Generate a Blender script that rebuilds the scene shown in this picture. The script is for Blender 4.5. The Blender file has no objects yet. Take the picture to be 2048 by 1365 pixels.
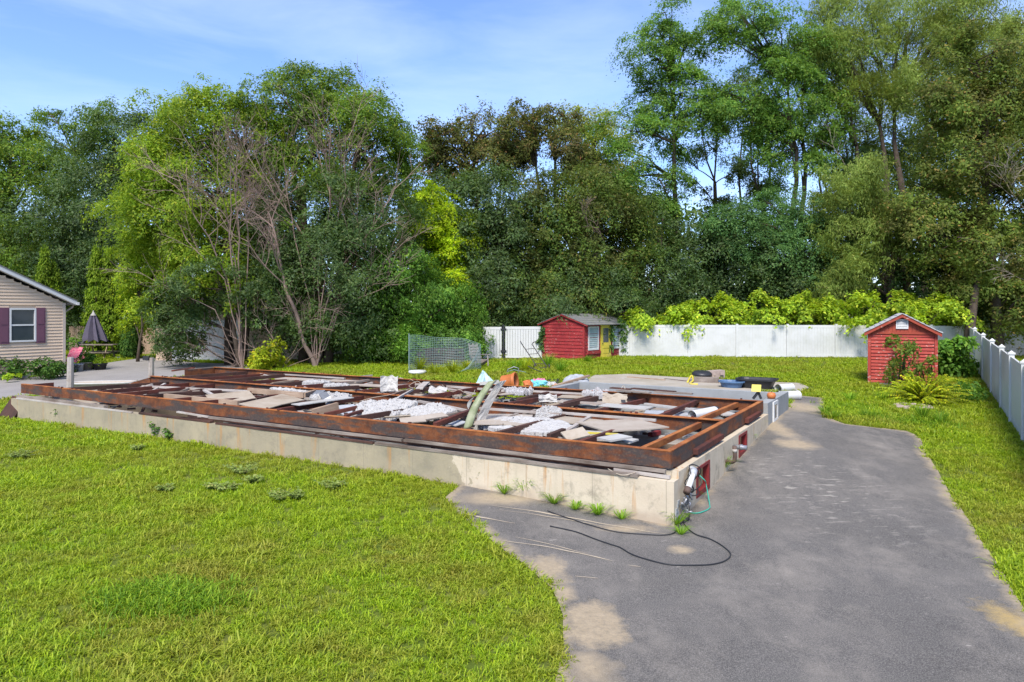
import bpy, bmesh, math, random
import numpy as np
from mathutils import Vector, Matrix, noise as mnoise

S = bpy.context.scene
C = S.collection
R = math.radians
random.seed(7)
rng = np.random.default_rng(7)

# ------------------------------------------------------------------ camera, world, sun, exposure
H = 3.3
FPX = 1400.0
HORIZON = 625.0
cam_d = bpy.data.cameras.new('camera')
cam = bpy.data.objects.new('camera', cam_d); C.objects.link(cam)
cam.location = (0, 0, H); cam.rotation_euler = (R(90), 0, 0)
cam_d.sensor_width = 36.0; cam_d.lens = 36.0 * FPX / 2048.0
cam_d.shift_y = -(682.5 - HORIZON) / 2048.0
cam_d.clip_start = 0.1; cam_d.clip_end = 2000
S.camera = cam

SUN_DIR = Vector((-0.14, -0.64, 0.82)).normalized()      # from the scene towards the sun
elev = math.asin(SUN_DIR.z)
world = bpy.data.worlds.new('World'); S.world = world; world.use_nodes = True
wt = world.node_tree; wt.nodes.clear()
w_out = wt.nodes.new('ShaderNodeOutputWorld'); w_bg = wt.nodes.new('ShaderNodeBackground')
sky = wt.nodes.new('ShaderNodeTexSky'); sky.sky_type = 'NISHITA'; sky.sun_disc = False
sky.sun_elevation = elev; sky.sun_rotation = math.atan2(SUN_DIR.x, SUN_DIR.y)
sky.air_density = 1.0; sky.dust_density = 0.6; sky.ozone_density = 2.2; sky.altitude = 50
# thin high cloud: a veil of cirrus mixed into the sky by direction
tc = wt.nodes.new('ShaderNodeTexCoord'); mp = wt.nodes.new('ShaderNodeMapping')
mp.inputs['Scale'].default_value = (1.6, 1.6, 7.0); mp.inputs['Rotation'].default_value = (0.0, R(9), 0)
nz = wt.nodes.new('ShaderNodeTexNoise'); nz.inputs['Scale'].default_value = 2.1; nz.inputs['Detail'].default_value = 7; nz.inputs['Roughness'].default_value = 0.55
nz.inputs['Distortion'].default_value = 0.35
rp = wt.nodes.new('ShaderNodeValToRGB'); rp.color_ramp.elements[0].position = 0.36; rp.color_ramp.elements[1].position = 0.80
rp.color_ramp.elements[0].color = (0, 0, 0, 1); rp.color_ramp.elements[1].color = (0.22, 0.22, 0.22, 1)
mx = wt.nodes.new('ShaderNodeMixRGB'); mx.inputs[2].default_value = (5.4, 5.8, 6.6, 1)
tint = wt.nodes.new('ShaderNodeMixRGB'); tint.blend_type = 'MULTIPLY'; tint.inputs[0].default_value = 1.0; tint.inputs[2].default_value = (0.66, 0.73, 0.93, 1)
wt.links.new(tc.outputs['Generated'], mp.inputs[0]); wt.links.new(mp.outputs[0], nz.inputs[0])
wt.links.new(nz.outputs[0], rp.inputs[0]); wt.links.new(rp.outputs[0], mx.inputs[0])
wt.links.new(sky.outputs[0], tint.inputs[1]); wt.links.new(tint.outputs[0], mx.inputs[1]); wt.links.new(mx.outputs[0], w_bg.inputs[0])
w_bg.inputs[1].default_value = 0.145
wt.links.new(w_bg.outputs[0], w_out.inputs[0])

sun_d = bpy.data.lights.new('sun', 'SUN'); sun_d.energy = 2.9; sun_d.angle = R(18); sun_d.color = (1.0, 0.95, 0.87)
sun = bpy.data.objects.new('sun', sun_d); C.objects.link(sun)
sun.rotation_euler = SUN_DIR.to_track_quat('Z', 'Y').to_euler(); sun.location = (-10, -6, 30)

S.view_settings.view_transform = 'Standard'; S.view_settings.look = 'None'
S.view_settings.gamma = 1.0; S.view_settings.use_curve_mapping = False
S.view_settings.exposure = 1.08
S.render.engine = 'CYCLES'
S.cycles.max_bounces = 6; S.cycles.diffuse_bounces = 3; S.cycles.transmission_bounces = 4; S.cycles.transparent_max_bounces = 6
S.cycles.glossy_bounces = 2; S.cycles.caustics_reflective = False; S.cycles.caustics_refractive = False

# ------------------------------------------------------------------ geometry of the place
def at(px, py, Y):
    return Vector(((px - 1024.0) / FPX * Y, Y, H - (py - HORIZON) / FPX * Y))
def P(px, py, z):
    Y = (H - z) * FPX / (py - HORIZON)
    return Vector(((px - 1024.0) / FPX * Y, Y, z))

C0 = Vector((2.45, 10.8, 0)); UD = Vector((-0.8605, 0.5093, 0)).normalized(); VD = Vector((UD.y, -UD.x, 0))
L, W = 19.9, 7.1                       # steel frame length and width
ZT, ZB, ZC = 1.163, 0.888, 0.74        # beam top, beam bottom, concrete top
def F(u, v, z): return C0 + UD * u + VD * v + Vector((0, 0, z))
def UV(p):
    d = Vector((p[0], p[1], 0)) - C0
    return d.dot(UD), d.dot(VD)

_cp = np.array([(2.4,10.5,.05),(-.95,12.6,.19),(-5.9,15.5,.21),(-14.8,20.8,.16),(6.1,17,.54),(7.5,19.6,.6),(12.2,17,.27),(9,13,.17),
 (0,6,-.04),(-6,6,-.04),(6,6,-.04),(-12,12,.1),(10,38,.8),(0,38,.72),(-10,36,.5),(20,38,.8),(-25,34,.27),(-18,28,.22),(16,28,.55),
 (-20,20,.12),(14,10,.1),(60,70,.8),(-60,70,.5),(0,90,.8),(60,0,.1),(-60,0,0),(0,-20,-.1),(-26,44,.42),(-12,44,.45),(0,60,.8),(30,45,.8),
 (120,120,.8),(-120,120,.6),(120,-60,0),(-120,-60,0),(0,160,.8)], float)
def _k(r2): return np.where(r2 > 1e-9, r2 * np.log(np.maximum(r2, 1e-9)), 0.0)
_n = len(_cp); _A = np.zeros((_n + 3, _n + 3))
_d2 = ((_cp[:, None, :2] - _cp[None, :, :2]) ** 2).sum(-1)
_A[:_n, :_n] = _k(_d2) + np.eye(_n) * 2.0
_A[:_n, _n] = 1; _A[:_n, _n+1:] = _cp[:, :2]; _A[_n, :_n] = 1; _A[_n+1:, :_n] = _cp[:, :2].T
_w = np.linalg.solve(_A, np.concatenate([_cp[:, 2], [0, 0, 0]]))
def gz(X, Y):
    X = np.asarray(X, float); Y = np.asarray(Y, float)
    r2 = (X[..., None] - _cp[:, 0]) ** 2 + (Y[..., None] - _cp[:, 1]) ** 2
    return np.clip(_k(r2) @ _w[:_n] + _w[_n] + _w[_n+1] * X + _w[_n+2] * Y, -0.25, 1.0)
def g(x, y): return float(gz(x, y))
def G(px, py):
    z = 0.2
    for _ in range(25):
        p = P(px, py, z); z = 0.5 * z + 0.5 * g(p.x, p.y)
    return P(px, py, z)

# ------------------------------------------------------------------ object helpers
class MB:
    """collects shapes in world coordinates; one mesh object in the end"""
    def __init__(s): s.v = []; s.f = []
    def add(s, vs, fs):
        o = len(s.v); s.v += [tuple(v) for v in vs]; s.f += [tuple(i + o for i in f) for f in fs]; return s
    def hexa(s, c):     # eight corners: bottom four then top four, both counter-clockwise
        return s.add(c, [(3,2,1,0),(4,5,6,7),(0,1,5,4),(1,2,6,5),(2,3,7,6),(3,0,4,7)])
    def box(s, c, x, y, z, hx, hy, hz):
        c, x, y, z = Vector(c), Vector(x), Vector(y), Vector(z)
        q = [c + x*a*hx + y*b*hy + z*k*hz for k in (-1, 1) for a, b in ((-1,-1),(1,-1),(1,1),(-1,1))]
        return s.hexa(q)
    def abox(s, x0, x1, y0, y1, z0, z1):
        return s.box(((x0+x1)/2,(y0+y1)/2,(z0+z1)/2),(1,0,0),(0,1,0),(0,0,1),abs(x1-x0)/2,abs(y1-y0)/2,abs(z1-z0)/2)
    def fbox(s, u0, u1, v0, v1, z0, z1):      # a box in the frame of the foundation
        return s.box(F((u0+u1)/2,(v0+v1)/2,(z0+z1)/2), UD, VD, (0,0,1), abs(u1-u0)/2, abs(v1-v0)/2, abs(z1-z0)/2)
    def bar(s, a, b, w, t, up=(0,0,1), roll=0.0):
        a, b = Vector(a), Vector(b); x = (b - a); l = x.length; x.normalize()
        up = Vector(up)
        if abs(x.dot(up)) > 0.98: up = Vector((0, 1, 0))
        y = up.cross(x).normalized(); z = x.cross(y)
        if roll: q = Matrix.Rotation(roll, 3, x); y = q @ y; z = q @ z
        return s.box((a + b) / 2, x, y, z, l / 2, w / 2, t / 2)
    def tube(s, pts, r, n=8, cap=True):
        pts = [Vector(p) for p in pts]; m = len(pts)
        rr = r if hasattr(r, '__len__') else [r] * m
        vs = []; prev = None
        for i, p in enumerate(pts):
            t = (pts[min(i+1, m-1)] - pts[max(i-1, 0)]).normalized()
            ref = prev if prev is not None else (Vector((0,0,1)) if abs(t.z) < .9 else Vector((1,0,0)))
            y = (ref - t * ref.dot(t))
            y = y.normalized() if y.length > 1e-6 else t.orthogonal().normalized()
            prev = y; z = t.cross(y)
            vs += [p + (y*math.cos(2*math.pi*k/n) + z*math.sin(2*math.pi*k/n)) * rr[i] for k in range(n)]
        fs = [(i*n+k, i*n+(k+1)%n, (i+1)*n+(k+1)%n, (i+1)*n+k) for i in range(m-1) for k in range(n)]
        if cap: fs += [tuple(reversed(range(n))), tuple(range((m-1)*n, m*n))]
        return s.add(vs, fs)
    def lathe(s, c, prof, n=16, ax=(0,0,1)):   # profile of (radius, height) pairs
        c = Vector(c); z = Vector(ax).normalized(); x = z.orthogonal().normalized(); y = z.cross(x); m = len(prof)
        vs = [c + (x*math.cos(2*math.pi*k/n) + y*math.sin(2*math.pi*k/n)) * max(r, 1e-4) + z*h for r, h in prof for k in range(n)]
        fs = [(i*n+k, i*n+(k+1)%n, (i+1)*n+(k+1)%n, (i+1)*n+k) for i in range(m-1) for k in range(n)]
        return s.add(vs, fs)
    def prism(s, poly, d):                     # polygon (list of points) pushed along d
        n = len(poly); d = Vector(d); a = [Vector(p) for p in poly]
        return s.add(a + [p + d for p in a], [tuple(reversed(range(n))), tuple(range(n, 2*n))] + [(i, (i+1)%n, n+(i+1)%n, n+i) for i in range(n)])
    def sheet(s, fn, nu, nv, th=0.0):          # surface of fn(a, b), both from 0 to 1, given a thickness
        g_ = [[Vector(fn(i/nu, j/nv)) for j in range(nv+1)] for i in range(nu+1)]
        vs = [p for r in g_ for p in r]; w = nv + 1
        fs = [(i*w+j, (i+1)*w+j, (i+1)*w+j+1, i*w+j+1) for i in range(nu) for j in range(nv)]
        if th:
            lo = []
            for i in range(nu+1):
                for j in range(nv+1):
                    du = g_[min(i+1,nu)][j] - g_[max(i-1,0)][j]; dv = g_[i][min(j+1,nv)] - g_[i][max(j-1,0)]
                    nn = du.cross(dv); nn = nn.normalized() if nn.length > 1e-9 else Vector((0,0,1))
                    lo.append(g_[i][j] - nn * th)
            o = len(vs); vs += lo; fs += [tuple(k + o for k in reversed(f)) for f in fs]
            rim = [i*w for i in range(nu+1)] + [nu*w+j for j in range(1,nv+1)] + [i*w+nv for i in range(nu-1,-1,-1)] + [j for j in range(nv-1,0,-1)]
            fs += [(rim[k], rim[(k+1)%len(rim)], rim[(k+1)%len(rim)]+o, rim[k]+o) for k in range(len(rim))]
        return s.add(vs, fs)

def props(o, **k):
    for a, b in k.items():
        if b: o[a] = b
def mesh_of(name, mb, mat, off=Vector((0,0,0)), smooth=False):
    me = bpy.data.meshes.new(name)
    me.from_pydata([(v[0]-off.x, v[1]-off.y, v[2]-off.z) for v in mb.v], [], mb.f)
    bm = bmesh.new(); bm.from_mesh(me); bmesh.ops.recalc_face_normals(bm, faces=bm.faces); bm.to_mesh(me); bm.free()
    if mat: me.materials.append(mat)
    if smooth: me.polygons.foreach_set('use_smooth', [True]*len(me.polygons))
    return me
def wloc(o):
    p = Vector((0,0,0))
    while o: p += o.location; o = o.parent
    return p
def thing(name, label, cat, loc, group=None):
    o = bpy.data.objects.new(name, None); C.objects.link(o); o.location = loc; o.empty_display_size = .2
    props(o, label=label, category=cat, group=group); return o
def part(parent, name, mb, mat, smooth=False, label=None, kind=None):
    o = bpy.data.objects.new(name, mesh_of(name, mb, mat, wloc(parent), smooth)); C.objects.link(o); o.parent = parent
    props(o, label=label, kind=kind); return o
def shared(parent, name, mesh, loc):             # a piece that shares its mesh; loc is the world place of its origin
    o = bpy.data.objects.new(name, mesh); C.objects.link(o); o.parent = parent; o.location = Vector(loc) - wloc(parent); return o
def solo(name, mb, mat, label, cat, loc=None, group=None, smooth=False):
    loc = Vector(loc) if loc is not None else Vector(np.array(mb.v).mean(0))
    o = bpy.data.objects.new(name, mesh_of(name, mb, mat, loc, smooth)); C.objects.link(o); o.location = loc
    props(o, label=label, category=cat, group=group); return o
def struct(name, mb, mat, smooth=False, kind='structure'):
    o = bpy.data.objects.new(name, mesh_of(name, mb, mat, Vector((0,0,0)), smooth)); C.objects.link(o); o['kind'] = kind; return o
def np_mesh(name, V, Fc, mat):
    """fast mesh: V (n,3), Fc (m,k)"""
    me = bpy.data.meshes.new(name); m, k = Fc.shape
    me.vertices.add(len(V)); me.vertices.foreach_set('co', np.ascontiguousarray(V, dtype=np.float32).ravel())
    me.loops.add(m*k); me.loops.foreach_set('vertex_index', np.ascontiguousarray(Fc, dtype=np.int32).ravel())
    me.polygons.add(m); me.polygons.foreach_set('loop_start', np.arange(0, m*k, k, dtype=np.int32))
    try: me.polygons.foreach_set('loop_total', np.full(m, k, dtype=np.int32))
    except Exception: pass
    me.update(calc_edges=True)
    if mat: me.materials.append(mat)
    return me

# ------------------------------------------------------------------ materials
class NT:
    def __init__(s, name, rough=0.8, spec=0.3):
        s.m = bpy.data.materials.new(name); s.m.use_nodes = True; s.t = s.m.node_tree
        s.b = s.t.nodes['Principled BSDF']; s.out = s.t.nodes['Material Output']
        s.b.inputs['Roughness'].default_value = rough; s.b.inputs['Specular IOR Level'].default_value = spec
        s._pos = None; s._obj = None
    def n(s, kind, **k):
        x = s.t.nodes.new(kind)
        for a, b in k.items(): setattr(x, a, b)
        return x
    def set(s, sock, v):
        if isinstance(v, bpy.types.NodeSocket): s.t.links.new(v, sock)
        elif hasattr(v, '__len__') and len(v) == 3 and len(sock.default_value) == 4: sock.default_value = (*v, 1)
        else: sock.default_value = v
    def pos(s):
        if not s._pos: s._pos = s.n('ShaderNodeNewGeometry')
        return s._pos.outputs['Position']
    def isl(s):
        s.pos(); return s._pos.outputs['Random Per Island']
    def obj(s):
        if not s._obj: s._obj = s.n('ShaderNodeTexCoord')
        return s._obj.outputs['Object']
    def map(s, vec, scale=(1,1,1), rot=(0,0,0), loc=(0,0,0)):
        x = s.n('ShaderNodeMapping'); s.set(x.inputs[0], vec); x.inputs['Scale'].default_value = scale
        x.inputs['Rotation'].default_value = rot; x.inputs['Location'].default_value = loc; return x.outputs[0]
    def noise(s, scale, detail=4, rough=.55, vec=None, dist=0.0):
        x = s.n('ShaderNodeTexNoise'); s.set(x.inputs['Vector'], vec if vec is not None else s.pos())
        x.inputs['Scale'].default_value = scale; x.inputs['Detail'].default_value = detail; x.inputs['Roughness'].default_value = rough
        x.inputs['Distortion'].default_value = dist; return x.outputs[0]
    def ramp(s, fac, stops):
        x = s.n('ShaderNodeValToRGB'); s.set(x.inputs[0], fac); e = x.color_ramp.elements
        while len(e) < len(stops): e.new(.5)
        for q, (p, c) in zip(e, stops):
            q.position = p; q.color = (c, c, c, 1) if not hasattr(c, '__len__') else (*c, 1)
        return x.outputs[0]
    def mix(s, fac, a, b, mode='MIX'):
        x = s.n('ShaderNodeMixRGB', blend_type=mode); s.set(x.inputs[0], fac); s.set(x.inputs[1], a); s.set(x.inputs[2], b); return x.outputs[0]
    def math(s, op, a, b=0.0, clamp=False):
        x = s.n('ShaderNodeMath', operation=op, use_clamp=clamp); s.set(x.inputs[0], a); s.set(x.inputs[1], b); return x.outputs[0]
    def dot(s, vec, d):
        x = s.n('ShaderNodeVectorMath', operation='DOT_PRODUCT'); s.set(x.inputs[0], vec); x.inputs[1].default_value = d; return x.outputs['Value']
    def attr(s, name):
        x = s.n('ShaderNodeAttribute', attribute_name=name); return x.outputs['Fac']
    def col(s, c): s.set(s.b.inputs['Base Color'], c); return s
    def bump(s, h, strength=.3, dist=.02):
        x = s.n('ShaderNodeBump'); s.set(x.inputs['Height'], h); x.inputs['Strength'].default_value = strength; x.inputs['Distance'].default_value = dist
        s.t.links.new(x.outputs[0], s.b.inputs['Normal']); return s
    def trans(s, c, amount=.35):            # thin leaf: part of the light goes through
        tr = s.n('ShaderNodeBsdfTranslucent'); s.set(tr.inputs[0], c); mx = s.n('ShaderNodeMixShader'); mx.inputs[0].default_value = amount
        s.t.links.new(s.b.outputs[0], mx.inputs[1]); s.t.links.new(tr.outputs[0], mx.inputs[2]); s.t.links.new(mx.outputs[0], s.out.inputs[0]); return s

def plain(name, c1, c2=None, scale=6.0, rough=.7, spec=.3, bump=0.0, bscale=40.0, metal=0.0, dirt=None):
    """two tones of one colour mottled by noise, with fine relief and optional dirt"""
    n = NT(name, rough, spec); c2 = c2 or tuple(x*.75 for x in c1)
    c = n.ramp(n.noise(scale, 6, .62), [(.3, c1), (.72, c2)])
    if dirt: c = n.mix(n.ramp(n.noise(scale*.45, 8, .7), [(.5, 0.0), (.72, .75)]), c, dirt)
    n.col(c)
    if bump: n.bump(n.noise(bscale, 5, .6), bump, .02)
    n.b.inputs['Metallic'].default_value = metal
    return n.m
def woodmat(name, c1, c2, c3, rough=.85):
    n = NT(name, rough, .2); v = n.map(n.obj(), (1.2, 22, 22)); a = n.noise(1.6, 6, .65, v); b = n.noise(1.1, 5, .6)
    c = n.mix(n.ramp(b, [(.42, 0.0), (.66, .8)]), n.ramp(a, [(.3, c1), (.68, c2)]), c3)
    n.col(c); n.bump(a, .5, .006); return n.m
def leafmat(name, cols, tcol, amount=.32, rough=.6, spec=.18, scale=.5, alt=None):
    k_ = (1.88, 1.96, 1.16); cols = [tuple(a*b for a, b in zip(c, k_)) for c in cols]; tcol = tuple(a*b for a, b in zip(tcol, k_))
    """cols: dark, mid, light, odd; each leaf takes its own tone, sprays vary over the crown"""
    n = NT(name, rough, spec)
    a = n.ramp(n.isl(), [(0.0, cols[0]), (.45, cols[1]), (.86, cols[2]), (1.0, cols[3])])
    if alt: a = n.mix(n.ramp(n.noise(.55, 4, .6), [(.44, 0.0), (.66, .6)]), a, n.ramp(n.isl(), [(0.0, alt[0]), (.5, alt[1]), (1.0, alt[2])]))
    b = n.ramp(n.noise(scale, 3, .5), [(.35, .72), (.66, 1.25)])
    c = n.mix(1.0, a, b, 'MULTIPLY'); n.col(c); n.trans(n.mix(1.0, tcol, b, 'MULTIPLY'), amount); return n.m

M = {}
def rust(name, c):
    n = NT(name, .82, .25)
    a = n.noise(3.2, 9, .68); b = n.noise(1.5, 7, .62, n.map(n.pos(), (.8, .8, 3.4))); d = n.noise(26, 5, .7)
    base = n.ramp(a, [(.28, c[0]), (.46, c[1]), (.60, c[2]), (.76, c[3])])
    base = n.mix(n.ramp(b, [(.47, 0.0), (.56, .9)]), base, c[4])
    base = n.mix(n.ramp(d, [(.5, 0.0), (.7, .45)]), base, c[5]); n.col(base); n.bump(n.noise(55, 6, .7), .5, .006); return n.m
M['rust'] = rust('rusted_steel', [(.030,.020,.018),(.115,.038,.016),(.19,.062,.021),(.30,.105,.030),(.050,.043,.041),(.18,.11,.070)])
M['rust_top'] = rust('fresh_sunlit_rust', [(.17,.052,.016),(.32,.105,.028),(.40,.145,.040),(.46,.19,.065),(.20,.062,.022),(.36,.16,.075)])  # real fresh rust, with some light on the flange tops coloured in
M['rust_red'] = rust('red_brown_steel', [(.045,.018,.014),(.10,.030,.020),(.14,.038,.024),(.19,.055,.03),(.065,.026,.022),(.12,.06,.045)])
M['wood'] = woodmat('weathered_wood', (.16,.13,.105), (.33,.28,.235), (.085,.058,.042))
M['wood_dark'] = woodmat('dark_old_wood', (.060,.030,.023), (.125,.062,.045), (.035,.022,.018))
M['wood_tan'] = woodmat('tan_wood', (.30,.20,.13), (.44,.33,.24), (.22,.15,.10))
M['wood_pale'] = woodmat('pale_grey_wood', (.34,.30,.26), (.46,.42,.38), (.26,.20,.16))
M['ply'] = plain('plywood_sheet', (.40,.345,.28), (.32,.265,.21), 2.2, .85, .2, .15, 60, dirt=(.24,.18,.13))
M['card'] = plain('water_stained_board', (.37,.315,.245), (.29,.23,.165), 3.0, .9, .15, .1, 50, dirt=(.20,.14,.09))
M['osb'] = plain('osb', (.42,.30,.14), (.28,.17,.06), 22, .85, .2, .2, 60, dirt=(.6,.5,.3))
M['insul'] = plain('insulation_fleece', (.45,.435,.41), (.35,.335,.315), 14, .98, .05, 1.0, 26, dirt=(.33,.30,.27))
M['insul_grey'] = plain('soiled_insulation', (.50,.48,.47), (.26,.24,.23), 7, .98, .05, 1.0, 34)
M['sheet_white'] = plain('dirty_white_sheet', (.45,.435,.40), (.37,.345,.31), 4, .6, .3, .1, 30, dirt=(.30,.26,.21))
M['green_sheet'] = plain('green_sheet_metal', (.15,.185,.075), (.31,.32,.20), 5, .5, .4, .1, 20, dirt=(.40,.36,.26))
M['alu'] = plain('dull_grey_metal', (.34,.34,.35), (.24,.24,.25), 5, .45, .5, metal=.5)
M['grey_conc'] = plain('bare_concrete', (.31,.315,.305), (.235,.24,.235), 1.6, .9, .2, .25, 40, dirt=(.23,.23,.21))
M['patio'] = plain('patio_concrete', (.39,.345,.28), (.31,.27,.215), 1.2, .95, .15, .3, 30, dirt=(.26,.22,.15))
M['pvc'] = plain('white_pvc', (.60,.59,.565), (.53,.52,.50), 2, .4, .45, dirt=(.52,.49,.42))
M['vinyl'] = plain('white_vinyl', (.57,.562,.535), (.52,.512,.485), .8, .45, .4, dirt=(.36,.36,.30))
M['vinyl_grey'] = plain('grey_tan_vinyl', (.42,.40,.37), (.38,.36,.33), .8, .5, .35)
M['siding'] = plain('beige_siding', (.60,.455,.325), (.56,.42,.30), 1.4, .6, .3, .08, 60)
M['trim'] = plain('white_trim', (.60,.595,.575), (.55,.54,.52), 2, .5, .35)
M['trim_tan'] = plain('tan_trim', (.52,.43,.35), (.46,.38,.31), 2, .55, .3)
M['shutter'] = plain('plum_shutter', (.155,.065,.095), (.125,.055,.08), 2, .55, .3)
M['shingle'] = plain('grey_asphalt_shingle', (.21,.20,.19), (.12,.12,.11), 9, .95, .15, .5, 80, dirt=(.17,.19,.09))
M['shingle_pale'] = plain('pale_asphalt_shingle', (.46,.45,.45), (.36,.35,.35), 9, .95, .15, .5, 80, dirt=(.26,.26,.24))
M['black'] = plain('black_plastic', (.018,.018,.020), (.030,.030,.032), 5, .45, .4)
M['rubber'] = plain('black_cable', (.02,.02,.022), (.03,.03,.03), 5, .5, .4)
M['blue'] = plain('blue_plastic', (.06,.12,.22), (.09,.16,.27), 4, .45, .4)
M['orange'] = plain('orange_plastic', (.52,.165,.045), (.42,.12,.035), 5, .5, .35, dirt=(.25,.10,.05))
M['teal'] = plain('pale_teal_tarp', (.38,.56,.58), (.48,.62,.62), 4, .55, .35, dirt=(.6,.62,.58))
M['cyan'] = plain('cyan_plastic', (.12,.45,.55), (.2,.55,.62), 5, .5, .35)
M['pink'] = plain('pink_plastic', (.62,.10,.20), (.55,.25,.32), 14, .55, .3)
M['magenta'] = plain('pink_red_cloth', (.60,.05,.17), (.62,.30,.33), 9, .8, .2)
M['yellow'] = plain('yellow_paint', (.62,.50,.05), (.56,.44,.06), 3, .55, .35, dirt=(.42,.34,.12))
M['tan_pot'] = plain('tan_clay', (.36,.30,.22), (.29,.24,.17), 5, .8, .2)
M['grey_pail'] = plain('pale_grey_plastic', (.42,.43,.44), (.33,.34,.355), 6, .5, .35)
M['stone'] = plain('field_stone', (.34,.31,.28), (.22,.20,.18), 5, .9, .2, .5, 25)
M['brick'] = plain('old_block', (.38,.30,.25), (.26,.20,.17), 6, .9, .2, .4, 30)
M['dark_brick'] = plain('dark_brick', (.085,.055,.050), (.05,.04,.04), 9, .9, .2, .4, 30)
M['fabric'] = plain('slate_purple_fabric', (.115,.10,.135), (.085,.075,.10), 4, .85, .15)
M['bark'] = plain('bark', (.105,.080,.060), (.055,.042,.033), 5, .95, .1, .9, 22)
M['bark_red'] = plain('reddish_bark', (.16,.105,.075), (.085,.058,.044), 5, .95, .1, .9, 22)
M['dead'] = plain('dead_branch_bark', (.27,.195,.16), (.18,.125,.10), 3, .95, .1, .5, 30)
M['dead_pale'] = plain('bleached_branch', (.40,.34,.28), (.28,.22,.18), 3, .95, .1, .5, 30)
M['stem'] = plain('green_stem', (.10,.12,.04), (.13,.10,.05), 5, .8, .2)
M['wire'] = plain('green_coated_wire', (.16,.25,.22), (.22,.28,.26), 8, .5, .4)
M['wire_green'] = plain('green_wire', (.03,.32,.22), (.04,.38,.28), 8, .5, .4)
M['rope'] = plain('string', (.50,.42,.32), (.40,.33,.25), 8, .9, .1)
M['iron'] = plain('dark_iron', (.035,.033,.032), (.06,.045,.038), 8, .55, .4)
M['chair'] = plain('weathered_grey_plastic', (.30,.25,.23), (.22,.185,.17), 5, .7, .25)
M['dirt'] = plain('bare_dirt', (.16,.11,.075), (.10,.07,.05), 3, .98, .1, .6, 20)
M['redframe'] = plain('oxblood_frame', (.21,.026,.026), (.16,.022,.022), 5, .6, .3)
M['stovepipe'] = plain('scorched_pipe', (.07,.045,.035), (.14,.09,.07), 9, .7, .3)

M['garage_white'] = plain('white_painted_door', (.80,.79,.77), (.74,.73,.71), 1.5, .5, .35)
n = NT('window_glass', .08, .6); n.col(n.ramp(n.noise(.6, 3), [(.4, (.035,.045,.05)), (.7, (.075,.085,.09))])); M['glass'] = n.m
n = NT('curtained_glass', .25, .5); v = n.map(n.pos(), (1, 1, 1)); n.col(n.ramp(n.noise(2.5, 4), [(.35, (.30,.36,.36)), (.7, (.44,.50,.50))])); M['glass_pale'] = n.m

def peel(name, c1, c2, under, amount):
    n = NT(name, .7, .25)
    c = n.ramp(n.noise(3.5, 6, .6), [(.3, c1), (.7, c2)])
    v = n.map(n.pos(), (2.2, 2.2, 9)); p = n.noise(3.0, 9, .72, v, .4); q = n.noise(.9, 3, .5)
    k = n.math('ADD', p, n.math('MULTIPLY', n.math('SUBTRACT', q, .5), .35))
    c = n.mix(n.ramp(k, [(amount, 0.0), (amount + .03, 1.0)]), c, under); n.col(c); n.bump(k, .25, .01); return n.m
M['red'] = peel('peeling_red_paint', (.38,.058,.038), (.29,.038,.028), (.50,.38,.32), .60)
M['red_play'] = peel('faded_red_paint', (.31,.032,.032), (.23,.022,.025), (.38,.21,.17), .585)
M['red_orange'] = peel('orange_red_paint', (.33,.062,.032), (.26,.045,.028), (.58,.46,.38), .62)

# concrete of the old foundation: raw on the left, cream paint on the right with a ragged edge, form seams and rust runs
n = NT('cream_foundation', .9, .2)
uu = n.math('SUBTRACT', n.dot(n.pos(), tuple(UD)), C0.dot(UD)); zz = n.dot(n.pos(), (0, 0, 1))
raw = n.ramp(n.noise(1.3, 8, .65), [(.3, (.37,.31,.205)), (.55, (.30,.255,.175)), (.75, (.205,.185,.13))])
cream = n.ramp(n.noise(2.2, 7, .6), [(.3, (.56,.475,.35)), (.7, (.48,.40,.29))])
edge = n.math('ADD', uu, n.math('MULTIPLY', n.math('SUBTRACT', n.noise(3.4, 6, .6), .5), 1.5))
edge = n.math('ADD', edge, n.math('MULTIPLY', zz, -.6))
c = n.mix(n.ramp(n.math('MULTIPLY', edge, .1), [(.355, 1.0), (.358, 0.0)]), raw, cream)
str_v = n.map(n.pos(), (5.5, 5.5, .35)); st = n.noise(1.6, 7, .7, str_v)
zmask = n.ramp(zz, [(.1, .25), (.75, 1.0)])
c = n.mix(n.math('MULTIPLY', n.ramp(st, [(.54, 0.0), (.74, .6)]), n.math('MULTIPLY', zmask, n.ramp(n.noise(.7, 4, .6), [(.42, .1), (.62, 1.0)]))), c, (.19,.175,.125))
st2 = n.noise(1.9, 5, .6, n.map(n.pos(), (3.1, 3.1, .22), loc=(7, 3, 0)))
c = n.mix(n.math('MULTIPLY', n.ramp(st2, [(.575, 0.0), (.67, .85)]), zmask), c, (.42,.20,.055))
seam = n.math('FRACT', n.math('MULTIPLY', uu, 1/1.22)); seam = n.ramp(seam, [(0.0, 1.0), (.010, 0.0), (.990, 0.0), (1.0, 1.0)])
c = n.mix(n.math('MULTIPLY', seam, .55), c, (.22,.19,.14))
low = n.math('ADD', zz, n.math('MULTIPLY', n.noise(2.5, 6, .65), .5)); c = n.mix(n.ramp(low, [(.34, .7), (.52, 0.0)]), c, (.36,.28,.20))
c = n.mix(n.ramp(n.noise(60, 4, .8), [(.60, 0.0), (.70, .45)]), c, (.25,.21,.16))
c = n.mix(n.ramp(n.noise(3.1, 9, .75, n.map(n.pos(), loc=(2,9,4))), [(.53, 0.0), (.66, .62)]), c, (.22,.19,.14))
n.col(c); n.bump(n.math('ADD', n.noise(18, 8, .65), n.math('MULTIPLY', seam, -.6)), .35, .015); M['found'] = n.m
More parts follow.
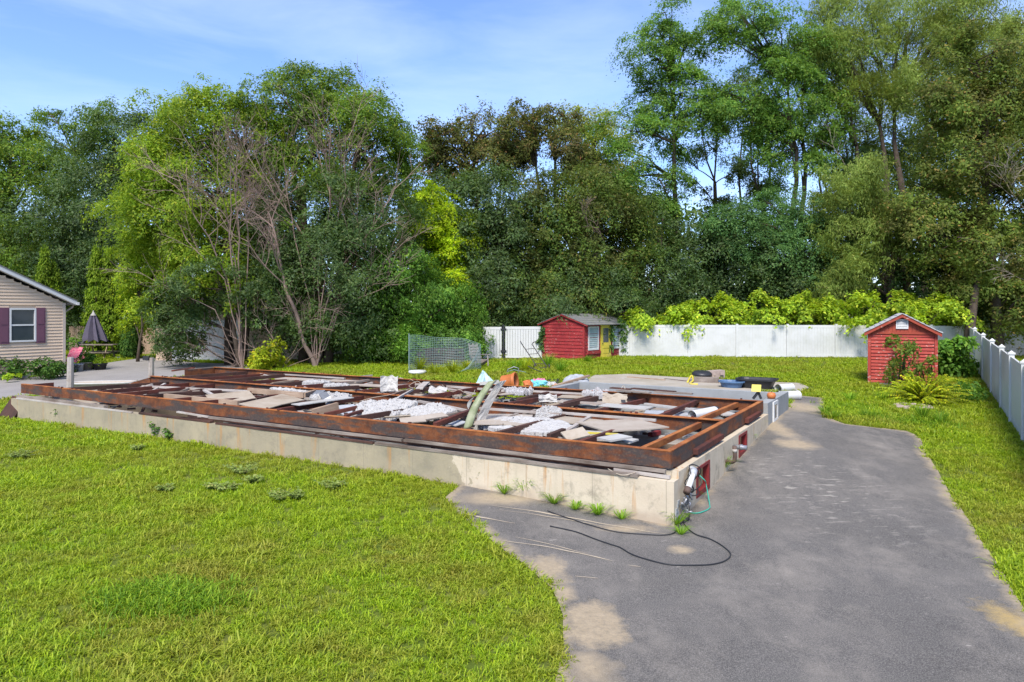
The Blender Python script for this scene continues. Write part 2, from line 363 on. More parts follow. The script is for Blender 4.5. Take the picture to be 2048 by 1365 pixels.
# ------------------------------------------------------------------ ground, driveway, patio, neighbour's drive
n = NT('lawn_soil', .98, .05)
a = n.noise(.45, 5, .6); b = n.noise(7, 6, .7)
c = n.ramp(b, [(.3, (.055,.085,.012)), (.55, (.10,.13,.02)), (.75, (.15,.14,.04))])
c = n.mix(n.ramp(a, [(.45, 0.0), (.68, .5)]), c, (.15,.125,.05)); n.col(c); n.bump(b, .6, .03); M['soil'] = n.m

ADD_U, ADD_V = 6.4, W + 3.0              # the block extension behind the steel frame: u 0..6.4, v W..W+3
def lines(lo, hi, step, extra, far=170):
    a = list(np.arange(lo, hi + 1e-6, step)) + list(np.linspace(-far, lo, 18)[:-1]) + list(np.linspace(hi, far, 18)[1:])
    a = [x for x in a if all(abs(x - e) > step * .35 for e in extra)] + list(extra)
    return np.array(sorted(a))
us = lines(-22, 34, .6, [.02, ADD_U - .1, L + .1]); vs_ = lines(-14, 46, .6, [-.10, W - .02, ADD_V - .1])
UU, VV = np.meshgrid(us, vs_, indexing='ij')
XX = C0.x + UD.x * UU + VD.x * VV; YY = C0.y + UD.y * UU + VD.y * VV; ZZ = gz(XX, YY)
nu_, nv_ = UU.shape
idx = np.arange(nu_ * nv_).reshape(nu_, nv_)
quads = np.stack([idx[:-1, :-1], idx[1:, :-1], idx[1:, 1:], idx[:-1, 1:]], -1).reshape(-1, 4)
uc = ((us[:-1] + us[1:]) / 2)[:, None] + 0 * ((vs_[:-1] + vs_[1:]) / 2)[None, :]
vc = ((vs_[:-1] + vs_[1:]) / 2)[None, :] + 0 * uc
hole = ((uc > .02) & (uc < L + .1) & (vc > -.10) & (vc < W)) | ((uc > .02) & (uc < ADD_U - .1) & (vc > W - .1) & (vc < ADD_V - .1))
quads = quads[~hole.reshape(-1)][:, ::-1]
me = np_mesh('lawn_ground', np.stack([XX, YY, ZZ], -1).reshape(-1, 3), quads, M['soil'])
me.polygons.foreach_set('use_smooth', [True] * len(me.polygons))
o = bpy.data.objects.new('ground', me); C.objects.link(o); o['kind'] = 'structure'

def densify(pts, step, wob=0.0, seed=1):
    out = []
    for i in range(len(pts)):
        a, b = Vector(pts[i]), Vector(pts[(i + 1) % len(pts)]); k = max(1, int((b - a).length / step))
        for j in range(k):
            p = a.lerp(b, j / k)
            if wob:
                q = mnoise.noise_vector(Vector((p.x * 1.3 + seed, p.y * 1.3, 0))) + mnoise.noise_vector(Vector((p.x * 5 + seed, p.y * 5, 3))) * .4
                p = p + Vector((q.x, q.y, 0)) * wob
            out.append(Vector((p.x, p.y, 0)))
    return out
def draped(name, poly, cell, dz, mat, seed=1, wob=0.0, kind='structure'):
    poly = densify(poly, .3, wob, seed); bm = bmesh.new()
    f = bm.faces.new([bm.verts.new(p) for p in poly])
    xs = [p.x for p in poly]; ys = [p.y for p in poly]
    for ax, lo, hi in ((Vector((1,0,0)), min(xs), max(xs)), (Vector((0,1,0)), min(ys), max(ys))):
        t = lo + cell
        while t < hi:
            bmesh.ops.bisect_plane(bm, geom=bm.verts[:] + bm.edges[:] + bm.faces[:], plane_co=ax * t, plane_no=ax); t += cell
    co = np.array([(v.co.x, v.co.y) for v in bm.verts]); z = gz(co[:, 0], co[:, 1]) + dz
    for v, k in zip(bm.verts, z): v.co.z = k
    bmesh.ops.triangulate(bm, faces=[f for f in bm.faces if len(f.verts) > 4])
    for f in bm.faces:
        f.normal_update()
        if f.normal.z < 0: f.normal_flip()
    me = bpy.data.meshes.new(name); bm.to_mesh(me); bm.free(); me.materials.append(mat)
    P0 = np.array([(p.x, p.y) for p in poly]); P1 = np.roll(P0, -1, 0); d = P1 - P0
    t = np.clip(((co[:, None] - P0) * d).sum(-1) / np.maximum((d * d).sum(-1), 1e-9), 0, 1)
    dist = np.sqrt((((P0 + t[..., None] * d) - co[:, None]) ** 2).sum(-1)).min(1)
    at_ = me.attributes.new('edge', 'FLOAT', 'POINT'); at_.data.foreach_set('value', dist.astype(np.float32))
    o = bpy.data.objects.new(name, me); C.objects.link(o); o['kind'] = kind; return o, P0
def in_poly(pts, poly):
    x, y = pts[:, 0], pts[:, 1]; ins = np.zeros(len(pts), bool); j = len(poly) - 1
    for i in range(len(poly)):
        xi, yi = poly[i]; xj, yj = poly[j]
        ins ^= ((yi > y) != (yj > y)) & (x < (xj - xi) * (y - yi) / (yj - yi + 1e-12) + xi); j = i
    return ins

# asphalt with sand blown on it
px_poly = [(935,958),(893,997),(905,1020),(960,1065),(1045,1128),(1102,1180),(1128,1235),(1126,1300),(1108,1365)]
left = [G(*p) for p in px_poly]
left += [Vector((left[-1].x + .05, 3.5, 0)), Vector((left[-1].x + .4, -8, 0))]
px_right = [(2170,1365),(2048,1222),(1985,1118),(1905,995),(1862,925),(1838,876),(1815,864),(1690,850),(1655,836),(1648,812),(1650,798)]
right = [Vector((7.0, -8, 0))] + [G(*p) for p in px_right]
drive_xy = left + right + [G(1590,792), F(-.02, ADD_V + .6, 0), F(-.02, .0, 0), F(-.02,-.16,0), F(3.0,-.16,0)]
n = NT('old_asphalt', .92, .25)
po = n.pos()
base = n.ramp(n.noise(.55, 8, .68), [(.3, (.060,.055,.048)), (.7, (.112,.103,.091))])
base = n.mix(n.ramp(n.noise(75, 5, .8), [(.44, 0.0), (.62, .8)]), base, (.26,.236,.206))
base = n.mix(n.ramp(n.noise(105, 4, .8), [(.36, .75), (.5, 0.0)]), base, (.030,.028,.030))
def blotch(px, py, rx, ry, rot=0.0, soft=.35, amp=.9, s=3.0):
    c = G(px, py); a_ = G(px + rx, py); b_ = G(px, py - ry)
    lx = max((a_ - c).length, .02); ly = max((b_ - c).length, .02)
    v = n.map(n.map(po, loc=(-c.x, -c.y, 0)), (1/lx, 1/ly, 0), rot=(0, 0, 0))
    d = n.n('ShaderNodeVectorMath', operation='LENGTH'); n.set(d.inputs[0], v)
    k = n.math('ADD', d.outputs['Value'], n.math('MULTIPLY', n.math('SUBTRACT', n.noise(s, 8, .72), .5), amp))
    return n.ramp(k, [(max(0, 1 - soft), 1.0), (1.0, 0.0)])
sandm = None
for q in [(1078,1148,70,38,0,.45,1.9,2.2), (1190,1252,72,50,0,.35,1.25,3.6), (1362,1103,30,10,0,.6,1.2,5), (1000,1000,110,16,0,.7,.9,3), (1120,1192,40,24,0,.6,1.3,4),
          (1180,1340,70,45,0,.7,1.5,3), (1250,1060,70,10,0,.8,1.4,5), (1590,890,50,12,0,.6,1.2,5), (1600,815,50,12,0,.6,1.1,4), (1540,850,30,26,0,.6,1.2,4)]:
    k = blotch(*q); sandm = k if sandm is None else n.math('MAXIMUM', sandm, k)
eg = n.math('ADD', n.attr('edge'), n.math('MULTIPLY', n.math('SUBTRACT', n.noise(1.7, 7, .7), .5), .75))
sandm = n.math('MAXIMUM', sandm, n.ramp(eg, [(-.12, .9), (.20, 0.0)]))
sand = n.ramp(n.noise(9, 6, .7), [(.3, (.40,.315,.205)), (.7, (.30,.235,.15))])
sand = n.mix(n.ramp(n.noise(110, 3, .8), [(.5, 0.0), (.7, .5)]), sand, (.22,.18,.13))
# wide faint dust, streaked across the drive
vd = n.map(po, (1.25, .8, 1), rot=(0, 0, R(30))); dust = n.noise(.95, 10, .74, vd, .3)
dust2 = n.noise(.8, 4, .5)
c = n.mix(n.math('MULTIPLY', n.ramp(dust, [(.44, 0.0), (.72, .62)]), n.ramp(dust2, [(.35, .25), (.65, 1.0)])), base, (.33,.288,.235))
cr = G(1620, 975); v = n.map(n.map(po, loc=(-cr.x, -cr.y, 0)), (.55, .28, 0)); d = n.n('ShaderNodeVectorMath', operation='LENGTH'); n.set(d.inputs[0], v)
flk = n.noise(6.5, 5, .6, n.map(po, (.55, 1.5, 1))); mk = n.ramp(d.outputs['Value'], [(.2, 1.0), (1.0, 0.0)])
c = n.mix(n.math('MULTIPLY', n.ramp(flk, [(.57, 0.0), (.67, .6)]), mk), c, (.42,.38,.31))
flk2 = n.noise(9, 4, .6, n.map(po, (.5, 1.2, 1), loc=(4, 4, 0)))
c = n.mix(n.ramp(flk2, [(.68, 0.0), (.76, .5)]), c, (.46,.41,.34))
straw = blotch(2035, 1250, 55, 45, 0, .9, 1.9, 7); c = n.mix(n.math('MULTIPLY', straw, .7), c, (.48,.33,.11))
c = n.mix(n.math('MULTIPLY', sandm, n.ramp(n.noise(24, 6, .8), [(.32, .55), (.55, 1.0)])), c, sand)
n.col(c); n.bump(n.noise(70, 5, .75), .7, .012); M['asphalt'] = n.m
drive, DRIVE = draped('driveway', drive_xy, .35, .02, M['asphalt'], 3, .035)

# lines of dried sand where water ran off the wall
sl = MB()
def drift(pts, w):
    ps = [G(*p) for p in pts]; out = []
    for i in range(len(ps) - 1):
        for k in range(6): out.append(ps[i].lerp(ps[i+1], k / 6))
    out.append(ps[-1]); m_ = len(out); L_, R_ = [], []
    for i, p in enumerate(out):
        t = (out[min(i+1, m_-1)] - out[max(i-1, 0)]).normalized(); s_ = Vector((-t.y, t.x, 0))
        ww = w * (.35 + .9 * abs(mnoise.noise(Vector((p.x * 3, p.y * 3, 1.7))))) * math.sin(math.pi * min(1, (i + .6) / m_)) ** .5
        wob = mnoise.noise(Vector((p.x * 2, p.y * 2, 9))) * .05
        z = g(p.x, p.y) + .026
        L_.append(Vector((p.x, p.y, z)) + s_ * (ww + wob)); R_.append(Vector((p.x, p.y, z)) - s_ * (ww - wob))
    sl.add(L_ + R_, [(i, i+1, m_+i+1, m_+i) for i in range(m_-1)])
for pts, w in [([(985,1013),(1080,1028),(1200,1050),(1330,1072)], .035), ([(1000,1022),(1120,1040),(1240,1062)], .02), ([(905,1020),(960,1038),(1030,1050)], .03),
               ([(1000,1084),(1080,1096),(1160,1110),(1228,1127)], .03), ([(1030,1078),(1110,1096),(1180,1112)], .015), ([(1150,1158),(1196,1162)], .016), ([(1256,1134),(1282,1137)], .018)]: drift(pts, w)
n = NT('sand_streak', .98, .05); n.col(n.ramp(n.noise(25, 6, .8), [(.3, (.50,.41,.29)), (.7, (.33,.28,.21))])); M['sand_streak'] = n.m
struct('sand_streaks', sl, M['sand_streak'], kind='stuff')

# concrete pad behind the extension, and the grey drive of the neighbour
pad_xy = [F(ADD_U + .6, ADD_V + .05, 0), F(2.2, ADD_V + .05, 0), G(1520,785), G(1600,785), G(1618,778), G(1600,768), G(1500,764), G(1350,756), G(1255,750), G(1190,752)]
pad, PAD = draped('concrete_pad', pad_xy, .6, .035, M['patio'], 5, .05)
n = NT('grey_gravel_drive', .95, .15)
c = n.ramp(n.noise(1.2, 7, .65), [(.3, (.27,.25,.235)), (.7, (.205,.19,.18))]); c = n.mix(n.ramp(n.noise(40, 4, .8), [(.45, 0.0), (.7, .5)]), c, (.42,.39,.36)); n.col(c); n.bump(n.noise(40, 4, .8), .5, .01)
M['ndrive'] = n.m
nd_xy = [G(-420,840), G(-60,812), G(40,795), G(150,786), G(250,772), G(330,756), G(440,750), G(520,742), G(520,730), G(400,727), G(290,716), G(215,727), G(150,747), G(60,756), G(-420,780)]
nd, NDRIVE = draped('neighbour_drive', nd_xy, .8, .03, M['ndrive'], 8, .06)
# ------------------------------------------------------------------ the old house foundation
t = thing('foundation', 'long cream and grey concrete foundation with red framed cellar openings', 'foundation', F(L/2, W/2, 0))
b = MB(); b.fbox(-.12, L + .12, -.22, .02, -1.6, ZC)
part(t, 'front_wall', b, M['found'])
b = MB(); o1, o2 = (.96, 1.78, .22, .72), (4.0, 4.74, .34, .80); ZR = .85
v0 = .023
for o_ in (o1, o2):
    b.fbox(-.12, .12, v0, o_[0], -1.6, ZR); b.fbox(-.12, .12, o_[0], o_[1], -1.6, o_[2]); v0 = o_[1]
    b.fbox(-.12, .12, o_[0], o_[1], o_[3], ZR)
b.fbox(-.12, .12, v0, W - .003, -1.6, ZR)
part(t, 'side_wall', b, M['found'])
b = MB(); b.fbox(L - .12, L + .12, .023, W, -1.6, ZC); part(t, 'side_wall', b, M['found'])
b = MB(); b.fbox(.123, L - .123, W - .2, W + .04, -1.6, ZC); part(t, 'back_wall', b, M['grey_conc'])
b = MB(); b.fbox(.1, L - .1, -.1, W, -1.75, -1.55); part(t, 'cellar_floor', b, M['dirt'])
for v0, v1, z0, z1 in (o1, o2):
    op = MB(); w_ = .09
    op.fbox(-.135, .06, v0 + .002, v0 + w_, z0 + .002, z1 - .002); op.fbox(-.135, .06, v1 - w_, v1 - .002, z0 + .002, z1 - .002)
    op.fbox(-.135, .06, v0 + w_ + .001, v1 - w_ - .001, z0 + .002, z0 + w_); op.fbox(-.133, .06, v0 + w_ + .001, v1 - w_ - .001, z1 - .05, z1 - .002)
    fr = part(t, 'opening_frame', op, M['redframe'])
    q = MB(); q.fbox(-.03, .0, v0 + w_ + .002, v1 - w_ - .002, z0 + w_ + .002, z1 - .052); part(fr, 'board', q, M['osb'])
# ragged mortar patch and holes at the corner
b = MB()
for k in range(9):
    a = F(-.125, random.uniform(-.15, .05), random.uniform(.12, .4)); b.box(a, UD, VD, (0,0,1), .012, random.uniform(.02,.06), random.uniform(.02,.06))
part(t, 'mortar_patch', b, M['grey_conc'])

t = thing('block_extension', 'bare grey concrete block extension wall behind the rusted frame', 'foundation', F(ADD_U/2, W + 1.5, 0))
ZA = 1.10
b = MB(); b.fbox(-.10, .12, W + .045, ADD_V + .0, -1.6, ZA); part(t, 'side_wall', b, M['grey_conc'])
b = MB(); b.fbox(.123, ADD_U, ADD_V - .22, ADD_V, -1.6, ZA - .04); part(t, 'back_wall', b, M['grey_conc'])
b = MB(); b.fbox(ADD_U - .22, ADD_U, W + .045, ADD_V - .223, -1.6, ZA - .06); part(t, 'side_wall', b, M['grey_conc'])
b = MB(); b.fbox(.0, ADD_U, W, ADD_V, -1.72, -1.58); part(t, 'cellar_floor', b, M['dirt'])
c = F(-.10, W + .95, .80)
fr = MB()
for (dv0, dv1, dz0, dz1) in ((-.30,.30,-.26,-.18), (-.30,.30,.18,.26), (-.30,-.20,-.178,.178), (.20,.30,-.178,.178)):
    fr.fbox(-.135, -.08, W + .95 + dv0, W + .95 + dv1, .80 + dz0, .80 + dz1)
fw = part(t, 'cellar_window', fr, M['trim']); q = MB(); q.fbox(-.118, -.09, W + .75, W + 1.15, .625, .975); part(fw, 'pane', q, M['glass'])

# ------------------------------------------------------------------ the rusted steel house frame
t = thing('steel_frame', 'rusted steel house chassis of long beams and cross pieces on the concrete foundation', 'steel frame', F(L/2, W/2, ZB))
def beam(u0, u1, v, side, name='beam', lab=None):
    b = MB(); th = .008
    b.fbox(u0, u1, v - th, v + th, ZB + .016, ZT - .016)
    b.fbox(u0, u1, v - (.07 if side >= 0 else .012), v + (.07 if side <= 0 else .012), ZB, ZB + .015) if side else b.fbox(u0, u1, v - .075, v + .075, ZB, ZB + .015)
    p = part(t, name, b, M['rust'], label=lab)
    q = MB(); lo, hi = (v - .075, v + .075) if side == 0 else ((v - .012, v + .075) if side < 0 else (v - .075, v + .012))
    k = 14
    for i in range(k):
        a0, a1 = u0 + (u1-u0)*i/k, u0 + (u1-u0)*(i+1)/k
        q.fbox(a0, a1 - .0, lo, hi, ZT - .015, ZT)
    part(p, 'top_flange', q, M['rust_top']); return p
beam(.0, L, 0, -1); beam(.02, 19.1, W/2, 0); beam(.0, 20.55, W, 1)
b = MB(); b.fbox(-.008, .008, .012, W - .012, ZB + .016, ZT - .016); b.fbox(-.008, .07, .012, W - .012, ZB, ZB + .015)
p = part(t, 'end_beam', b, M['rust']); q = MB(); q.fbox(-.012, .085, .08, W - .08, ZT - .012, ZT + .003); part(p, 'top_flange', q, M['rust_top'])
b = MB()
for v0, v1 in ((1.15, 2.9), (5.05, 6.4)):
    b = MB(); b.fbox(-.10, -.012, v0, v1, ZB + .02, ZB + .11); part(t, 'outrigger', b, M['rust_red'])
b = MB(); b.bar(F(19.08, W/2, 1.0), F(20.1, W/2 - .55, .66), .10, .22); part(t, 'bent_beam_end', b, M['rust'])
b = MB(); b.fbox(20.53, 20.56, W - 1.3, W - .02, ZB + .02, ZT - .02); part(t, 'end_plate', b, M['rust'])
b = MB(); b.fbox(19.88, 19.9, .02, .9, ZB + .02, ZT - .04); part(t, 'end_plate', b, M['rust_red'])
cr = [(.62, 0, W/2, .0, 'rust_top'), (1.75, 0, W/2, .02, 'rust_red'), (.72, W/2, W, .0, 'rust_top'), (1.55, W/2, W, .0, 'rust_red'), (3.05, W/2, W, .05, 'rust_red')]
for k in (0,3,5,7,8,9,10,11,12): cr.append((3.4 + k * 1.22 + random.uniform(-.15, .15), 0, W/2, random.uniform(-.08, .12), 'rust_red' if k % 3 else 'wood_dark'))
for k in range(13): cr.append((4.3 + k * 1.22 + random.uniform(-.15, .15), W/2, W, random.uniform(-.08, .12), 'rust_red' if k % 2 else 'wood_dark'))
for u, v0, v1, dz, mt in cr:
    b = MB(); u2 = u + random.uniform(-.12, .12); z0 = ZT - .13 + dz * .5; z1 = ZT - .13 - abs(dz)
    b.bar(F(u, v0 + .02, z0), F(u2, v1 - .02, z1), .085, .11); part(t, 'cross_member', b, M[mt])
q = MB()
for k in range(70):
    v = random.choice((0.03, W/2, W/2, W - .03)); u = random.uniform(.3, 18.8)
    q.box(F(u, v + random.uniform(-.03, .03), ZT + .012), UD, VD, (0,0,1), random.uniform(.01,.03), random.uniform(.01,.03), random.uniform(.008,.022))
part(t, 'welded_stubs', q, M['rust_red'], kind='stuff')

# ------------------------------------------------------------------ timber along the sill
def plank(pts, w, tk, mat, label, cat='plank', group=None, name='plank', roll=0.0):
    a, b_ = pts; mid = (a + b_) / 2; x = (b_ - a); l = x.length; x.normalize()
    y = Vector((0,0,1)).cross(x).normalized(); z = x.cross(y)
    if roll: q_ = Matrix.Rotation(roll, 3, x); y = q_ @ y; z = q_ @ z
    mb = MB(); nseg = max(1, int(l / .5)); vs = []; fs = []
    for i in range(nseg + 1):
        s_ = -l/2 + l * i / nseg; wv = (random.random() - .5) * w * .10; dw = 1 + (random.random() - .5) * .14
        for a1, b1 in ((-1,-1),(1,-1),(1,1),(-1,1)): vs.append((s_, a1 * w / 2 * dw + wv, b1 * tk / 2))
    for i in range(nseg):
        for k in range(4): fs.append((i*4+k, i*4+(k+1)%4, (i+1)*4+(k+1)%4, (i+1)*4+k))
    fs += [(3,2,1,0), tuple(nseg*4 + k for k in range(4))]; mb.add(vs, fs)
    o = bpy.data.objects.new(name, mesh_of(name, mb, M[mat])); C.objects.link(o)
    o.location = mid; o.rotation_euler = Matrix((x, y, z)).transposed().to_euler(); props(o, label=label, category=cat, group=group); return o
GS = 'old timbers lying along the foundation sill'
plank((F(.06,-.065,.852), F(5.2,-.06,.855)), .07, .05, 'wood', 'long round edged grey timber directly under the front beam near the driveway corner', 'timber', GS)
plank((F(5.25,-.07,.85), F(11.0,-.085,.85)), .065, .05, 'wood', 'long grey timber under the middle of the front beam', 'timber', GS)
plank((F(11.0,-.10,.86), F(11.95,-.26,.93)), .07, .035, 'wood_pale', 'short splintered lath sticking up against the front beam', 'timber', GS)
plank((F(.45,-.20,.762), F(5.8,-.195,.760)), .075, .045, 'wood', 'tan split timber overhanging the cream wall, end cut at the corner', 'timber', GS)
plank((F(5.85,-.20,.758), F(10.6,-.195,.758)), .07, .036, 'wood_dark', 'dark rotten timber on top of the wall under the middle of the beam', 'timber', GS)
plank((F(15.2,-.13,.80), F(19.8,-.12,.80)), .12, .09, 'wood', 'rough grey timber under the far left end of the front beam', 'timber', GS)
plank((F(13.9,-.19,.765), F(19.7,-.20,.762)), .05, .04, 'wood_pale', 'thin pale strip along the wall edge at the far left', 'timber', GS)
plank((F(10.8,-.16,.77), F(13.6,-.17,.77)), .10, .04, 'wood_dark', 'dark splintered board on the wall left of the broken lath', 'timber', GS)
plank((F(.1,.10,.80), F(12,.11,.80)), .14, .09, 'wood_dark', 'dark sill plate packed beneath the front beam', 'timber', GS)
plank((F(.06,.2,.868), F(.06,6.6,.868)), .12, .03, 'wood_dark', 'dark sill strip under the end beam beside the driveway', 'timber', GS)
plank((F(-.02,-.10,.775), F(.9,-.08,.79)), .06, .05, 'wood_pale', 'pale grey stub of timber at the driveway corner of the wall', 'timber', GS)
# ------------------------------------------------------------------ wreckage inside the frame
def pk(x0, y0, x1, y1, z0, z1, w, tk, mat, label, cat='plank', group='planks lying in the wreckage', name='plank', roll=0.0):
    return plank((P(x0, y0, z0), P(x1, y1, z1)), w, tk, mat, label, cat, group, name, roll)
# far left bays
pk(460,738,515,746,1.02,1.02,.07,.04,'wood_pale','pale lath lying at the left tip of the back beam')
pk(515,746,545,755,1.02,.98,.07,.04,'wood_pale','short pale lath bent off from the one at the back beam tip')
pk(415,750,505,745,.95,1.0,.10,.06,'wood_dark','dark plank between the left ends of the middle and back beams')
pk(345,742,388,736,.98,1.16,.10,.06,'rust_red','reddish steel strip rising over the grey drive at the left end','steel strip')
pk(400,756,450,748,.95,.95,.16,.03,'wood_pale','flat whitish board at the left end of the back bay')
pk(440,755,575,752,.9,.98,.10,.08,'wood','grey joist slanting behind the middle beam near its left end')
pk(420,767,530,753,1.0,1.02,.07,.05,'wood_dark','thin dark joist crossing the left end of the back bay')
pk(520,765,640,761,.95,1.0,.12,.08,'wood_dark','dark joist left of the small insulation clump in the back bay')
pk(570,749,690,757,1.05,1.05,.11,.05,'wood_pale','long pale batten running along the back beam, left half')
pk(690,757,745,751,1.05,1.12,.07,.05,'wood','grey batten with its end raised against the back beam')
pk(545,767,600,760,1.0,1.0,.08,.05,'wood_tan','tan stick beside the insulation clump in the back bay')
pk(660,772,765,757,.98,1.06,.10,.07,'wood','grey joist sloping up to the crumpled white sheet in the back bay')
pk(560,757,720,764,1.02,1.02,.5,.03,'ply','broad pale floor sheet behind the left half of the middle beam','floor sheet',None,'floor_sheet')
pk(700,770,790,773,1.02,1.07,.45,.03,'ply','pale floor sheet below the crumpled upright white sheet','floor sheet',None,'floor_sheet')
# front bay, left part
pk(215,795,305,770,.80,1.05,.09,.07,'wood_pale','split pale post leaning against the bent end of the middle beam')
pk(285,773,560,786,1.02,1.02,.06,.06,'wood_pale','long pale pole along the near side of the middle beam','pole',None,'pole')
pk(288,792,330,768,.95,1.02,.07,.05,'wood_pale','pale batten crossing below the left end of the middle beam')
pk(285,788,400,783,.95,1.0,.08,.06,'wood','grey plank lying low at the left end of the front bay')
pk(295,800,408,780,.92,1.0,.12,.09,'wood_dark','dark joist sloping up at the left end of the front bay')
pk(355,786,388,774,.95,1.05,.06,.05,'wood','thin grey stick propped against the middle beam, left end')
pk(408,781,430,793,1.06,1.06,.08,.05,'wood_pale','short pale block lying crosswise in the left of the front bay')
pk(330,796,478,811,1.0,1.0,.09,.22,'wood_tan','tan joist on edge beside the front beam, left part')
pk(476,811,535,797,.95,1.0,.10,.16,'wood_dark','dark joist meeting the tan joist on edge at a corner')
pk(497,781,608,791,1.08,1.08,.07,.14,'wood_tan','tan joist on edge in front of the flat white insulation roll')
pk(608,791,634,783,1.08,1.08,.08,.12,'wood_tan','tan joist end beside the bent grey strap')
pk(520,816,642,804,.95,1.05,.11,.10,'wood_dark','thick dark joist sloping up under the insulation and strap')
pk(560,822,648,812,.80,.86,.12,.10,'wood_tan','brown joist lying in the deep gap left of the pale grey panel')
pk(600,824,655,816,.70,.75,.10,.10,'wood_tan','lower brown joist in the deep gap of the front bay')
pk(650,830,720,814,.98,1.08,.10,.08,'rust_red','red brown steel strip in front of the pale grey panel','steel strip')
pk(690,833,725,822,1.0,1.05,.08,.06,'rust_red','short red brown steel strip beside the left insulation mound','steel strip')
pk(626,829,676,815,.9,1.0,.10,.24,'wood_tan','tan board on edge at the deep gap in the front bay')
pk(418,800,505,790,1.07,1.12,.62,.02,'card','beige wallboard sheet beside the tan joist on edge','board',None,'wall_board',.25)
pk(500,815,588,795,1.07,1.15,.70,.02,'card','large beige wallboard sheet left of the bent grey strap','board',None,'wall_board',.15)
pk(590,810,700,795,1.12,1.14,.34,.02,'sheet_white','whitish wallboard under the left insulation batts','board',None,'wall_board')
pk(680,826,722,820,.88,.9,.85,.02,'grey_pail','pale grey panel lying left of the insulation mound','panel',None,'wall_panel',.25)
pk(455,797,470,800,.97,.97,.10,.05,'wood_dark','small dark block on the left beige wallboard')
pk(520,812,553,808,1.03,1.03,.10,.03,'wood_dark','dark paddle shaped scrap on the large beige wallboard')
# front bay, middle
pk(837,842,920,826,1.0,1.02,.07,.06,'wood','weathered strip sloping to the foot of the green sheet')
pk(870,850,943,822,1.0,1.12,.09,.09,'rust_red','red brown angle iron reaching up to the green sheet','steel strip')
pk(838,803,902,815,1.12,1.12,.06,.05,'wood_pale','pale lath left of the green sheet near the middle beam')
pk(902,815,935,822,1.12,1.1,.06,.05,'wood_pale','short pale lath touching the green sheet')
pk(800,842,850,838,1.10,1.12,.35,.02,'ply','broken beige board at the foot of the right insulation mound','board',None,'wall_board',.2)
pk(768,835,820,832,1.14,1.15,.32,.02,'card','torn beige board between the two insulation mounds','board',None,'wall_board',-.2)
pk(845,836,890,829,1.12,1.14,.25,.02,'ply','beige board right of the insulation mounds','board',None,'wall_board',.2)
pk(903,851,926,843,.9,.95,.28,.02,'grey_pail','pale greenish glazed frame lying beside the green sheet','panel',None,'wall_panel')
pk(960,838,1060,840,1.05,1.05,1.45,.025,'ply','very large beige floor sheet right of the green sheet','floor sheet',None,'floor_sheet')
pk(960,817,1120,829,1.1,1.1,.06,.05,'wood_pale','long pale batten near the middle beam right of the green sheet')
pk(995,848,1035,829,1.0,1.06,.08,.06,'wood','grey strip on the very large beige floor sheet')
pk(1048,830,1072,821,1.04,1.08,.09,.05,'wood','short rough strip behind the big white insulation blanket')
pk(1112,838,1190,846,1.04,1.04,.75,.02,'card','stained beige ceiling board right of the big insulation blanket','board',None,'wall_board')
pk(1185,855,1300,846,1.07,1.07,1.15,.025,'ply','large beige floor sheet near the right end of the front bay','floor sheet',None,'floor_sheet')
pk(1120,826,1312,841,1.1,1.1,.06,.05,'wood_pale','long pale batten along the right part of the middle beam')
pk(1112,842,1160,843,1.0,1.0,.05,.04,'wood_pale','thin pale batten on the stained ceiling board')
pk(1128,866,1180,834,1.02,1.06,.08,.05,'wood_pale','pale two by four crossing between the two beige boards')
pk(1098,874,1128,862,1.03,1.06,.09,.10,'wood_dark','dark joist end at the right foot of the big insulation blanket')
pk(1128,874,1172,863,1.10,1.17,.30,.03,'card','beige tilted board near the front beam, right part','board',None,'wall_board',.4)
pk(1170,868,1210,871,1.0,1.0,.20,.10,'sheet_white','white box beam by the yellow strip near the front beam')
pk(1175,866,1236,869,1.08,1.06,.06,.03,'yellow','narrow mustard yellow strip near the right end of the front bay','strip',None,'yellow_strip')
pk(1208,880,1250,872,1.10,1.12,.35,.03,'sheet_white','white board lying right of the yellow strip','board',None,'wall_board')
pk(1130,877,1220,880,1.02,1.02,.07,.05,'wood_pale','pale batten on the near edge of the right front bay')
pk(1262,878,1240,884,1.02,1.02,.35,.03,'sheet_white','white sheet under the first slanted joist at the right end','board',None,'wall_board')
pk(1270,873,1330,876,.75,.75,.10,.08,'wood_pale','pale joist low in the right end bay behind the orange cross piece')
pk(1285,866,1310,859,.78,.8,.25,.12,'sheet_white','white broken plaster box under the last cross pieces','box',None,'box')
pk(1330,882,1375,885,.62,.62,.12,.10,'wood_pale','pale plank over the cellar stair at the right end')
pk(1318,905,1362,893,.30,.30,.05,.6,'wood_tan','tan wooden wall inside the cellar at the right end','board',None,'cellar_board')
pk(1348,872,1370,868,.5,.5,.55,.02,'insul','cream sack slumped in the far right corner of the front bay','sack',None,'sack')
pk(1300,870,1318,865,.85,.85,.10,.08,'redframe','small red board between the last two cross pieces')
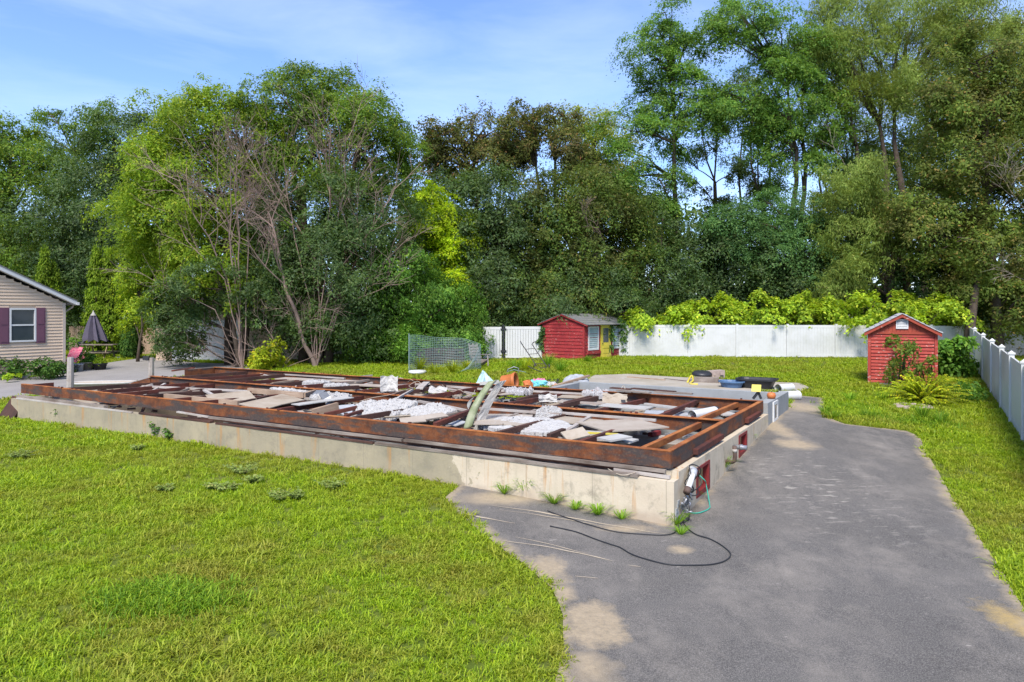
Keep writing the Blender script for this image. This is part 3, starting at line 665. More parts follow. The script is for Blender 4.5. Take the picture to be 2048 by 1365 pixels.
# back bay, middle and right
pk(800,757,840,770,1.02,1.02,.05,.05,'wood_pale','pale lath leaning right of the crumpled upright sheet')
pk(795,771,860,768,1.05,1.05,.05,.05,'wood_pale','thin pale stick left of the white bag in the back bay')
pk(838,778,853,765,1.08,1.16,.20,.04,'wood_pale','broad pale board end tilted up left of the white bag')
pk(780,806,825,780,1.15,1.2,.05,.05,'wood_pale','pale stick lying across the middle beam')
pk(890,773,1010,782,1.02,1.02,.07,.06,'wood_pale','pale batten in the back bay behind the green sheet')
pk(900,785,935,777,1.0,1.0,.05,.04,'wood_pale','thin lath in the tangle left of the green sheet')
pk(895,778,950,788,1.0,1.0,.05,.04,'wood_pale','second thin lath in the tangle left of the green sheet')
pk(978,785,1005,779,1.0,1.05,.09,.06,'wood_dark','dark stub of joist right behind the top of the green sheet')
pk(990,789,1060,782,1.04,1.04,.55,.02,'ply','beige board under the grey shredded insulation','board',None,'wall_board')
pk(1050,782,1180,789,1.06,1.06,.06,.05,'wood_pale','long pale batten along the back beam, right half')
pk(1035,800,1096,786,1.04,1.1,.09,.07,'wood_dark','dark joist beside the white crumpled bag in the back bay')
pk(1130,807,1182,794,1.02,1.06,.09,.07,'wood_dark','dark joist ending at the grey shredded insulation')
pk(1110,803,1210,808,1.02,1.02,.07,.05,'wood_pale','pale batten near the middle beam left of the tan square board')
pk(1205,810,1300,817,1.10,1.10,.5,.02,'sheet_white','whitish sheet lying under the tan square board','board',None,'wall_board')
pk(1120,793,1170,795,1.02,1.02,.5,.02,'card','dark beige board in the back bay between two insulation clumps','board',None,'wall_board')
pk(1290,808,1390,820,1.0,1.0,.10,.04,'sheet_white','white channel lying across the right back bay')
pk(1290,825,1395,829,.9,.9,.55,.03,'grey_pail','pale grey floor panel in the right back bay','floor sheet',None,'floor_sheet')
pk(1330,826,1400,802,.98,1.05,.06,.06,'wood_dark','dark pole rising in the right back bay','pole',None,'pole')
pk(1430,828,1462,826,0.97,0.97,.6,.03,'sheet_white','white sheet in the far right corner of the back bay','floor sheet',None,'floor_sheet')
pk(1420,836,1480,824,.8,.8,.05,.05,'alu','grey metal rail at the right end of the back bay','rail',None,'rail')
for k,(a,b_,lab) in enumerate([((1235,781),(1300,786),'left dark board on top of the back beam beside the block extension'),((1265,777),(1350,784),'middle dark board stacked on the back beam beside the block extension'),((1310,784),(1385,788),'dark thin board at the right of the stack on the back beam'),((1222,776),(1262,779),'black board at the left of the stack on the back beam')]):
    pk(a[0],a[1],b_[0],b_[1],1.21+.02*(k%2),1.21+.02*(k%2),.18,.03,'wood_dark' if k%2 else 'wood',lab,'plank','boards stacked on the back beam')

# insulation
def fleece(px, py, z, lu, lv, h, mat, label, seed, rot=0.0, ragged=.35, name='insulation', tilt=0.0):
    c = P(px, py, z); n_ = 60; h = h*.46; bm = bmesh.new(); m2 = max(12, int(n_ * lv / lu)); grid = {}
    ca, sa = math.cos(rot), math.sin(rot)
    for i in range(n_ + 1):
        for j in range(m2 + 1):
            a = i / n_ * 2 - 1; b_ = j / m2 * 2 - 1
            r = math.sqrt(a*a*.8 + b_*b_*.8) + ragged * mnoise.noise(Vector((a*1.7 + seed, b_*1.7, seed*.3))) + .12 * mnoise.noise(Vector((a*7 + seed, b_*7, 2)))
            if r > .98: continue
            q = max(0.0, 1 - r ** 3)
            lump = .10 + .75*abs(mnoise.noise(Vector((a*lu*2.6 + seed, b_*lv*2.6, .5)))) + .45 * abs(mnoise.noise(Vector((a*lu*6, b_*lv*6 + seed, 4)))) + .38 * abs(mnoise.noise(Vector((a*lu*14, b_*lv*14, seed))))
            zz_ = h * (.35 + .65 * q ** .5) * (.42 + .95 * lump) + tilt * b_
            jx = .025 * mnoise.noise(Vector((i*.9, j*.9, seed))); jy = .025 * mnoise.noise(Vector((i*.9, j*.9, seed + 9)))
            x = a * lu/2 + jx; y = b_ * lv/2 + jy
            w_ = UD * -(x*ca - y*sa) + VD * (x*sa + y*ca)
            grid[i, j] = bm.verts.new(c + w_ + Vector((0, 0, zz_)))
    bm.verts.ensure_lookup_table()
    for i in range(n_):
        for j in range(m2):
            k = [(i,j),(i+1,j),(i+1,j+1),(i,j+1)]
            if all(q in grid for q in k): bm.faces.new([grid[q] for q in k])
    edges = [e for e in bm.edges if len(e.link_faces) == 1]
    r_ = bmesh.ops.extrude_edge_only(bm, edges=edges)
    for v in [x for x in r_['geom'] if isinstance(x, bmesh.types.BMVert)]:
        v.co.z -= .05 + .3 * h
    top_ = list(grid.values())
    for k in range(int(14 * lu * lv)):                       # loose shreds standing off the batt
        v = random.choice(top_).co; s1 = random.uniform(.015, .04); d1 = Vector((random.gauss(0,1), random.gauss(0,1), random.gauss(0,.5))).normalized(); d2 = d1.orthogonal().normalized(); up = Vector((0,0,random.uniform(0,.03)))
        q_ = [bm.verts.new(v + up + d1*s1), bm.verts.new(v + up + d2*s1*.7 + Vector((0,0,.02))), bm.verts.new(v + up - d1*s1), bm.verts.new(v + up - d2*s1*.7)]
        bm.faces.new(q_)
    for v in [v for v in bm.verts if not v.link_faces]: bm.verts.remove(v)
    me = bpy.data.meshes.new(name); bm.to_mesh(me); bm.free(); me.materials.append(M[mat])
    o = bpy.data.objects.new(name, me); C.objects.link(o)
    me.transform(Matrix.Translation(-c)); o.location = c
    props(o, label=label, category='insulation', group='torn insulation batts in the wreckage')
fleece(593,783,1.02,1.9,.62,.22,'insul','flat white insulation roll behind the tan joist, left half of the front bay',1.3,.0,.12)
fleece(662,797,1.03,.95,1.0,.26,'insul','white insulation draped over the joist under the bent grey strap',2.7,.5,.3)
fleece(762,822,1.0,1.35,1.25,.34,'insul','left of the two white insulation mounds near the front beam',4.1,.1,.35,tilt=.12)
fleece(856,826,1.0,1.30,1.0,.26,'insul','right of the two white insulation mounds near the front beam',5.9,-.1,.35,tilt=.06)
fleece(1052,852,1.0,1.95,1.15,.15,'insul','biggest white insulation blanket, right of the green sheet',8.2,.0,.16,tilt=.05)
fleece(1098,831,1.05,.55,.65,.24,'insul','raised corner flap of the biggest insulation blanket',9.4,.3,.2,tilt=.1)
fleece(632,768,1.0,.85,.75,.26,'insul','small white insulation clump behind the middle beam, left half',11.2,.2,.35)
fleece(674,773,1.0,.80,.6,.20,'insul','low white insulation strip right of the small clump behind the middle beam',12.5,.1,.4)
fleece(1036,787,1.02,.75,.75,.36,'insul_grey','grey white shredded insulation heap right of the green sheet in the back bay',14.3,.2,.45)
fleece(1190,793,1.02,.70,.70,.38,'insul_grey','dark grey shredded insulation left of the tan square board',15.8,.2,.5)
fleece(1010,781,1.0,.5,.45,.2,'insul','tuft of white insulation left of the grey shredded heap',17.1,.2,.5)

def crumple(px, py, z, w, h, lean, mat, label, cat, seed, ang=0.0, name='sheet', bend=.12):
    c = P(px, py, z); x = Vector((math.cos(ang), math.sin(ang), 0)); y = Vector((-math.sin(ang), math.cos(ang), 0))
    def fn(a, b_):
        q = .05 * mnoise.noise(Vector((a*3 + seed, b_*3, 0))) + .02 * mnoise.noise(Vector((a*9, b_*9, seed)))
        fold = .05 * abs(((a + b_ * .6 + seed) * 2.1) % 1 - .5)
        return c + x*((a-.5)*w + .03*mnoise.noise(Vector((b_*4, seed, 0)))) + y*(lean*b_*h + bend*math.sin(a*3.0) + q + fold) + Vector((0,0,b_*h*math.sqrt(max(.05,1-lean*lean)) + .06*mnoise.noise(Vector((a*4, seed, 5)))*b_))
    b = MB(); b.sheet(fn, 18, 14, .006); return solo(name, b, M[mat], label, cat, c)
crumple(778,784,.98,.50,.46,.25,'sheet_white','crumpled white sheet standing upright behind the middle beam','sheet',1.7,.1,'crumpled_sheet')
crumple(875,787,1.0,.52,.24,.75,'sheet_white','folded white sheet lying in the back bay left of the green sheet','sheet',3.3,.0,'folded_sheet',.05)
crumple(1096,805,1.04,.46,.20,.5,'sheet_white','small white bag shaped sheet right of the green sheet behind the middle beam','sheet',5.1,.0,'crumpled_sheet',.1)
crumple(1228,809,1.0,.62,.34,.75,'card','tan square board with a dark hole leaning behind the middle beam','board',7.7,-.25,'tan_board',.0)
b = MB(); c = P(1246,805,1.16); b.box(c + Vector((0,-.05,.03)), (1,-.25,0), (0,.75,.66), (0,-.66,.75), .05, .045, .006); solo('hole_shade', b, M['black'], 'small black plate painting the shade in the hole of the tan board', 'dark patch', c)  # black plate painted in for the shade inside the board's hole
# the green sheet standing up out of the wreckage: a curved strip with a pale folded edge
base = P(936,858,.9); top = at(975,764,base.y + .25)
def gfn(a, b_):
    p = base.lerp(top, b_) + Vector((-.05*math.sin(b_*3.1) + .10*b_*b_, 0, 0))
    th = (a - .5) * 2.4; r = .092
    return p + Vector((r*math.sin(th)*1.15, -r*math.cos(th) + .015*mnoise.noise(Vector((a*3, b_*5, 1))), .05*a))
t = thing('bent_sheet', 'tall curled green metal sheet standing up out of the wreckage', 'sheet', base)
b = MB(); b.sheet(gfn, 12, 20, .006); part(t, 'green_face', b, M['green_sheet'], True)
def gfn2(a, b_):
    p = base.lerp(top, b_) + Vector((-.05*math.sin(b_*3.1) + .10*b_*b_, 0, 0)) + Vector((.13 + .17*a, -.03 + .12*a + .03*math.sin(b_*9), .02*a - .1*(1-b_)*a))
    return p + Vector((.01*mnoise.noise(Vector((a*4, b_*6, 7))), .02*mnoise.noise(Vector((a*4, b_*8, 3))), 0))
b = MB(); b.sheet(gfn2, 6, 20, .006); part(t, 'pale_fold', b, M['sheet_white'])
b = MB(); b.sheet(lambda a, b_: top + Vector((-.16 + .4*a, -.06*math.sin(a*3) , -.07*b_ + .04*a)), 8, 3, .006); part(t, 'torn_tip', b, M['sheet_white'])
b = MB(); b.sheet(lambda a, b_: base.lerp(top, .42 + .25*b_) + Vector((-.16 - .07*math.sin(b_*3.1)*a, -.02 - .05*a, 0)), 4, 8, .006); part(t, 'torn_flap', b, M['sheet_white'])
# bent grey strap
pts = [P(628,786,1.14), P(645,786,1.2), P(653,796,1.16), P(659,806,1.04), P(662,815,.95)]
b = MB()
for i in range(4): b.bar(pts[i], pts[i+1], .20, .012, up=(.2,-.9,.5))
solo('metal_strap', b, M['alu'], 'bent grey metal strap curling over the insulation in the front bay', 'strap')
# white roll at the right end
a, b_ = P(1384,832,1.0), P(1430,823,1.02); b = MB(); b.tube([a, a.lerp(b_,.5), b_], .115, 16, False); b.tube([a.lerp(b_,.02), b_.lerp(a,.02)], .10, 16, False)
t = thing('white_duct', 'short white duct pipe lying at the right end of the back bay', 'duct', a); part(t, 'sleeve', b, M['pvc'], True)
b = MB(); b.tube([b_ - (b_-a).normalized()*.02, b_ + (b_-a).normalized()*.05], .118, 16); part(t, 'collar', b, M['black'])
# string and wire
def cord(px, r, mat, label, cat, name, n=6):
    pts = [Vector(p) for p in px]; out = []
    for i in range(len(pts) - 1):
        p0, p1, p2, p3 = pts[max(i-1,0)], pts[i], pts[i+1], pts[min(i+2, len(pts)-1)]
        for k in range(7):
            s_ = k / 7; out.append(.5 * ((2*p1) + (p2-p0)*s_ + (2*p0-5*p1+4*p2-p3)*s_*s_ + (3*p1-p0-3*p2+p3)*s_**3))
    out.append(pts[-1]); b = MB(); b.tube(out, r, n); return solo(name, b, M[mat], label, cat, pts[0], smooth=True)
cord([P(1243,777,1.25),P(1247,772,1.3),P(1250,778,1.25),P(1248,790,1.05),P(1244,796,1.0),P(1248,798,1.0)], .008, 'rope', 'pale string hanging down the inside of the back beam', 'string', 'string')
cord([P(720,803,1.1),P(745,796,1.16),P(780,790,1.2),P(800,783,1.22),P(822,777,1.18)], .007, 'rope', 'pale string slung over the middle beam near the white sheet', 'string', 'string')
cord([P(1216,938,.80),P(1240,950,.76),P(1262,948,.79),P(1290,938,.80),P(1312,935,.80)], .006, 'rope', 'thin pale string lying on the tan timber of the cream wall', 'string', 'string')
cord([P(815,766,1.05),P(822,760,1.22),P(832,768,1.1),P(828,776,1.1),P(818,772,1.1),P(835,763,1.2),P(845,772,1.08)], .007, 'rope', 'tangle of pale cord beside the upright white sheet', 'string', 'string')
cord([P(884,770,1.1),P(893,778,1.1),P(905,784,1.08),P(918,780,1.1),P(930,786,1.08),P(945,790,1.1),P(950,780,1.15)], .007, 'rope', 'tangle of pale cord left of the green sheet top', 'string', 'string')
# small scraps all over
q = MB(); q2 = MB(); q3 = MB()
for k in range(900):
    u = random.uniform(.6, 19.2); v = random.uniform(.15, W - .15)
    if abs(v - W/2) < .12: continue
    if u < 2.6 and random.random() < .75: continue
    z = random.uniform(.74, .93); l = random.expovariate(1/.13) + .04; a = random.uniform(0, 6.28); c = F(u, v, z)
    x = Vector((math.cos(a), math.sin(a), random.uniform(-.25,.25))).normalized(); y = Vector((0,0,1)).cross(x).normalized(); zz_ = x.cross(y)
    (q, q2, q3)[random.choices((0,1,2), (4,4,3))[0]].box(c, x, y, zz_, min(l, .6), random.uniform(.015,.07), random.uniform(.006,.03))
for mb_, mt in ((q,'wood_dark'), (q2,'card'), (q3,'wood_pale')): struct('rubble', mb_, M[mt], kind='stuff')
# fallen floor under the bays, broken into sheets with gaps
rr = random.Random(5)
ORD = ('first','second','third','fourth','fifth','sixth','seventh','eighth','ninth','tenth','eleventh','twelfth','thirteenth','fourteenth','fifteenth')
for k in range(15):
    for bay in (0, 1):
        if (k, bay) in ((0,0),(0,1),(10,0)) : continue
        u0 = .9 + k * 1.22; v0 = .15 + bay * (W/2); z = .78 + rr.uniform(-.08,.07)
        if rr.random() < .16: continue
        b = MB(); c = F(u0 + .6, v0 + 1.6, z); tu, tv = rr.uniform(-.08,.08), rr.uniform(-.05,.05)
        x = (UD + Vector((0,0,tu))).normalized(); y = (VD + Vector((0,0,tv))).normalized(); zz_ = x.cross(y).normalized()
        b.box(c, x, y, zz_, rr.uniform(.45,.6), rr.uniform(1.0,1.6), .012)
        bay_n = ('front', 'back')[bay]
        solo('floor_sheet', b, M[rr.choice(('ply','card','ply','card','wood_tan'))], f'fallen floor sheet number {k} counted from the driveway end under the {bay_n} bay joists'.replace(f'number {k}', ORD[k]), 'floor sheet', c, f'fallen floor sheets in the {bay_n} bay')

# ------------------------------------------------------------------ things behind the frame
c = P(672,0+0+777,1.0)
t = thing('tarp', 'pale teal folded tarp standing behind the back beam', 'tarp', at(968,770,24.5))
z0 = g(at(968,770,24.5).x, 24.5)
A, Bp, Cc, D = at(945,768,24.5), at(966,741,24.6), at(1003,768,24.5), at(985,769,25.3); A.z = Cc.z = D.z = z0
E = at(962,768,24.0); E.z = z0
b = MB()
def tri(p, q_, r_, s): 
    b.sheet(lambda a, b2: (p.lerp(q_, a)).lerp(r_, b2*.999) + Vector((0,-.04,.02))*mnoise.noise(Vector((a*4+s, b2*4, 0)))*2, 10, 10, .01)
tri(A, E, Bp, 1); tri(E, Cc, Bp, 4); tri(Cc, D, Bp, 7); part(t, 'folded_sheet', b, M['teal'])
# orange tub on its side, split rim
c = at(1022,768,24.2); c.z = g(c.x, c.y) + .26; ax = Vector((.92,-.28,.12)).normalized()
t = thing('orange_tub', 'cracked orange plastic tub on its side behind the back beam', 'tub', c)
b = MB(); b.lathe(c - ax*.32, [(.0,0),(.24,0.0),(.25,.02),(.285,.45),(.32,.46),(.33,.50),(.305,.52),(.27,.47),(.235,.03),(.0,.03)], 20, ax); part(t, 'shell', b, M['orange'], True)
b = MB(); b.lathe(c + ax*.08, [(.283,0),(.30,.01),(.30,.05),(.286,.06)], 20, ax); part(t, 'rim_band', b, M['orange'], True)
def lumps(name, pxs, Y, r, mat, label, cat, seed, sq=.8):
    b = MB()
    for k, (x, y) in enumerate(pxs):
        c = at(x, y, Y); c.z = g(c.x, c.y) + r*.6
        vs = []; fs = []; n1, n2 = 7, 12
        for i in range(n1 + 1):
            th = math.pi * i / n1
            for j in range(n2):
                ph = 2*math.pi*j/n2; d = Vector((math.sin(th)*math.cos(ph), math.sin(th)*math.sin(ph), math.cos(th)*sq))
                vs.append(c + d * r * (1 + .55*mnoise.noise(d*2.1 + Vector((seed+k*3, 0, 0)))))
        fs = [(i*n2+j, i*n2+(j+1)%n2, (i+1)*n2+(j+1)%n2, (i+1)*n2+j) for i in range(n1) for j in range(n2)]; b.add(vs, fs)
    return solo(name, b, M[mat], label, cat)
lumps('toy', [(1072,758),(1080,752),(1086,757)], 25.2, .17, 'pink', 'pink plastic toy heap beside the orange tub', 'toy', 2)
lumps('plastic_bag', [(1068,765),(1078,768),(1086,766)], 24.4, .19, 'cyan', 'cyan plastic bag right of the orange tub behind the back beam', 'bag', 5)
lumps('ball', [(1056,768)], 24.2, .19, 'orange', 'faded orange ball between the orange tub and the cyan bag', 'ball', 9, 1.0)
lumps('plastic_bag', [(1098,766),(1106,764)], 24.4, .15, 'sheet_white', 'small white bag right of the cyan bag', 'bag', 15)
lumps('plastic_bag', [(1112,766)], 24.0, .13, 'orange', 'little orange and white bag at the left end of the concrete pad', 'bag', 19)
b = MB(); b.sheet(lambda a, b_: (lambda q: Vector((q.x, q.y, g(q.x, q.y) + .06 + .05*abs(mnoise.noise(Vector((a*5, b_*5, 3)))))))(at(1050 + 70*a, 760 + 8*b_, 26.5 - 2.0*b_)), 14, 8, .01); solo('black_sheet', b, M['black'], 'flat black plastic sheet on the grass behind the orange tub', 'sheet')
b = MB(); b.sheet(lambda a, b_: (lambda q: Vector((q.x, q.y, g(q.x, q.y) + .12 + .24*math.sin(math.pi*a)**.7*(1-.6*b_) + .05*mnoise.noise(Vector((a*6, b_*6, 5))))))(at(1126 + 52*a, 760 + 5*b_, 25.4 - 1.2*b_)), 16, 10, .012); solo('grey_tarp', b, M['grey_pail'], 'pale grey tarp heaped over the left corner of the block extension', 'tarp')
plank((at(1108,773,23.2), at(1178,752,25.0)), .1, .07, 'wood_tan', 'tan plank leaning on the left corner of the block extension')
b = MB(); c = at(835,747,30.5); c.z = g(c.x, c.y) + .12
b.lathe(c, [(.0,.05),(.35,.05),(.40,0),(.38,-.08),(.0,-.08)], 16); solo('white_slab', b, M['pvc'], 'white round slab lying in the grass beside the wire roll', 'slab', c, smooth=True)

# on the concrete pad
c = G(1427,759); t = thing('concrete_block', 'rough tan block standing on the concrete pad', 'block', c)
b = MB(); b.box(c + Vector((0,0,.17)), (.97,.2,.05), (-.2,.97,0), (0,0,1), .38, .2, .17)
for k in range(5): b.box(c + Vector((random.uniform(-.35,.35), -.2, random.uniform(.05,.3))), (1,0,.1), (0,1,0), (-.1,0,1), .07, .02, .05)
part(t, 'block_body', b, M['brick'])
plank((G(1388,766) + Vector((0,0,.12)), G(1438,768) + Vector((0,0,.12))), .28, .2, 'wood', 'heavy grey timber block lying on the concrete pad', 'timber', None, 'timber')
b = MB(); c = G(1404,760); b.lathe(c + Vector((0,0,.22)), [(0,.12),(.30,.10),(.38,.03),(.38,-.04),(0,-.04)], 18, (.0,-.1,1)); solo('round_cushion', b, M['black'], 'flat black round seat lying on the heavy timber block', 'seat', c, smooth=True)
cord([G(1375,768)+Vector((0,0,.05)),G(1383,762)+Vector((0,0,.2)),G(1386,767)+Vector((0,0,.1)),G(1380,771)+Vector((0,0,.05)),G(1396,772)+Vector((0,0,.05))], .035, 'yellow', 'yellow strap left of the black seat on the concrete pad', 'strap', 'yellow_strap')
plank((G(1255,757)+Vector((0,0,.05)), G(1330,763)+Vector((0,0,.05))), .08, .05, 'wood_tan', 'thin tan lath on the left of the concrete pad')
plank((G(1330,760)+Vector((0,0,.04)), G(1372,765)+Vector((0,0,.04))), .08, .05, 'wood', 'thin grey lath on the middle of the concrete pad')
plank((G(1200,757)+Vector((0,0,.04)), G(1250,760)+Vector((0,0,.04))), .06, .04, 'wood_pale', 'pale lath at the far left of the concrete pad')
def tub(px, py, rx, ry, h, mat, label, n_=18, rect=False, lipm=None):
    c = G(px, py); t = thing('plastic_tub', label, 'tub', c)
    def ring(k, z):
        out = []
        for i in range(n_):
            a = 2*math.pi*i/n_; ca, sa = math.cos(a), math.sin(a)
            e = .35 if rect else 1.0
            out.append(c + UD*(-1)*rx*k*math.copysign(abs(ca)**e, ca) + VD*ry*k*math.copysign(abs(sa)**e, sa) + Vector((0,0,z)))
        return out
    b = MB(); rings = [ring(.75, .01), ring(1.0, h), ring(1.08, h), ring(1.08, h-.04), ring(1.04, h-.04)]; b2 = [ring(.97, h-.005), ring(.73, .05)]
    vs = [p for r_ in rings for p in r_]; fs = [(i*n_+j, i*n_+(j+1)%n_, (i+1)*n_+(j+1)%n_, (i+1)*n_+j) for i in (0,) for j in range(n_)] + [tuple(range(n_))]
    b.add(rings[0] + rings[1], fs); inner = b2[0] + b2[1]
    b.add(inner, [(j, (j+1)%n_, n_+(j+1)%n_, n_+j) for j in range(n_)] + [tuple(n_ + j for j in range(n_))])
    part(t, 'tub_body', b, M[mat])
    b = MB(); o_ = rings[1]; lip = [ring(.97, h-.002), ring(1.08, h+.005), ring(1.08, h-.05), ring(1.01, h-.05)]
    vs = [p for r_ in lip for p in r_]; b.add(vs, [(i*n_+j, i*n_+(j+1)%n_, (i+1)*n_+(j+1)%n_, (i+1)*n_+j) for i in range(3) for j in range(n_)])
    part(t, 'rim', b, M[mat]); return t
tub(1463,777,.42,.34,.26,'blue','blue oval plastic tub on the concrete pad','' or 18)
tub(1514,778,.62,.46,.36,'black','black rectangular mixing tub on the concrete pad',24,True)
for (x0,y0,x1,y1,lab) in ((1556,802,1596,801,'nearer white plastic pipe lying at the end of the driveway'),(1556,787,1582,785,'farther white plastic pipe lying at the edge of the concrete pad')):
    a, b_ = G(x0,y0), G(x1,y1); a.z += .15; b_.z += .15; d = (b_-a).normalized()
    t = thing('plastic_pipe', lab, 'pipe', a, 'white pipes by the driveway end'); b = MB()
    b.tube([a, b_], .145, 18, False); b.tube([a + d*.005, b_ - d*.005], .125, 18, False); part(t, 'pipe_wall', b, M['pvc'], True)
    b = MB(); b.tube([b_ - d*.10, b_ + d*.004], .155, 18, False); part(t, 'pipe_socket', b, M['pvc'], True)
# yellow card on the corner, orange pumpkin, black bits on the extension wall
c = F(-.02 + .25, W + .35, 1.22); t = thing('yellow_card', 'bright yellow card stuck in a black clamp at the end of the back beam', 'card', c)
b = MB(); b.box(c + Vector((0,0,.20)), (.9,-.43,.0), (.25,.5,.83), (-.4,-.8,.5), .11, .10, .004); part(t, 'card_face', b, M['yellow'])
b = MB(); b.bar(c + Vector((-.08,0,-.06)), c + Vector((.05,0,.1)), .06, .05); b.bar(c + Vector((.12,0,-.06)), c + Vector((.05,0,.1)), .05, .05); part(t, 'clamp', b, M['black'])
c = F(-.0, W + 1.05, ZA + .08); t = thing('pumpkin', 'small orange pumpkin ball on top of the grey side wall', 'pumpkin', c); b = MB()
b.lathe(c - Vector((0,0,.08)), [(.02,0),(.09,.01),(.115,.08),(.09,.15),(.02,.165)], 14); part(t, 'pumpkin_shell', b, M['orange'], True)
b = MB(); b.tube([c + Vector((0,0,.08)), c + Vector((.01,0,.12))], .014, 6); part(t, 'stalk', b, M['stem'])

# ------------------------------------------------------------------ pipes and cables on the driveway wall
def sw(v, z, off=.0): return F(-.12 - off, v, z)
t = thing('vent_pipe', 'short rusty elbow pipe standing out of the cream wall', 'pipe', sw(2.95, .55))
b = MB(); b.tube([sw(2.95,.47), sw(2.95,.47,.12), sw(2.95,.50,.16), sw(2.95,.58,.17), sw(2.95,.78,.16)], .04, 12); part(t, 'pipe_bend', b, M['stovepipe'], True)
b = MB(); b.tube([sw(2.95,.66,.165), sw(2.95,.72,.163)], .045, 12); part(t, 'band', b, M['sheet_white'], True)
t = thing('stub_pipe', 'short grey metal pipe poking out of the cream wall beside the farther red opening', 'pipe', sw(3.55, .66))
b = MB(); b.tube([sw(3.55,.65), sw(3.55,.655,.26)], .045, 12); part(t, 'pipe_barrel', b, M['alu'], True)
b = MB(); b.tube([sw(3.55,.655,.12), sw(3.55,.655,.18)], .055, 12); part(t, 'coupling', b, M['alu'], True)
t = thing('service_mast', 'grey electrical conduit head with loose wires bracketed to the wall corner', 'conduit', sw(.35, .74))
b = MB(); b.tube([sw(.05,.56,.12), sw(.25,.68,.12), sw(.42,.78,.11), sw(.50,.80,.08), sw(.55,.80,.0)], .045, 12); part(t, 'conduit', b, M['pvc'], True)
b = MB(); b.tube([sw(.02,.545,.12), sw(.10,.59,.12)], .055, 12); part(t, 'collar', b, M['stovepipe'], True)
b = MB(); b.tube([sw(.36,.745,.115), sw(.46,.80,.105)], .06, 12); part(t, 'weather_head', b, M['grey_pail'], True)
b = MB(); r2 = random.Random(3)
for k in range(16):
    p = sw(r2.uniform(-.0,.22), r2.uniform(.18,.52), r2.uniform(.02,.12)); q_ = p + Vector((r2.uniform(-.08,.08), r2.uniform(-.06,.06), r2.uniform(-.14,.1)))
    b.tube([p, (p + q_)/2 + Vector((r2.uniform(-.04,.04),0,.02)), q_], r2.uniform(.012,.022), 6)
part(t, 'wire_bundle', b, M['alu'], True)
def loop(c, r, z0, n_=22, seed=0, turns=1.0):
    return [sw(c + r*math.cos(6.283*turns*k/n_ + seed), z0 + r*.8*math.sin(6.283*turns*k/n_ + seed), .07 + .05*math.sin(k*.7 + seed)) for k in range(n_ + 1)]
b = MB()
for k, (cc, r, z) in enumerate(((.55,.30,.62),(.62,.24,.60),(.48,.22,.66))): b.tube(loop(cc, r, z, seed=k*1.3, turns=.86), .009, 6)
part(t, 'wire_loops', b, M['rubber'], True)
def gd(px, py, dz=.035):
    p = G(px, py); p.z += dz; return p
cord([sw(.12,.30,.10), sw(.10,.12,.12), gd(1366,1046), gd(1374,1060), gd(1392,1074), gd(1420,1083), gd(1445,1097), gd(1461,1113), gd(1452,1126), gd(1425,1134), gd(1380,1136), gd(1335,1134), gd(1290,1123), gd(1262,1113), gd(1240,1100), gd(1222,1094), gd(1190,1083), gd(1150,1068), gd(1100,1057)], .0085, 'rubber', 'longer black cable making a wide loop across the asphalt', 'cable', 'cable')
cord([sw(.16,.30,.12), sw(.14,.10,.12), gd(1362,1052), gd(1352,1068), gd(1330,1075), gd(1280,1073), gd(1230,1068), gd(1180,1055), gd(1140,1042), gd(1110,1032), gd(1095,1026)], .0075, 'rubber', 'shorter black cable lying close to the front wall on the asphalt', 'cable', 'cable')
cord([sw(.95,.62,.05), sw(1.0,.52,.14), gd(1412,998,.25), gd(1419,1012), gd(1418,1022), gd(1400,1030), gd(1385,1031), gd(1362,1029), gd(1350,1031)], .009, 'wire_green', 'thin green wire looping from the red opening to the ground', 'wire', 'wire')

# left end of the foundation
plank((at(12,836,20.6), at(40,796,20.9)), .55, .05, 'wood_dark', 'dark weathered board leaning against the left end of the wall', 'board', None, 'leaning_board', .3)
c = G(205,786); 
t = thing('old_bathtub', 'pale shallow tub lying on the grass behind the left end of the front beam', 'tub', c)
b = MB(); x = Vector((.98,.17,0)); y = Vector((-.17,.98,0))
def rim(k, z, n_=20): return [c + x*1.15*k*math.copysign(abs(math.cos(6.283*i/n_))**.6, math.cos(6.283*i/n_)) + y*.45*k*math.copysign(abs(math.sin(6.283*i/n_))**.6, math.sin(6.283*i/n_)) + Vector((0,0,z)) for i in range(n_)]
n_ = 20; rs = [rim(.85, .0), rim(.95, .33), rim(1.04, .36), rim(1.02, .41), rim(.9, .40), rim(.78, .1)]
b.add([p for r_ in rs for p in r_], [(i*n_+j, i*n_+(j+1)%n_, (i+1)*n_+(j+1)%n_, (i+1)*n_+j) for i in range(5) for j in range(n_)] + [tuple(5*n_+j for j in range(n_))]); part(t, 'tub_shell', b, M['ply'], True)
b = MB(); b.tube(rim(1.0, .39) + rim(1.0, .39)[:1], .035, 8); part(t, 'rim', b, M['sheet_white'], True)
for (px, py0, py1, Y, lab) in ((139, 715, 800, 23.6, 'weathered grey wooden post behind the left end of the front beam'), (301, 716, 768, 28.5, 'weathered grey wooden post at the bent end of the middle beam')):
    a = at(px + 2, py0, Y); e = at(px, py1, Y); e.z = g(e.x, Y) - .1
    b = MB(); b.tube([e, e.lerp(a,.5) + Vector((.01,0,0)), a], [.115,.11,.10], 8); 
    t = thing('wooden_post', lab, 'post', e); part(t, 'shaft', b, M['wood_pale'])
    if px > 200:
        b = MB(); b.bar(a + Vector((-.05,-.1,-.02)), a + Vector((-.28,-.1,.0)), .1, .16); part(t, 'hinge', b, M['black'])
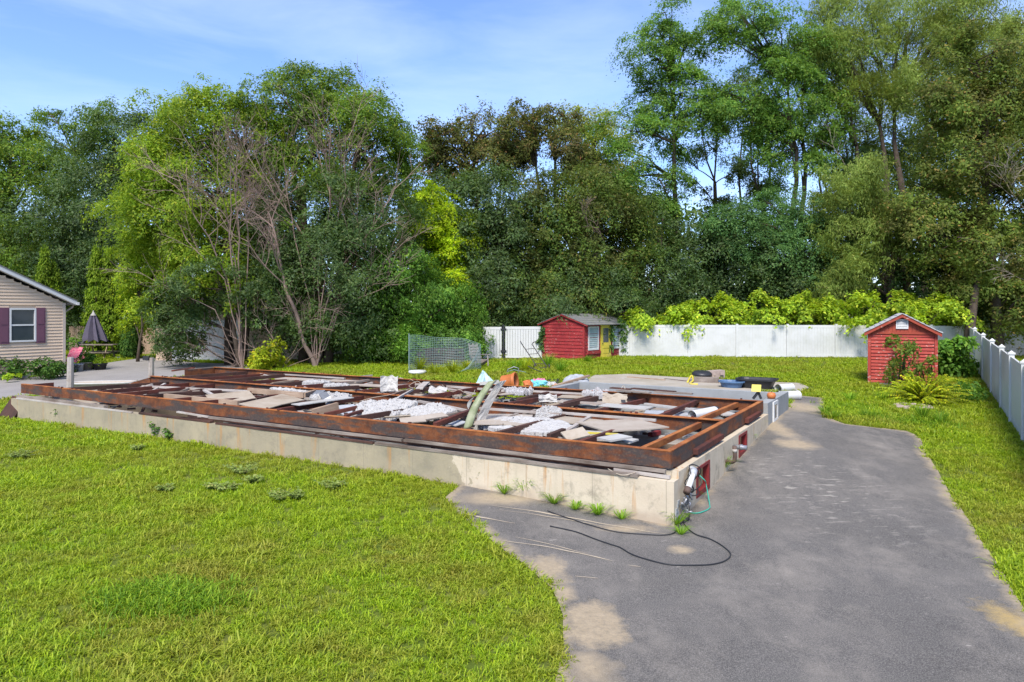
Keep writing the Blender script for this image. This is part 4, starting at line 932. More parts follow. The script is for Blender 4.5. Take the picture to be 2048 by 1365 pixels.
# ------------------------------------------------------------------ red playhouse
def frame_axes(deg): 
    a = R(deg); return Vector((math.cos(a), math.sin(a), 0)), Vector((-math.sin(a), math.cos(a), 0))
N_ = at(1168, 722, 36.8); N_.z = .66
gx = Vector((-.766, .643, 0)); sx = Vector((.643, .766, 0))    # along the gable wall (to the left) and along the door wall
GW, SW, EH, PH = 2.75, 4.1, 2.05, 2.52
t = thing('playhouse', 'red clapboard playhouse with yellow door and ivy in front of the white fence', 'playhouse', N_ + gx*GW/2 + sx*SW/2)
def q(a, b_, z): return N_ + gx*a + sx*b_ + Vector((0,0,z))
b = MB(); b.prism([q(0.02,.02,0), q(GW-.02,.02,0), q(GW-.02,.02,EH), q(GW/2,.02,PH-.02), q(.02,.02,EH)], sx*(SW-.04)); part(t, 'wall', b, M['red_play'])
bh = .178
for k in range(14):
    z0, z1 = .02 + k*bh, .02 + (k+1)*bh
    if z0 > PH - .05: break
    def half(z): return GW/2 if z <= EH else max(0.05, GW/2*(PH - z)/(PH - EH))
    z1 = min(z1, PH - .01); h0, h1 = half(z0), half(z1)
    b = MB(); b.hexa([q(GW/2-h0,.02,z0), q(GW/2-h0,-.035,z0), q(GW/2+h0,-.035,z0), q(GW/2+h0,.02,z0), q(GW/2-h1,.02,z1-.004), q(GW/2-h1,-.006,z1-.004), q(GW/2+h1,-.006,z1-.004), q(GW/2+h1,.02,z1-.004)])
    part(t, 'siding_board', b, M['red_play'])
for k in range(11):
    z0, z1 = .02 + k*bh, .02 + (k+1)*bh
    for s0, s1 in ((.1, 1.55), (2.55, SW)):
        b = MB(); b.hexa([q(.02,s0,z0), q(-.03,s0,z0), q(-.03,s1,z0), q(.02,s1,z0), q(.02,s0,z1-.004), q(-.006,s0,z1-.004), q(-.006,s1,z1-.004), q(.02,s1,z1-.004)]); part(t, 'siding_board', b, M['red_play'])
b = MB(); b.hexa([q(.06,-.045,0), q(-.045,-.045,0), q(-.045,.06,0), q(.06,.06,0), q(.06,-.045,EH), q(-.045,-.045,EH), q(-.045,.06,EH), q(.06,.06,EH)]); part(t, 'corner_board', b, M['red_play'])
def shedwin(s0, s1, z0, z1):
    b = MB()
    for (a0,a1,c0,c1) in ((s0,s0+.08,z0,z1),(s1-.08,s1,z0,z1),(s0+.081,s1-.081,z0,z0+.07),(s0+.081,s1-.081,z1-.07,z1)):
        b.hexa([q(.0,a0,c0),q(-.06,a0,c0),q(-.06,a1,c0),q(.0,a1,c0),q(.0,a0,c1),q(-.06,a0,c1),q(-.06,a1,c1),q(.0,a1,c1)])
    w = part(t, 'window', b, M['trim'])
    n_ = 11
    for k in range(n_):
        za = z0 + .07 + (z1-z0-.14)*k/n_; zb = za + (z1-z0-.14)/n_
        b = MB(); b.hexa([q(-.012,s0+.085,za),q(-.046,s0+.085,za),q(-.046,s1-.085,za),q(-.012,s1-.085,za),q(-.005,s0+.085,zb),q(-.018,s0+.085,zb),q(-.018,s1-.085,zb),q(-.005,s1-.085,zb)])
        part(w, 'glass_slat', b, M['glass_pale'])
shedwin(.35, 1.35, .62, 1.88); shedwin(2.75, 3.75, .62, 1.88)
def panelbox(s0, s1, z0, z1, d0, d1): 
    b = MB(); b.hexa([q(-d0,s0,z0),q(-d1,s0,z0),q(-d1,s1,z0),q(-d0,s1,z0),q(-d0,s0,z1),q(-d1,s0,z1),q(-d1,s1,z1),q(-d0,s1,z1)]); return b
d_ = part(t, 'door', panelbox(1.62, 2.48, .03, 1.96, 0, .05), M['yellow'])
part(d_, 'pane', panelbox(1.78, 2.32, 1.0, 1.78, .05, .056), M['glass'])
for z0, z1 in ((.12,.34),(.40,.62),(.68,.90)): part(d_, 'door_panel', panelbox(1.76, 2.34, z0, z1, .05, .068), M['yellow'])
part(d_, 'knob', MB().lathe(q(-.06, 1.70, .95), [(.0,.05),(.03,.04),(.03,.01),(.015,0)], 10, -gx), M['iron'])
b = MB(); 
for s0, s1, z0, z1 in ((1.55,1.618,0,2.0),(2.482,2.55,0,2.0),(1.55,2.55,2.002,2.06)): b.add(*(lambda m_: (m_.v, m_.f))(panelbox(s0, s1, z0, z1, .0, .065)))
part(t, 'door_frame', b, M['yellow'])
part(t, 'sill_board', panelbox(.25, 1.5, .42, .56, .0, .09), M['red_play'])
def roofslab(c0, c1, n_, name, mat, ov0, ov1):
    # courses of shingle from eave (c0) to ridge (c1); c = (across, height)
    for k in range(n_):
        f0, f1 = k/n_, (k+1.12)/n_
        a0, z0 = c0[0]+(c1[0]-c0[0])*f0, c0[1]+(c1[1]-c0[1])*f0; a1, z1 = c0[0]+(c1[0]-c0[0])*min(f1,1), c0[1]+(c1[1]-c0[1])*min(f1,1)
        b = MB(); b.hexa([q(a0,ov0,z0),q(a0,ov1,z0),q(a1,ov1,z1),q(a1,ov0,z1),q(a0,ov0,z0+.045),q(a0,ov1,z0+.045),q(a1,ov1,z1+.022),q(a1,ov0,z1+.022)]); part(t, name, b, M[mat])
roofslab((-.32, EH-.09), (GW/2, PH+.02), 6, 'shingle_course', 'shingle', -.14, SW+.15)
roofslab((GW+.25, EH-.07), (GW/2, PH+.02), 6, 'shingle_course', 'shingle', -.14, SW+.15)
for a0, z0 in ((-.30, EH-.10), (GW+.24, EH-.08)):
    b = MB(); b.hexa([q(a0,-.13,z0-.06),q(a0,-.10,z0-.06),q(GW/2,-.10,PH-.06),q(GW/2,-.13,PH-.06),q(a0,-.13,z0+.02),q(a0,-.10,z0+.02),q(GW/2,-.10,PH+.015),q(GW/2,-.13,PH+.015)]); part(t, 'barge_board', b, M['red_play'])

# ------------------------------------------------------------------ red shed by the driveway
N2 = at(1738, 771, 26.6); N2.z = g(N2.x, N2.y) - .03
fx, fy = frame_axes(-26.5)                                     # across the front and back into the shed
SWD, SDP, SEH, SPH = 2.20, 2.5, 1.98, 2.62
t = thing('garden_shed', 'small red clapboard shed with peeling paint and a white louvre in its gable', 'shed', N2 + fx*SWD/2 + fy*SDP/2)
def q(a, b_, z): return N2 + fx*a + fy*b_ + Vector((0,0,z))
b = MB(); b.prism([q(.02,.02,.1), q(SWD-.02,.02,.1), q(SWD-.02,.02,SEH), q(SWD/2,.02,SPH-.02), q(.02,.02,SEH)], fy*(SDP-.04)); part(t, 'wall', b, M['red'])
nb = 15; bh = (SEH-.12)/nb
for k in range(nb):
    z0, z1 = .12 + k*bh, .12 + (k+1)*bh; j0, j1 = random.uniform(-.006,.006), random.uniform(.0,.012)
    b = MB(); b.hexa([q(.07,.02,z0), q(.07,-.035-j1,z0+j0), q(SWD-.07,-.035-j1,z0-j0), q(SWD-.07,.02,z0), q(.07,.02,z1-.006), q(.07,-.004,z1-.006), q(SWD-.07,-.004,z1-.006), q(SWD-.07,.02,z1-.006)]); part(t, 'siding_board', b, M['red'])
    b = MB(); b.hexa([q(SWD-.02,.07,z0), q(SWD+.035,.07,z0), q(SWD+.035,SDP,z0), q(SWD-.02,SDP,z0), q(SWD-.02,.07,z1-.006), q(SWD+.004,.07,z1-.006), q(SWD+.004,SDP,z1-.006), q(SWD-.02,SDP,z1-.006)]); part(t, 'siding_board', b, M['red'])
    b = MB(); b.hexa([q(.02,.07,z0), q(-.035,.07,z0), q(-.035,SDP,z0), q(.02,SDP,z0), q(.02,.07,z1-.006), q(-.004,.07,z1-.006), q(-.004,SDP,z1-.006), q(.02,SDP,z1-.006)]); part(t, 'siding_board', b, M['trim'], label='pale unpainted side board')
for a0 in (-.04, SWD-.06):
    b = MB(); b.hexa([q(a0,-.05,.05),q(a0+.1,-.05,.05),q(a0+.1,.07,.05),q(a0,.07,.05),q(a0,-.05,SEH),q(a0+.1,-.05,SEH),q(a0+.1,.07,SEH),q(a0,.07,SEH)]); part(t, 'corner_board', b, M['red'])
b = MB(); b.hexa([q(-.06,-.06,SEH-.03),q(SWD+.06,-.06,SEH-.03),q(SWD+.06,.0,SEH-.03),q(-.06,.0,SEH-.03),q(-.06,-.06,SEH+.05),q(SWD+.06,-.06,SEH+.05),q(SWD+.06,.0,SEH+.05),q(-.06,.0,SEH+.05)]); part(t, 'gable_rail', b, M['red_orange'])
ng = 17                                                        # upright boards in the gable
for k in range(ng):
    a0, a1 = SWD*k/ng + .004, SWD*(k+1)/ng - .004
    zt = lambda a: SEH + .05 + (SPH - SEH - .05)*(1 - abs(a - SWD/2)/(SWD/2))
    b = MB(); b.hexa([q(a0,-.032,SEH+.052),q(a1,-.032,SEH+.052),q(a1,.02,SEH+.052),q(a0,.02,SEH+.052),q(a0,-.032,zt(a0)),q(a1,-.032,zt(a1)),q(a1,.02,zt(a1)),q(a0,.02,zt(a0))]); part(t, 'gable_board', b, M['red_orange'])
b = MB(); c0 = (SWD/2 - .2, SWD/2 + .2, SEH + .17, SEH + .53)
def shb(a0, a1, d0, d1, z0, z1): return MB().hexa([q(a0,d0,z0),q(a1,d0,z0),q(a1,d1,z0),q(a0,d1,z0),q(a0,d0,z1),q(a1,d0,z1),q(a1,d1,z1),q(a0,d1,z1)])
for (a0,a1,z0,z1) in ((c0[0],c0[0]+.04,c0[2],c0[3]),(c0[1]-.04,c0[1],c0[2],c0[3]),(c0[0]+.041,c0[1]-.041,c0[2],c0[2]+.04),(c0[0]+.041,c0[1]-.041,c0[3]-.04,c0[3])):
    m_ = shb(a0,a1,-.075,-.033,z0,z1); b.add(m_.v, m_.f)
lv = part(t, 'louvre', b, M['trim']); part(lv, 'dark_gap', shb(c0[0]+.042,c0[1]-.042,-.045,-.034,c0[2]+.042,c0[3]-.042), M['black'])
for k in range(5):
    z = c0[2] + .06 + k*.055
    m_ = MB().hexa([q(c0[0]+.045,-.075,z-.012),q(c0[1]-.045,-.075,z-.012),q(c0[1]-.045,-.046,z+.022),q(c0[0]+.045,-.046,z+.022),q(c0[0]+.045,-.075,z-.0),q(c0[1]-.045,-.075,z-.0),q(c0[1]-.045,-.046,z+.032),q(c0[0]+.045,-.046,z+.032)]); part(lv, 'slat', m_, M['trim'])
for sg in (-1, 1):
    e = -.16 if sg < 0 else SWD + .16; ez = SEH - .08
    b = MB(); b.hexa([q(e,-.20,ez-.03),q(e,-.16,ez-.03),q(SWD/2,-.16,SPH-.04),q(SWD/2,-.20,SPH-.04),q(e,-.20,ez+.10),q(e,-.16,ez+.10),q(SWD/2,-.16,SPH+.085),q(SWD/2,-.20,SPH+.085)]); part(t, 'barge_board', b, M['red_orange'])
    for k in range(7):
        f0, f1 = k/7, min(1, (k+1.15)/7); zz0, zz1 = ez+.10+(SPH+.09-ez-.10)*f0, ez+.10+(SPH+.09-ez-.10)*f1
        a0, a1 = e + (SWD/2 - e)*f0 + sg*.03*(k == 0), e + (SWD/2 - e)*f1
        b = MB(); b.hexa([q(a0,-.23,zz0),q(a1,-.23,zz1),q(a1,SDP+.15,zz1),q(a0,SDP+.15,zz0),q(a0,-.23,zz0+.05),q(a1,-.23,zz1+.025),q(a1,SDP+.15,zz1+.025),q(a0,SDP+.15,zz0+.05)]); part(t, 'shingle_course', b, M['shingle_pale'])
b = shb(-.02,SWD+.02,-.02,SDP,-.2,.115); part(t, 'base', b, M['wood_pale'])

# ------------------------------------------------------------------ white vinyl fences
def unit_board(w, h, name, mat):
    b = MB(); b.hexa([(-w/2,-.018,0),(w/2,-.018,0),(w/2,.018,0),(-w/2,.018,0),(-w/2,-.018,h),(w/2,-.018,h),(w/2,.018,h),(-w/2,.018,h)])
    return mesh_of(name, b, M[mat])
def fence(name, label, pts, hgt, mat, post=True, cap=True, board=.152, postw=.127, skip=()):
    c = Vector(pts[0]); c.z = g(c.x, c.y); t = thing(name, label, 'fence', c)
    me = None
    for i, p in enumerate(pts):
        p = Vector((p[0], p[1], 0)); p.z = g(p.x, p.y)
        if post:
            d = (Vector(pts[min(i+1,len(pts)-1)]) - Vector(pts[max(i-1,0)])); d.z = 0; d.normalize(); s_ = Vector((-d.y, d.x, 0))
            b = MB(); b.box(p + Vector((0,0,hgt/2 + .0)), d, s_, (0,0,1), postw/2, postw/2, hgt/2 + .05); po = part(t, 'post', b, M[mat])
            if cap:
                b = MB(); w_ = postw/2 + .022; z0 = p.z + hgt + .05
                lo = [p + d*a*w_ + s_*b2*w_ for a, b2 in ((-1,-1),(1,-1),(1,1),(-1,1))]
                b.hexa([Vector((v.x,v.y,z0)) for v in lo] + [Vector((v.x,v.y,z0+.045)) for v in lo])
                lo2 = [p + (v-p)*.75 for v in lo]; b.add([Vector((v.x,v.y,z0+.045)) for v in lo2] + [Vector((p.x,p.y,z0+.105))], [(0,1,4),(1,2,4),(2,3,4),(3,0,4)])
                part(po, 'post_cap', b, M[mat])
        if i + 1 < len(pts) and i not in skip:
            e = Vector((pts[i+1][0], pts[i+1][1], 0)); e.z = g(e.x, e.y)
            d = e - p; l = Vector((d.x, d.y, 0)).length; dd = Vector((d.x, d.y, 0)).normalized(); s_ = Vector((-dd.y, dd.x, 0))
            off = postw/2 + .003
            for z0, z1 in ((.04,.19),(hgt-.16,hgt-.01)):
                b = MB(); a_, b_ = p + dd*off, e - dd*off
                b.hexa([a_-s_*.025+Vector((0,0,z0)), b_-s_*.025+Vector((0,0,z0)), b_+s_*.025+Vector((0,0,z0)), a_+s_*.025+Vector((0,0,z0)), a_-s_*.025+Vector((0,0,z1)), b_-s_*.025+Vector((0,0,z1)), b_+s_*.025+Vector((0,0,z1)), a_+s_*.025+Vector((0,0,z1))]); part(t, 'rail', b, M[mat])
            nb = max(1, round((l - 2*off) / board)); bw = (l - 2*off) / nb
            me = unit_board(bw - .016, hgt - .352, 'fence_board', mat)
            bk = MB(); a_, b_ = p + dd*off, e - dd*off; bk.hexa([a_-s_*.006+Vector((0,0,.19)), b_-s_*.006+Vector((0,0,.19)), b_+s_*.006+Vector((0,0,.19)), a_+s_*.006+Vector((0,0,.19)), a_-s_*.006+Vector((0,0,hgt-.162)), b_-s_*.006+Vector((0,0,hgt-.162)), b_+s_*.006+Vector((0,0,hgt-.162)), a_+s_*.006+Vector((0,0,hgt-.162))]); part(t, 'board_tongue', bk, M[mat])
            for k in range(nb):
                f = (off + bw*(k+.5)) / l; w_ = p.lerp(e, f); o = shared(t, 'fence_board', me, w_ + Vector((0,0,.191))); o.rotation_euler = (0, 0, math.atan2(dd.y, dd.x))
    return t
RF = [(12.0 + .592*(Y - 16.4), Y, 0) for Y in (11.3, 13.9, 16.4, 18.85, 21.3, 24.4, 28.2, 33.0, 37.6)]
fence('vinyl_fence', 'tall white vinyl privacy fence with capped posts running along the right lawn', RF, 1.80, 'vinyl')
BF = [(at(x,700,Y).x, Y, 0) for x, Y in ((1180,39.6),(1262,39.4),(1378,38.9),(1474,38.5),(1575,38.3),(1672,38.2),(1770,38.1),(1862,38.0),(1925,38.0))]
fence('vinyl_fence', 'long white vinyl fence at the back of the lawn under the bright green hedge', BF, 1.80, 'vinyl', cap=False)
t_ = fence('vinyl_fence', 'grey tan vinyl fence beyond the far end of the right hand white fence', [(at(x,700,Y).x, Y, 0) for x, Y in ((1940,40.5),(2010,40.2),(2085,40.0),(2160,39.8))], 1.9, 'vinyl_grey', cap=False)
# double gate left of the playhouse: two leaves hung on black posts
for x0, x1, lab in ((966,1003,'left white gate leaf beside the black hinge post'), (1011,1087,'right white gate leaf beside the playhouse and its ivy')):
    a, e = at(x0,700,38.6), at(x1,700,38.6); a.z = e.z = g(a.x, a.y) + .02
    t = thing('gate_leaf', lab, 'gate', (a+e)/2, 'white gate leaves at the back of the lawn'); d = (e-a).normalized(); l = (e-a).length; s_ = Vector((-d.y,d.x,0)); hh = 1.78
    for z0, z1 in ((.05,.19),(hh-.15,hh)):
        b = MB(); b.box((a+e)/2 + Vector((0,0,(z0+z1)/2)), d, s_, (0,0,1), l/2, .028, (z1-z0)/2); part(t, 'rail', b, M['vinyl'])
    for p in (a, e - d*.08):
        b = MB(); b.box(p + d*.04 + Vector((0,0,hh/2+.1)), d, s_, (0,0,1), .045, .032, hh/2-.14); part(t, 'stile', b, M['vinyl'])
    nb = max(3, round((l-.2)/.15)); bw = (l-.2)/nb; me = unit_board(bw-.012, hh-.345, 'gate_board', 'vinyl')
    for k in range(nb):
        o = shared(t, 'gate_board', me, a + d*(.1 + bw*(k+.5)) + Vector((0,0,.195))); o.rotation_euler = (0,0,math.atan2(d.y,d.x))
a = at(1007,700,38.6); a.z = g(a.x,a.y); t = thing('gate_post', 'black metal post between the two white gate leaves', 'post', a)
b = MB(); b.box(a + Vector((0,0,.95)), (1,0,0),(0,1,0),(0,0,1), .055,.05,.95); part(t, 'shaft', b, M['black'])
for z in (.45, 1.65):
    b = MB(); b.box(a + Vector((.0,-.06,z)), (1,0,0),(0,1,0),(0,0,1), .16,.012,.05); part(t, 'hinge', b, M['black'])

# ------------------------------------------------------------------ neighbour's house
# its gable wall runs along the same direction as the side of the foundation
HY = 34.0
HC = at(129, 0, HY); hz0 = g(HC.x, HY) - .1; HC.z = 0
hw_ = 5.2; HE = at(0,604,HY).z; rise = hw_*.46
def hp(s, d, z): return HC - VD*s + UD*d + Vector((0,0,z))       # along the gable wall, into the house, up
def hbox(s0,s1,d0,d1,z0,z1): return MB().hexa([hp(s0,d0,z0),hp(s0,d1,z0),hp(s1,d1,z0),hp(s1,d0,z0),hp(s0,d0,z1),hp(s0,d1,z1),hp(s1,d1,z1),hp(s1,d0,z1)])
t = thing('beige_house', 'beige clapboard house with a white framed window and plum shutters', 'house', hp(hw_, 4, hz0))
b = MB(); b.prism([hp(0,.03,hz0),hp(2*hw_,.03,hz0),hp(2*hw_,.03,HE-.05),hp(hw_,.03,HE+rise-.1),hp(0,.03,HE-.05)], UD*9); part(t, 'wall', b, M['siding'])
ws0, ws1, wz0, wz1 = 1.36, 2.32, at(0,681,32.4).z, at(0,620,32.4).z
sbh = .148; z = hz0 + .35
while z < HE + rise - .2:
    z1 = z + sbh
    hw = hw_ if z1 < HE else hw_*(HE + rise - z1)/rise
    x0, x1 = max(hw_ - hw, .1), hw_ + hw
    segs = [(x0, x1)] if (z1 < wz0 - .08 or z > wz1 + .08) else [(x0, ws0 - .08), (ws1 + .08, x1)]
    for s0, s1 in segs:
        if s1 - s0 < .1: continue
        b = MB(); b.hexa([hp(s0,-.03,z),hp(s0,.03,z),hp(s1,.03,z),hp(s1,-.03,z),hp(s0,.006,z1-.004),hp(s0,.03,z1-.004),hp(s1,.03,z1-.004),hp(s1,.006,z1-.004)]); part(t, 'siding_board', b, M['siding'])
    z += sbh
part(t, 'corner_board', hbox(-.03,.10,-.045,.06,hz0+.3,HE-.06), M['trim_tan'])
part(t, 'footing', hbox(.0,2*hw_,.0,.028,hz0,hz0+.34), M['grey_conc'])
b = MB()
for (a0,a1,c0_,c1_) in ((ws0-.075,ws0,wz0-.075,wz1+.075),(ws1,ws1+.075,wz0-.075,wz1+.075),(ws0+.001,ws1-.001,wz1,wz1+.075),(ws0+.001,ws1-.001,wz0-.075,wz0)):
    m_ = hbox(a0,a1,-.07,.028,c0_,c1_); b.add(m_.v, m_.f)
w = part(t, 'window', b, M['trim'])
zm = (wz0+wz1)/2; part(w, 'pane', hbox(ws0,ws1,-.02,.02,wz0,zm-.036), M['glass']); part(w, 'pane', hbox(ws0,ws1,-.005,.02,zm+.036,wz1), M['glass'])
part(w, 'sash_rail', hbox(ws0,ws1,-.05,.02,zm-.035,zm+.035), M['trim'])
for a0, a1 in ((ws0-.08-.40,ws0-.08),(ws1+.08,ws1+.08+.40)):
    s = part(t, 'shutter', hbox(a0,a1,-.065,-.032,wz0-.15,wz1+.1), M['shutter'])
    for c0_, c1_ in ((wz0-.06,zm-.05),(zm+.03,wz1+.02)): part(s, 'shutter_panel', hbox(a0+.06,a1-.06,-.078,-.066,c0_,c1_), M['shutter'])
for sg in (1, -1):
    e = -.44 if sg > 0 else 2*hw_ + .55; rz = HE - .12; ridge = rz + .46*(hw_ + .55)
    b = MB(); b.hexa([hp(e,-.30,rz+.14),hp(hw_,-.30,ridge+.14),hp(hw_,9.2,ridge+.14),hp(e,9.2,rz+.14),hp(e,-.30,rz+.19),hp(hw_,-.30,ridge+.19),hp(hw_,9.2,ridge+.19),hp(e,9.2,rz+.19)]); part(t, 'roof', b, M['shingle'])
    b = MB(); b.hexa([hp(e,-.28,rz-.04),hp(hw_,-.28,ridge-.04),hp(hw_,-.05,ridge-.04),hp(e,-.05,rz-.04),hp(e,-.28,rz+.138),hp(hw_,-.28,ridge+.138),hp(hw_,-.05,ridge+.138),hp(e,-.05,rz+.138)]); part(t, 'rake_board', b, M['trim'])
part(t, 'gutter', hbox(-.55,-.43,-.30,9.1,HE-.16,HE-.02), M['trim'])
b = MB(); b.tube([hp(-.55,.25,HE-.12),hp(-.5,.25,HE-.25),hp(-.12,.2,HE-.5),hp(-.10,.2,hz0+.3)], .045, 6); part(t, 'downspout', b, M['trim_tan'])
part(t, 'side_bay', hbox(-.62,-.02,1.2,6,hz0,HE-.15), M['siding'])
for k in range(21):
    z = hz0+.35+k*sbh
    b = MB(); b.hexa([hp(-.63,1.14,z),hp(-.63,1.2,z),hp(-.02,1.2,z),hp(-.02,1.14,z),hp(-.63,1.185,z+sbh-.004),hp(-.63,1.2,z+sbh-.004),hp(-.02,1.2,z+sbh-.004),hp(-.02,1.185,z+sbh-.004)]); part(t, 'siding_board', b, M['siding'])

# neighbour's garage behind the maple
GY = 42.0; gx0, gx1 = at(312,0,GY).x, at(640,0,GY).x; z0 = g((gx0+gx1)/2, GY) - .15; ge = at(0,592,GY).z
t = thing('beige_garage', 'beige garage with a white overhead door half hidden behind the maple', 'garage', ((gx0+gx1)/2, GY+3, z0))
mid = (gx0+gx1)/2; gr = (gx1-gx0)/2*.38
b = MB(); b.prism([(gx0,GY+.03,z0),(gx1,GY+.03,z0),(gx1,GY+.03,ge),(mid,GY+.03,ge+gr),(gx0,GY+.03,ge)], (0,7,0)); part(t, 'wall', b, M['siding'])
dx0, dx1, dz1 = at(345,0,GY).x, at(483,0,GY).x, at(0,641,GY).z
z = z0+.1
while z < ge + gr - .15:
    hw = (gx1-gx0)/2 if z < ge else (gx1-gx0)/2*(ge+gr-z-.15)/gr
    x0, x1 = max(mid-hw, gx0), min(mid+hw, gx1)
    for s0, s1 in (((x0,x1),) if z > dz1 + .1 else ((x0,dx0-.12),(dx1+.12,x1))):
        if s1 - s0 > .1:
            b = MB(); b.hexa([(s0,GY-.03,z),(s1,GY-.03,z),(s1,GY+.03,z),(s0,GY+.03,z),(s0,GY+.006,z+.166),(s1,GY+.006,z+.166),(s1,GY+.03,z+.166),(s0,GY+.03,z+.166)]); part(t, 'siding_board', b, M['siding'])
    z += .17
b = MB(); b.abox(dx0,dx1,GY-.05,GY+.028,z0,dz1); d_ = part(t, 'overhead_door', b, M['garage_white'])
for r_ in range(4):
    for k in range(4):
        a0 = dx0 + (dx1-dx0)*(k+.08)/4; a1 = dx0 + (dx1-dx0)*(k+.92)/4; c0_ = z0 + (dz1-z0)*(r_+.12)/4; c1_ = z0 + (dz1-z0)*(r_+.88)/4
        part(d_, 'door_panel', MB().abox(a0,a1,GY-.066,GY-.051,c0_,c1_), M['garage_white'])
for a0, a1 in ((dx0-.12,dx0-.003),(dx1+.003,dx1+.12)): part(t, 'door_jamb', MB().abox(a0,a1,GY-.06,GY+.028,z0,dz1+.05), M['wood_tan'])
for sg in (1,-1):
    e = mid + sg*((gx1-gx0)/2+.4); ez = ge - .15; rg = ge + gr
    b = MB(); b.hexa([(e,GY-.3,ez),(mid,GY-.3,rg),(mid,GY+7.2,rg),(e,GY+7.2,ez),(e,GY-.3,ez+.14),(mid,GY-.3,rg+.14),(mid,GY+7.2,rg+.14),(e,GY+7.2,ez+.14)]); part(t, 'roof', b, M['shingle'])
c = Vector((at(331,660,GY).x, GY-.1, at(331,653,GY).z)); b = MB(); b.lathe(c + Vector((0,0,-.15)), [(.0,0),(.12,.02),(.17,.2),(.0,.2)], 10); t2 = thing('hanging_basket', 'orange flower basket hanging on the beige garage wall', 'flower basket', c); part(t2, 'basket', b, M['tan_pot'])
b = MB()
for k in range(40):
    d = Vector((random.gauss(0,1),random.gauss(0,1),abs(random.gauss(0,.8)))).normalized()*random.uniform(.1,.26); b.box(c + d, d.orthogonal(), d.cross(d.orthogonal()), d, .05,.05,.01)
part(t2, 'flowers', b, M['orange'])
# stockade fences at the neighbour's
def stockade(x0, x1, Y, ytop, label, mat='wood_tan'):
    a, e = at(x0,0,Y), at(x1,0,Y); z0 = g(a.x,Y); z1 = at(0,ytop,Y).z
    t = thing('stockade_fence', label, 'fence', (a.x,Y,z0)); w_ = .14; me = None
    b = MB(); b.hexa([(-w_/2+.006,-.012,0),(w_/2-.006,-.012,0),(w_/2-.006,.012,0),(-w_/2+.006,.012,0),(-w_/2+.006,-.012,z1-z0-.1),(w_/2-.006,-.012,z1-z0-.1),(w_/2-.006,.012,z1-z0-.1),(-w_/2+.006,.012,z1-z0-.1)])
    b.add([(-w_/2+.006,-.012,z1-z0-.1),(w_/2-.006,-.012,z1-z0-.1),(0,-.012,z1-z0),(-w_/2+.006,.012,z1-z0-.1),(w_/2-.006,.012,z1-z0-.1),(0,.012,z1-z0)],[(0,1,2),(5,4,3),(1,4,5,2),(3,0,2,5)])
    me = mesh_of('picket', b, M[mat]); x = a.x
    while x < e.x: shared(t, 'picket', me, (x, Y, z0)); x += w_
    for z in (.4, z1-z0-.4): part(t, 'rail', MB().abox(a.x,e.x,Y+.014,Y+.06,z0+z-.04,z0+z+.04), M[mat])
stockade(140,230,50,652,'tan picket fence between the beige house and the arborvitae')
stockade(275,312,47,655,'tan picket fence beside the beige garage')
# ------------------------------------------------------------------ things in the neighbour's yard
c = G(186,716); Y = c.y
t = thing('patio_umbrella', 'closed slate purple patio umbrella beside the picnic table', 'umbrella', c)
top = at(186,623,Y); 
b = MB(); b.tube([c, top], .03, 8); part(t, 'pole', b, M['wood_tan'])
zt, zb = top.z - .05, at(0,681,Y).z
b = MB(); n_ = 16; rings = []
for f, r in ((0,.03),(.08,.13),(.3,.30),(.6,.50),(.85,.64),(1.0,.70)):
    ring = []
    for i in range(n_):
        a = 2*math.pi*i/n_; rr_ = r*(1.12 if i % 2 == 0 else .55 + .1*f); 
        ring.append(Vector((c.x + .02 + .95*rr_*math.cos(a) + .12*f*f, c.y + rr_*math.sin(a), zt + (zb - zt)*f - (.1*f if i % 2 == 0 else -.05*f))))
    rings.append(ring)
b.add([p for r_ in rings for p in r_], [(i*n_+j, i*n_+(j+1)%n_, (i+1)*n_+(j+1)%n_, (i+1)*n_+j) for i in range(5) for j in range(n_)] + [tuple(range(n_))]); part(t, 'canopy', b, M['fabric'])
b = MB(); b.lathe((c.x+.02,c.y,zt-.22),[(.17,0),(.05,.2),(.03,.3),(0,.33)],12); part(t, 'top_vent', b, M['sheet_white'])
b = MB(); b.lathe(c, [(0,.1),(.25,.08),(.3,0),(0,0)], 12); part(t, 'base', b, M['iron'])
c = G(204,719); Y = c.y; zt = at(0,689,Y).z; x0, x1 = at(166,0,Y).x, at(232,0,Y).x
t = thing('picnic_table', 'weathered wooden picnic table on the grass by the closed umbrella', 'picnic table', c)
for k in range(5): part(t, 'top_plank', MB().abox(x0,x1,Y-.38+k*.155,Y-.38+k*.155+.14,zt-.045,zt), M['wood'])
for s in (-.75, .62):
    for k in range(2): part(t, 'seat_plank', MB().abox(x0,x1,Y+s+k*.155-.05,Y+s+k*.155+.09,c.z+.42,c.z+.465), M['wood'])
for x in (x0+.4, x1-.4):
    for s in (-1, 1):
        b = MB(); b.bar((x,Y+s*.62,c.z),(x,Y+s*.2,zt-.05),.09,.045,up=(1,0,0)); part(t, 'leg', b, M['wood_tan'])
    part(t, 'seat_support', MB().abox(x+.03,x+.07,Y-.8,Y+.8,c.z+.34,c.z+.42), M['wood'])
c = G(158,722); 
b = MB()
for k in range(14): b.box(c + Vector((random.uniform(-.6,.3), random.uniform(-.2,.4), .08 + .0*k)), (1,random.uniform(-.3,.3),0),(0,1,0),(0,0,1), .12,.09,.07)
c2 = G(243,708); t = thing('stone_pile', 'pile of grey tan flat stones right of the picnic table', 'stone pile', c2)
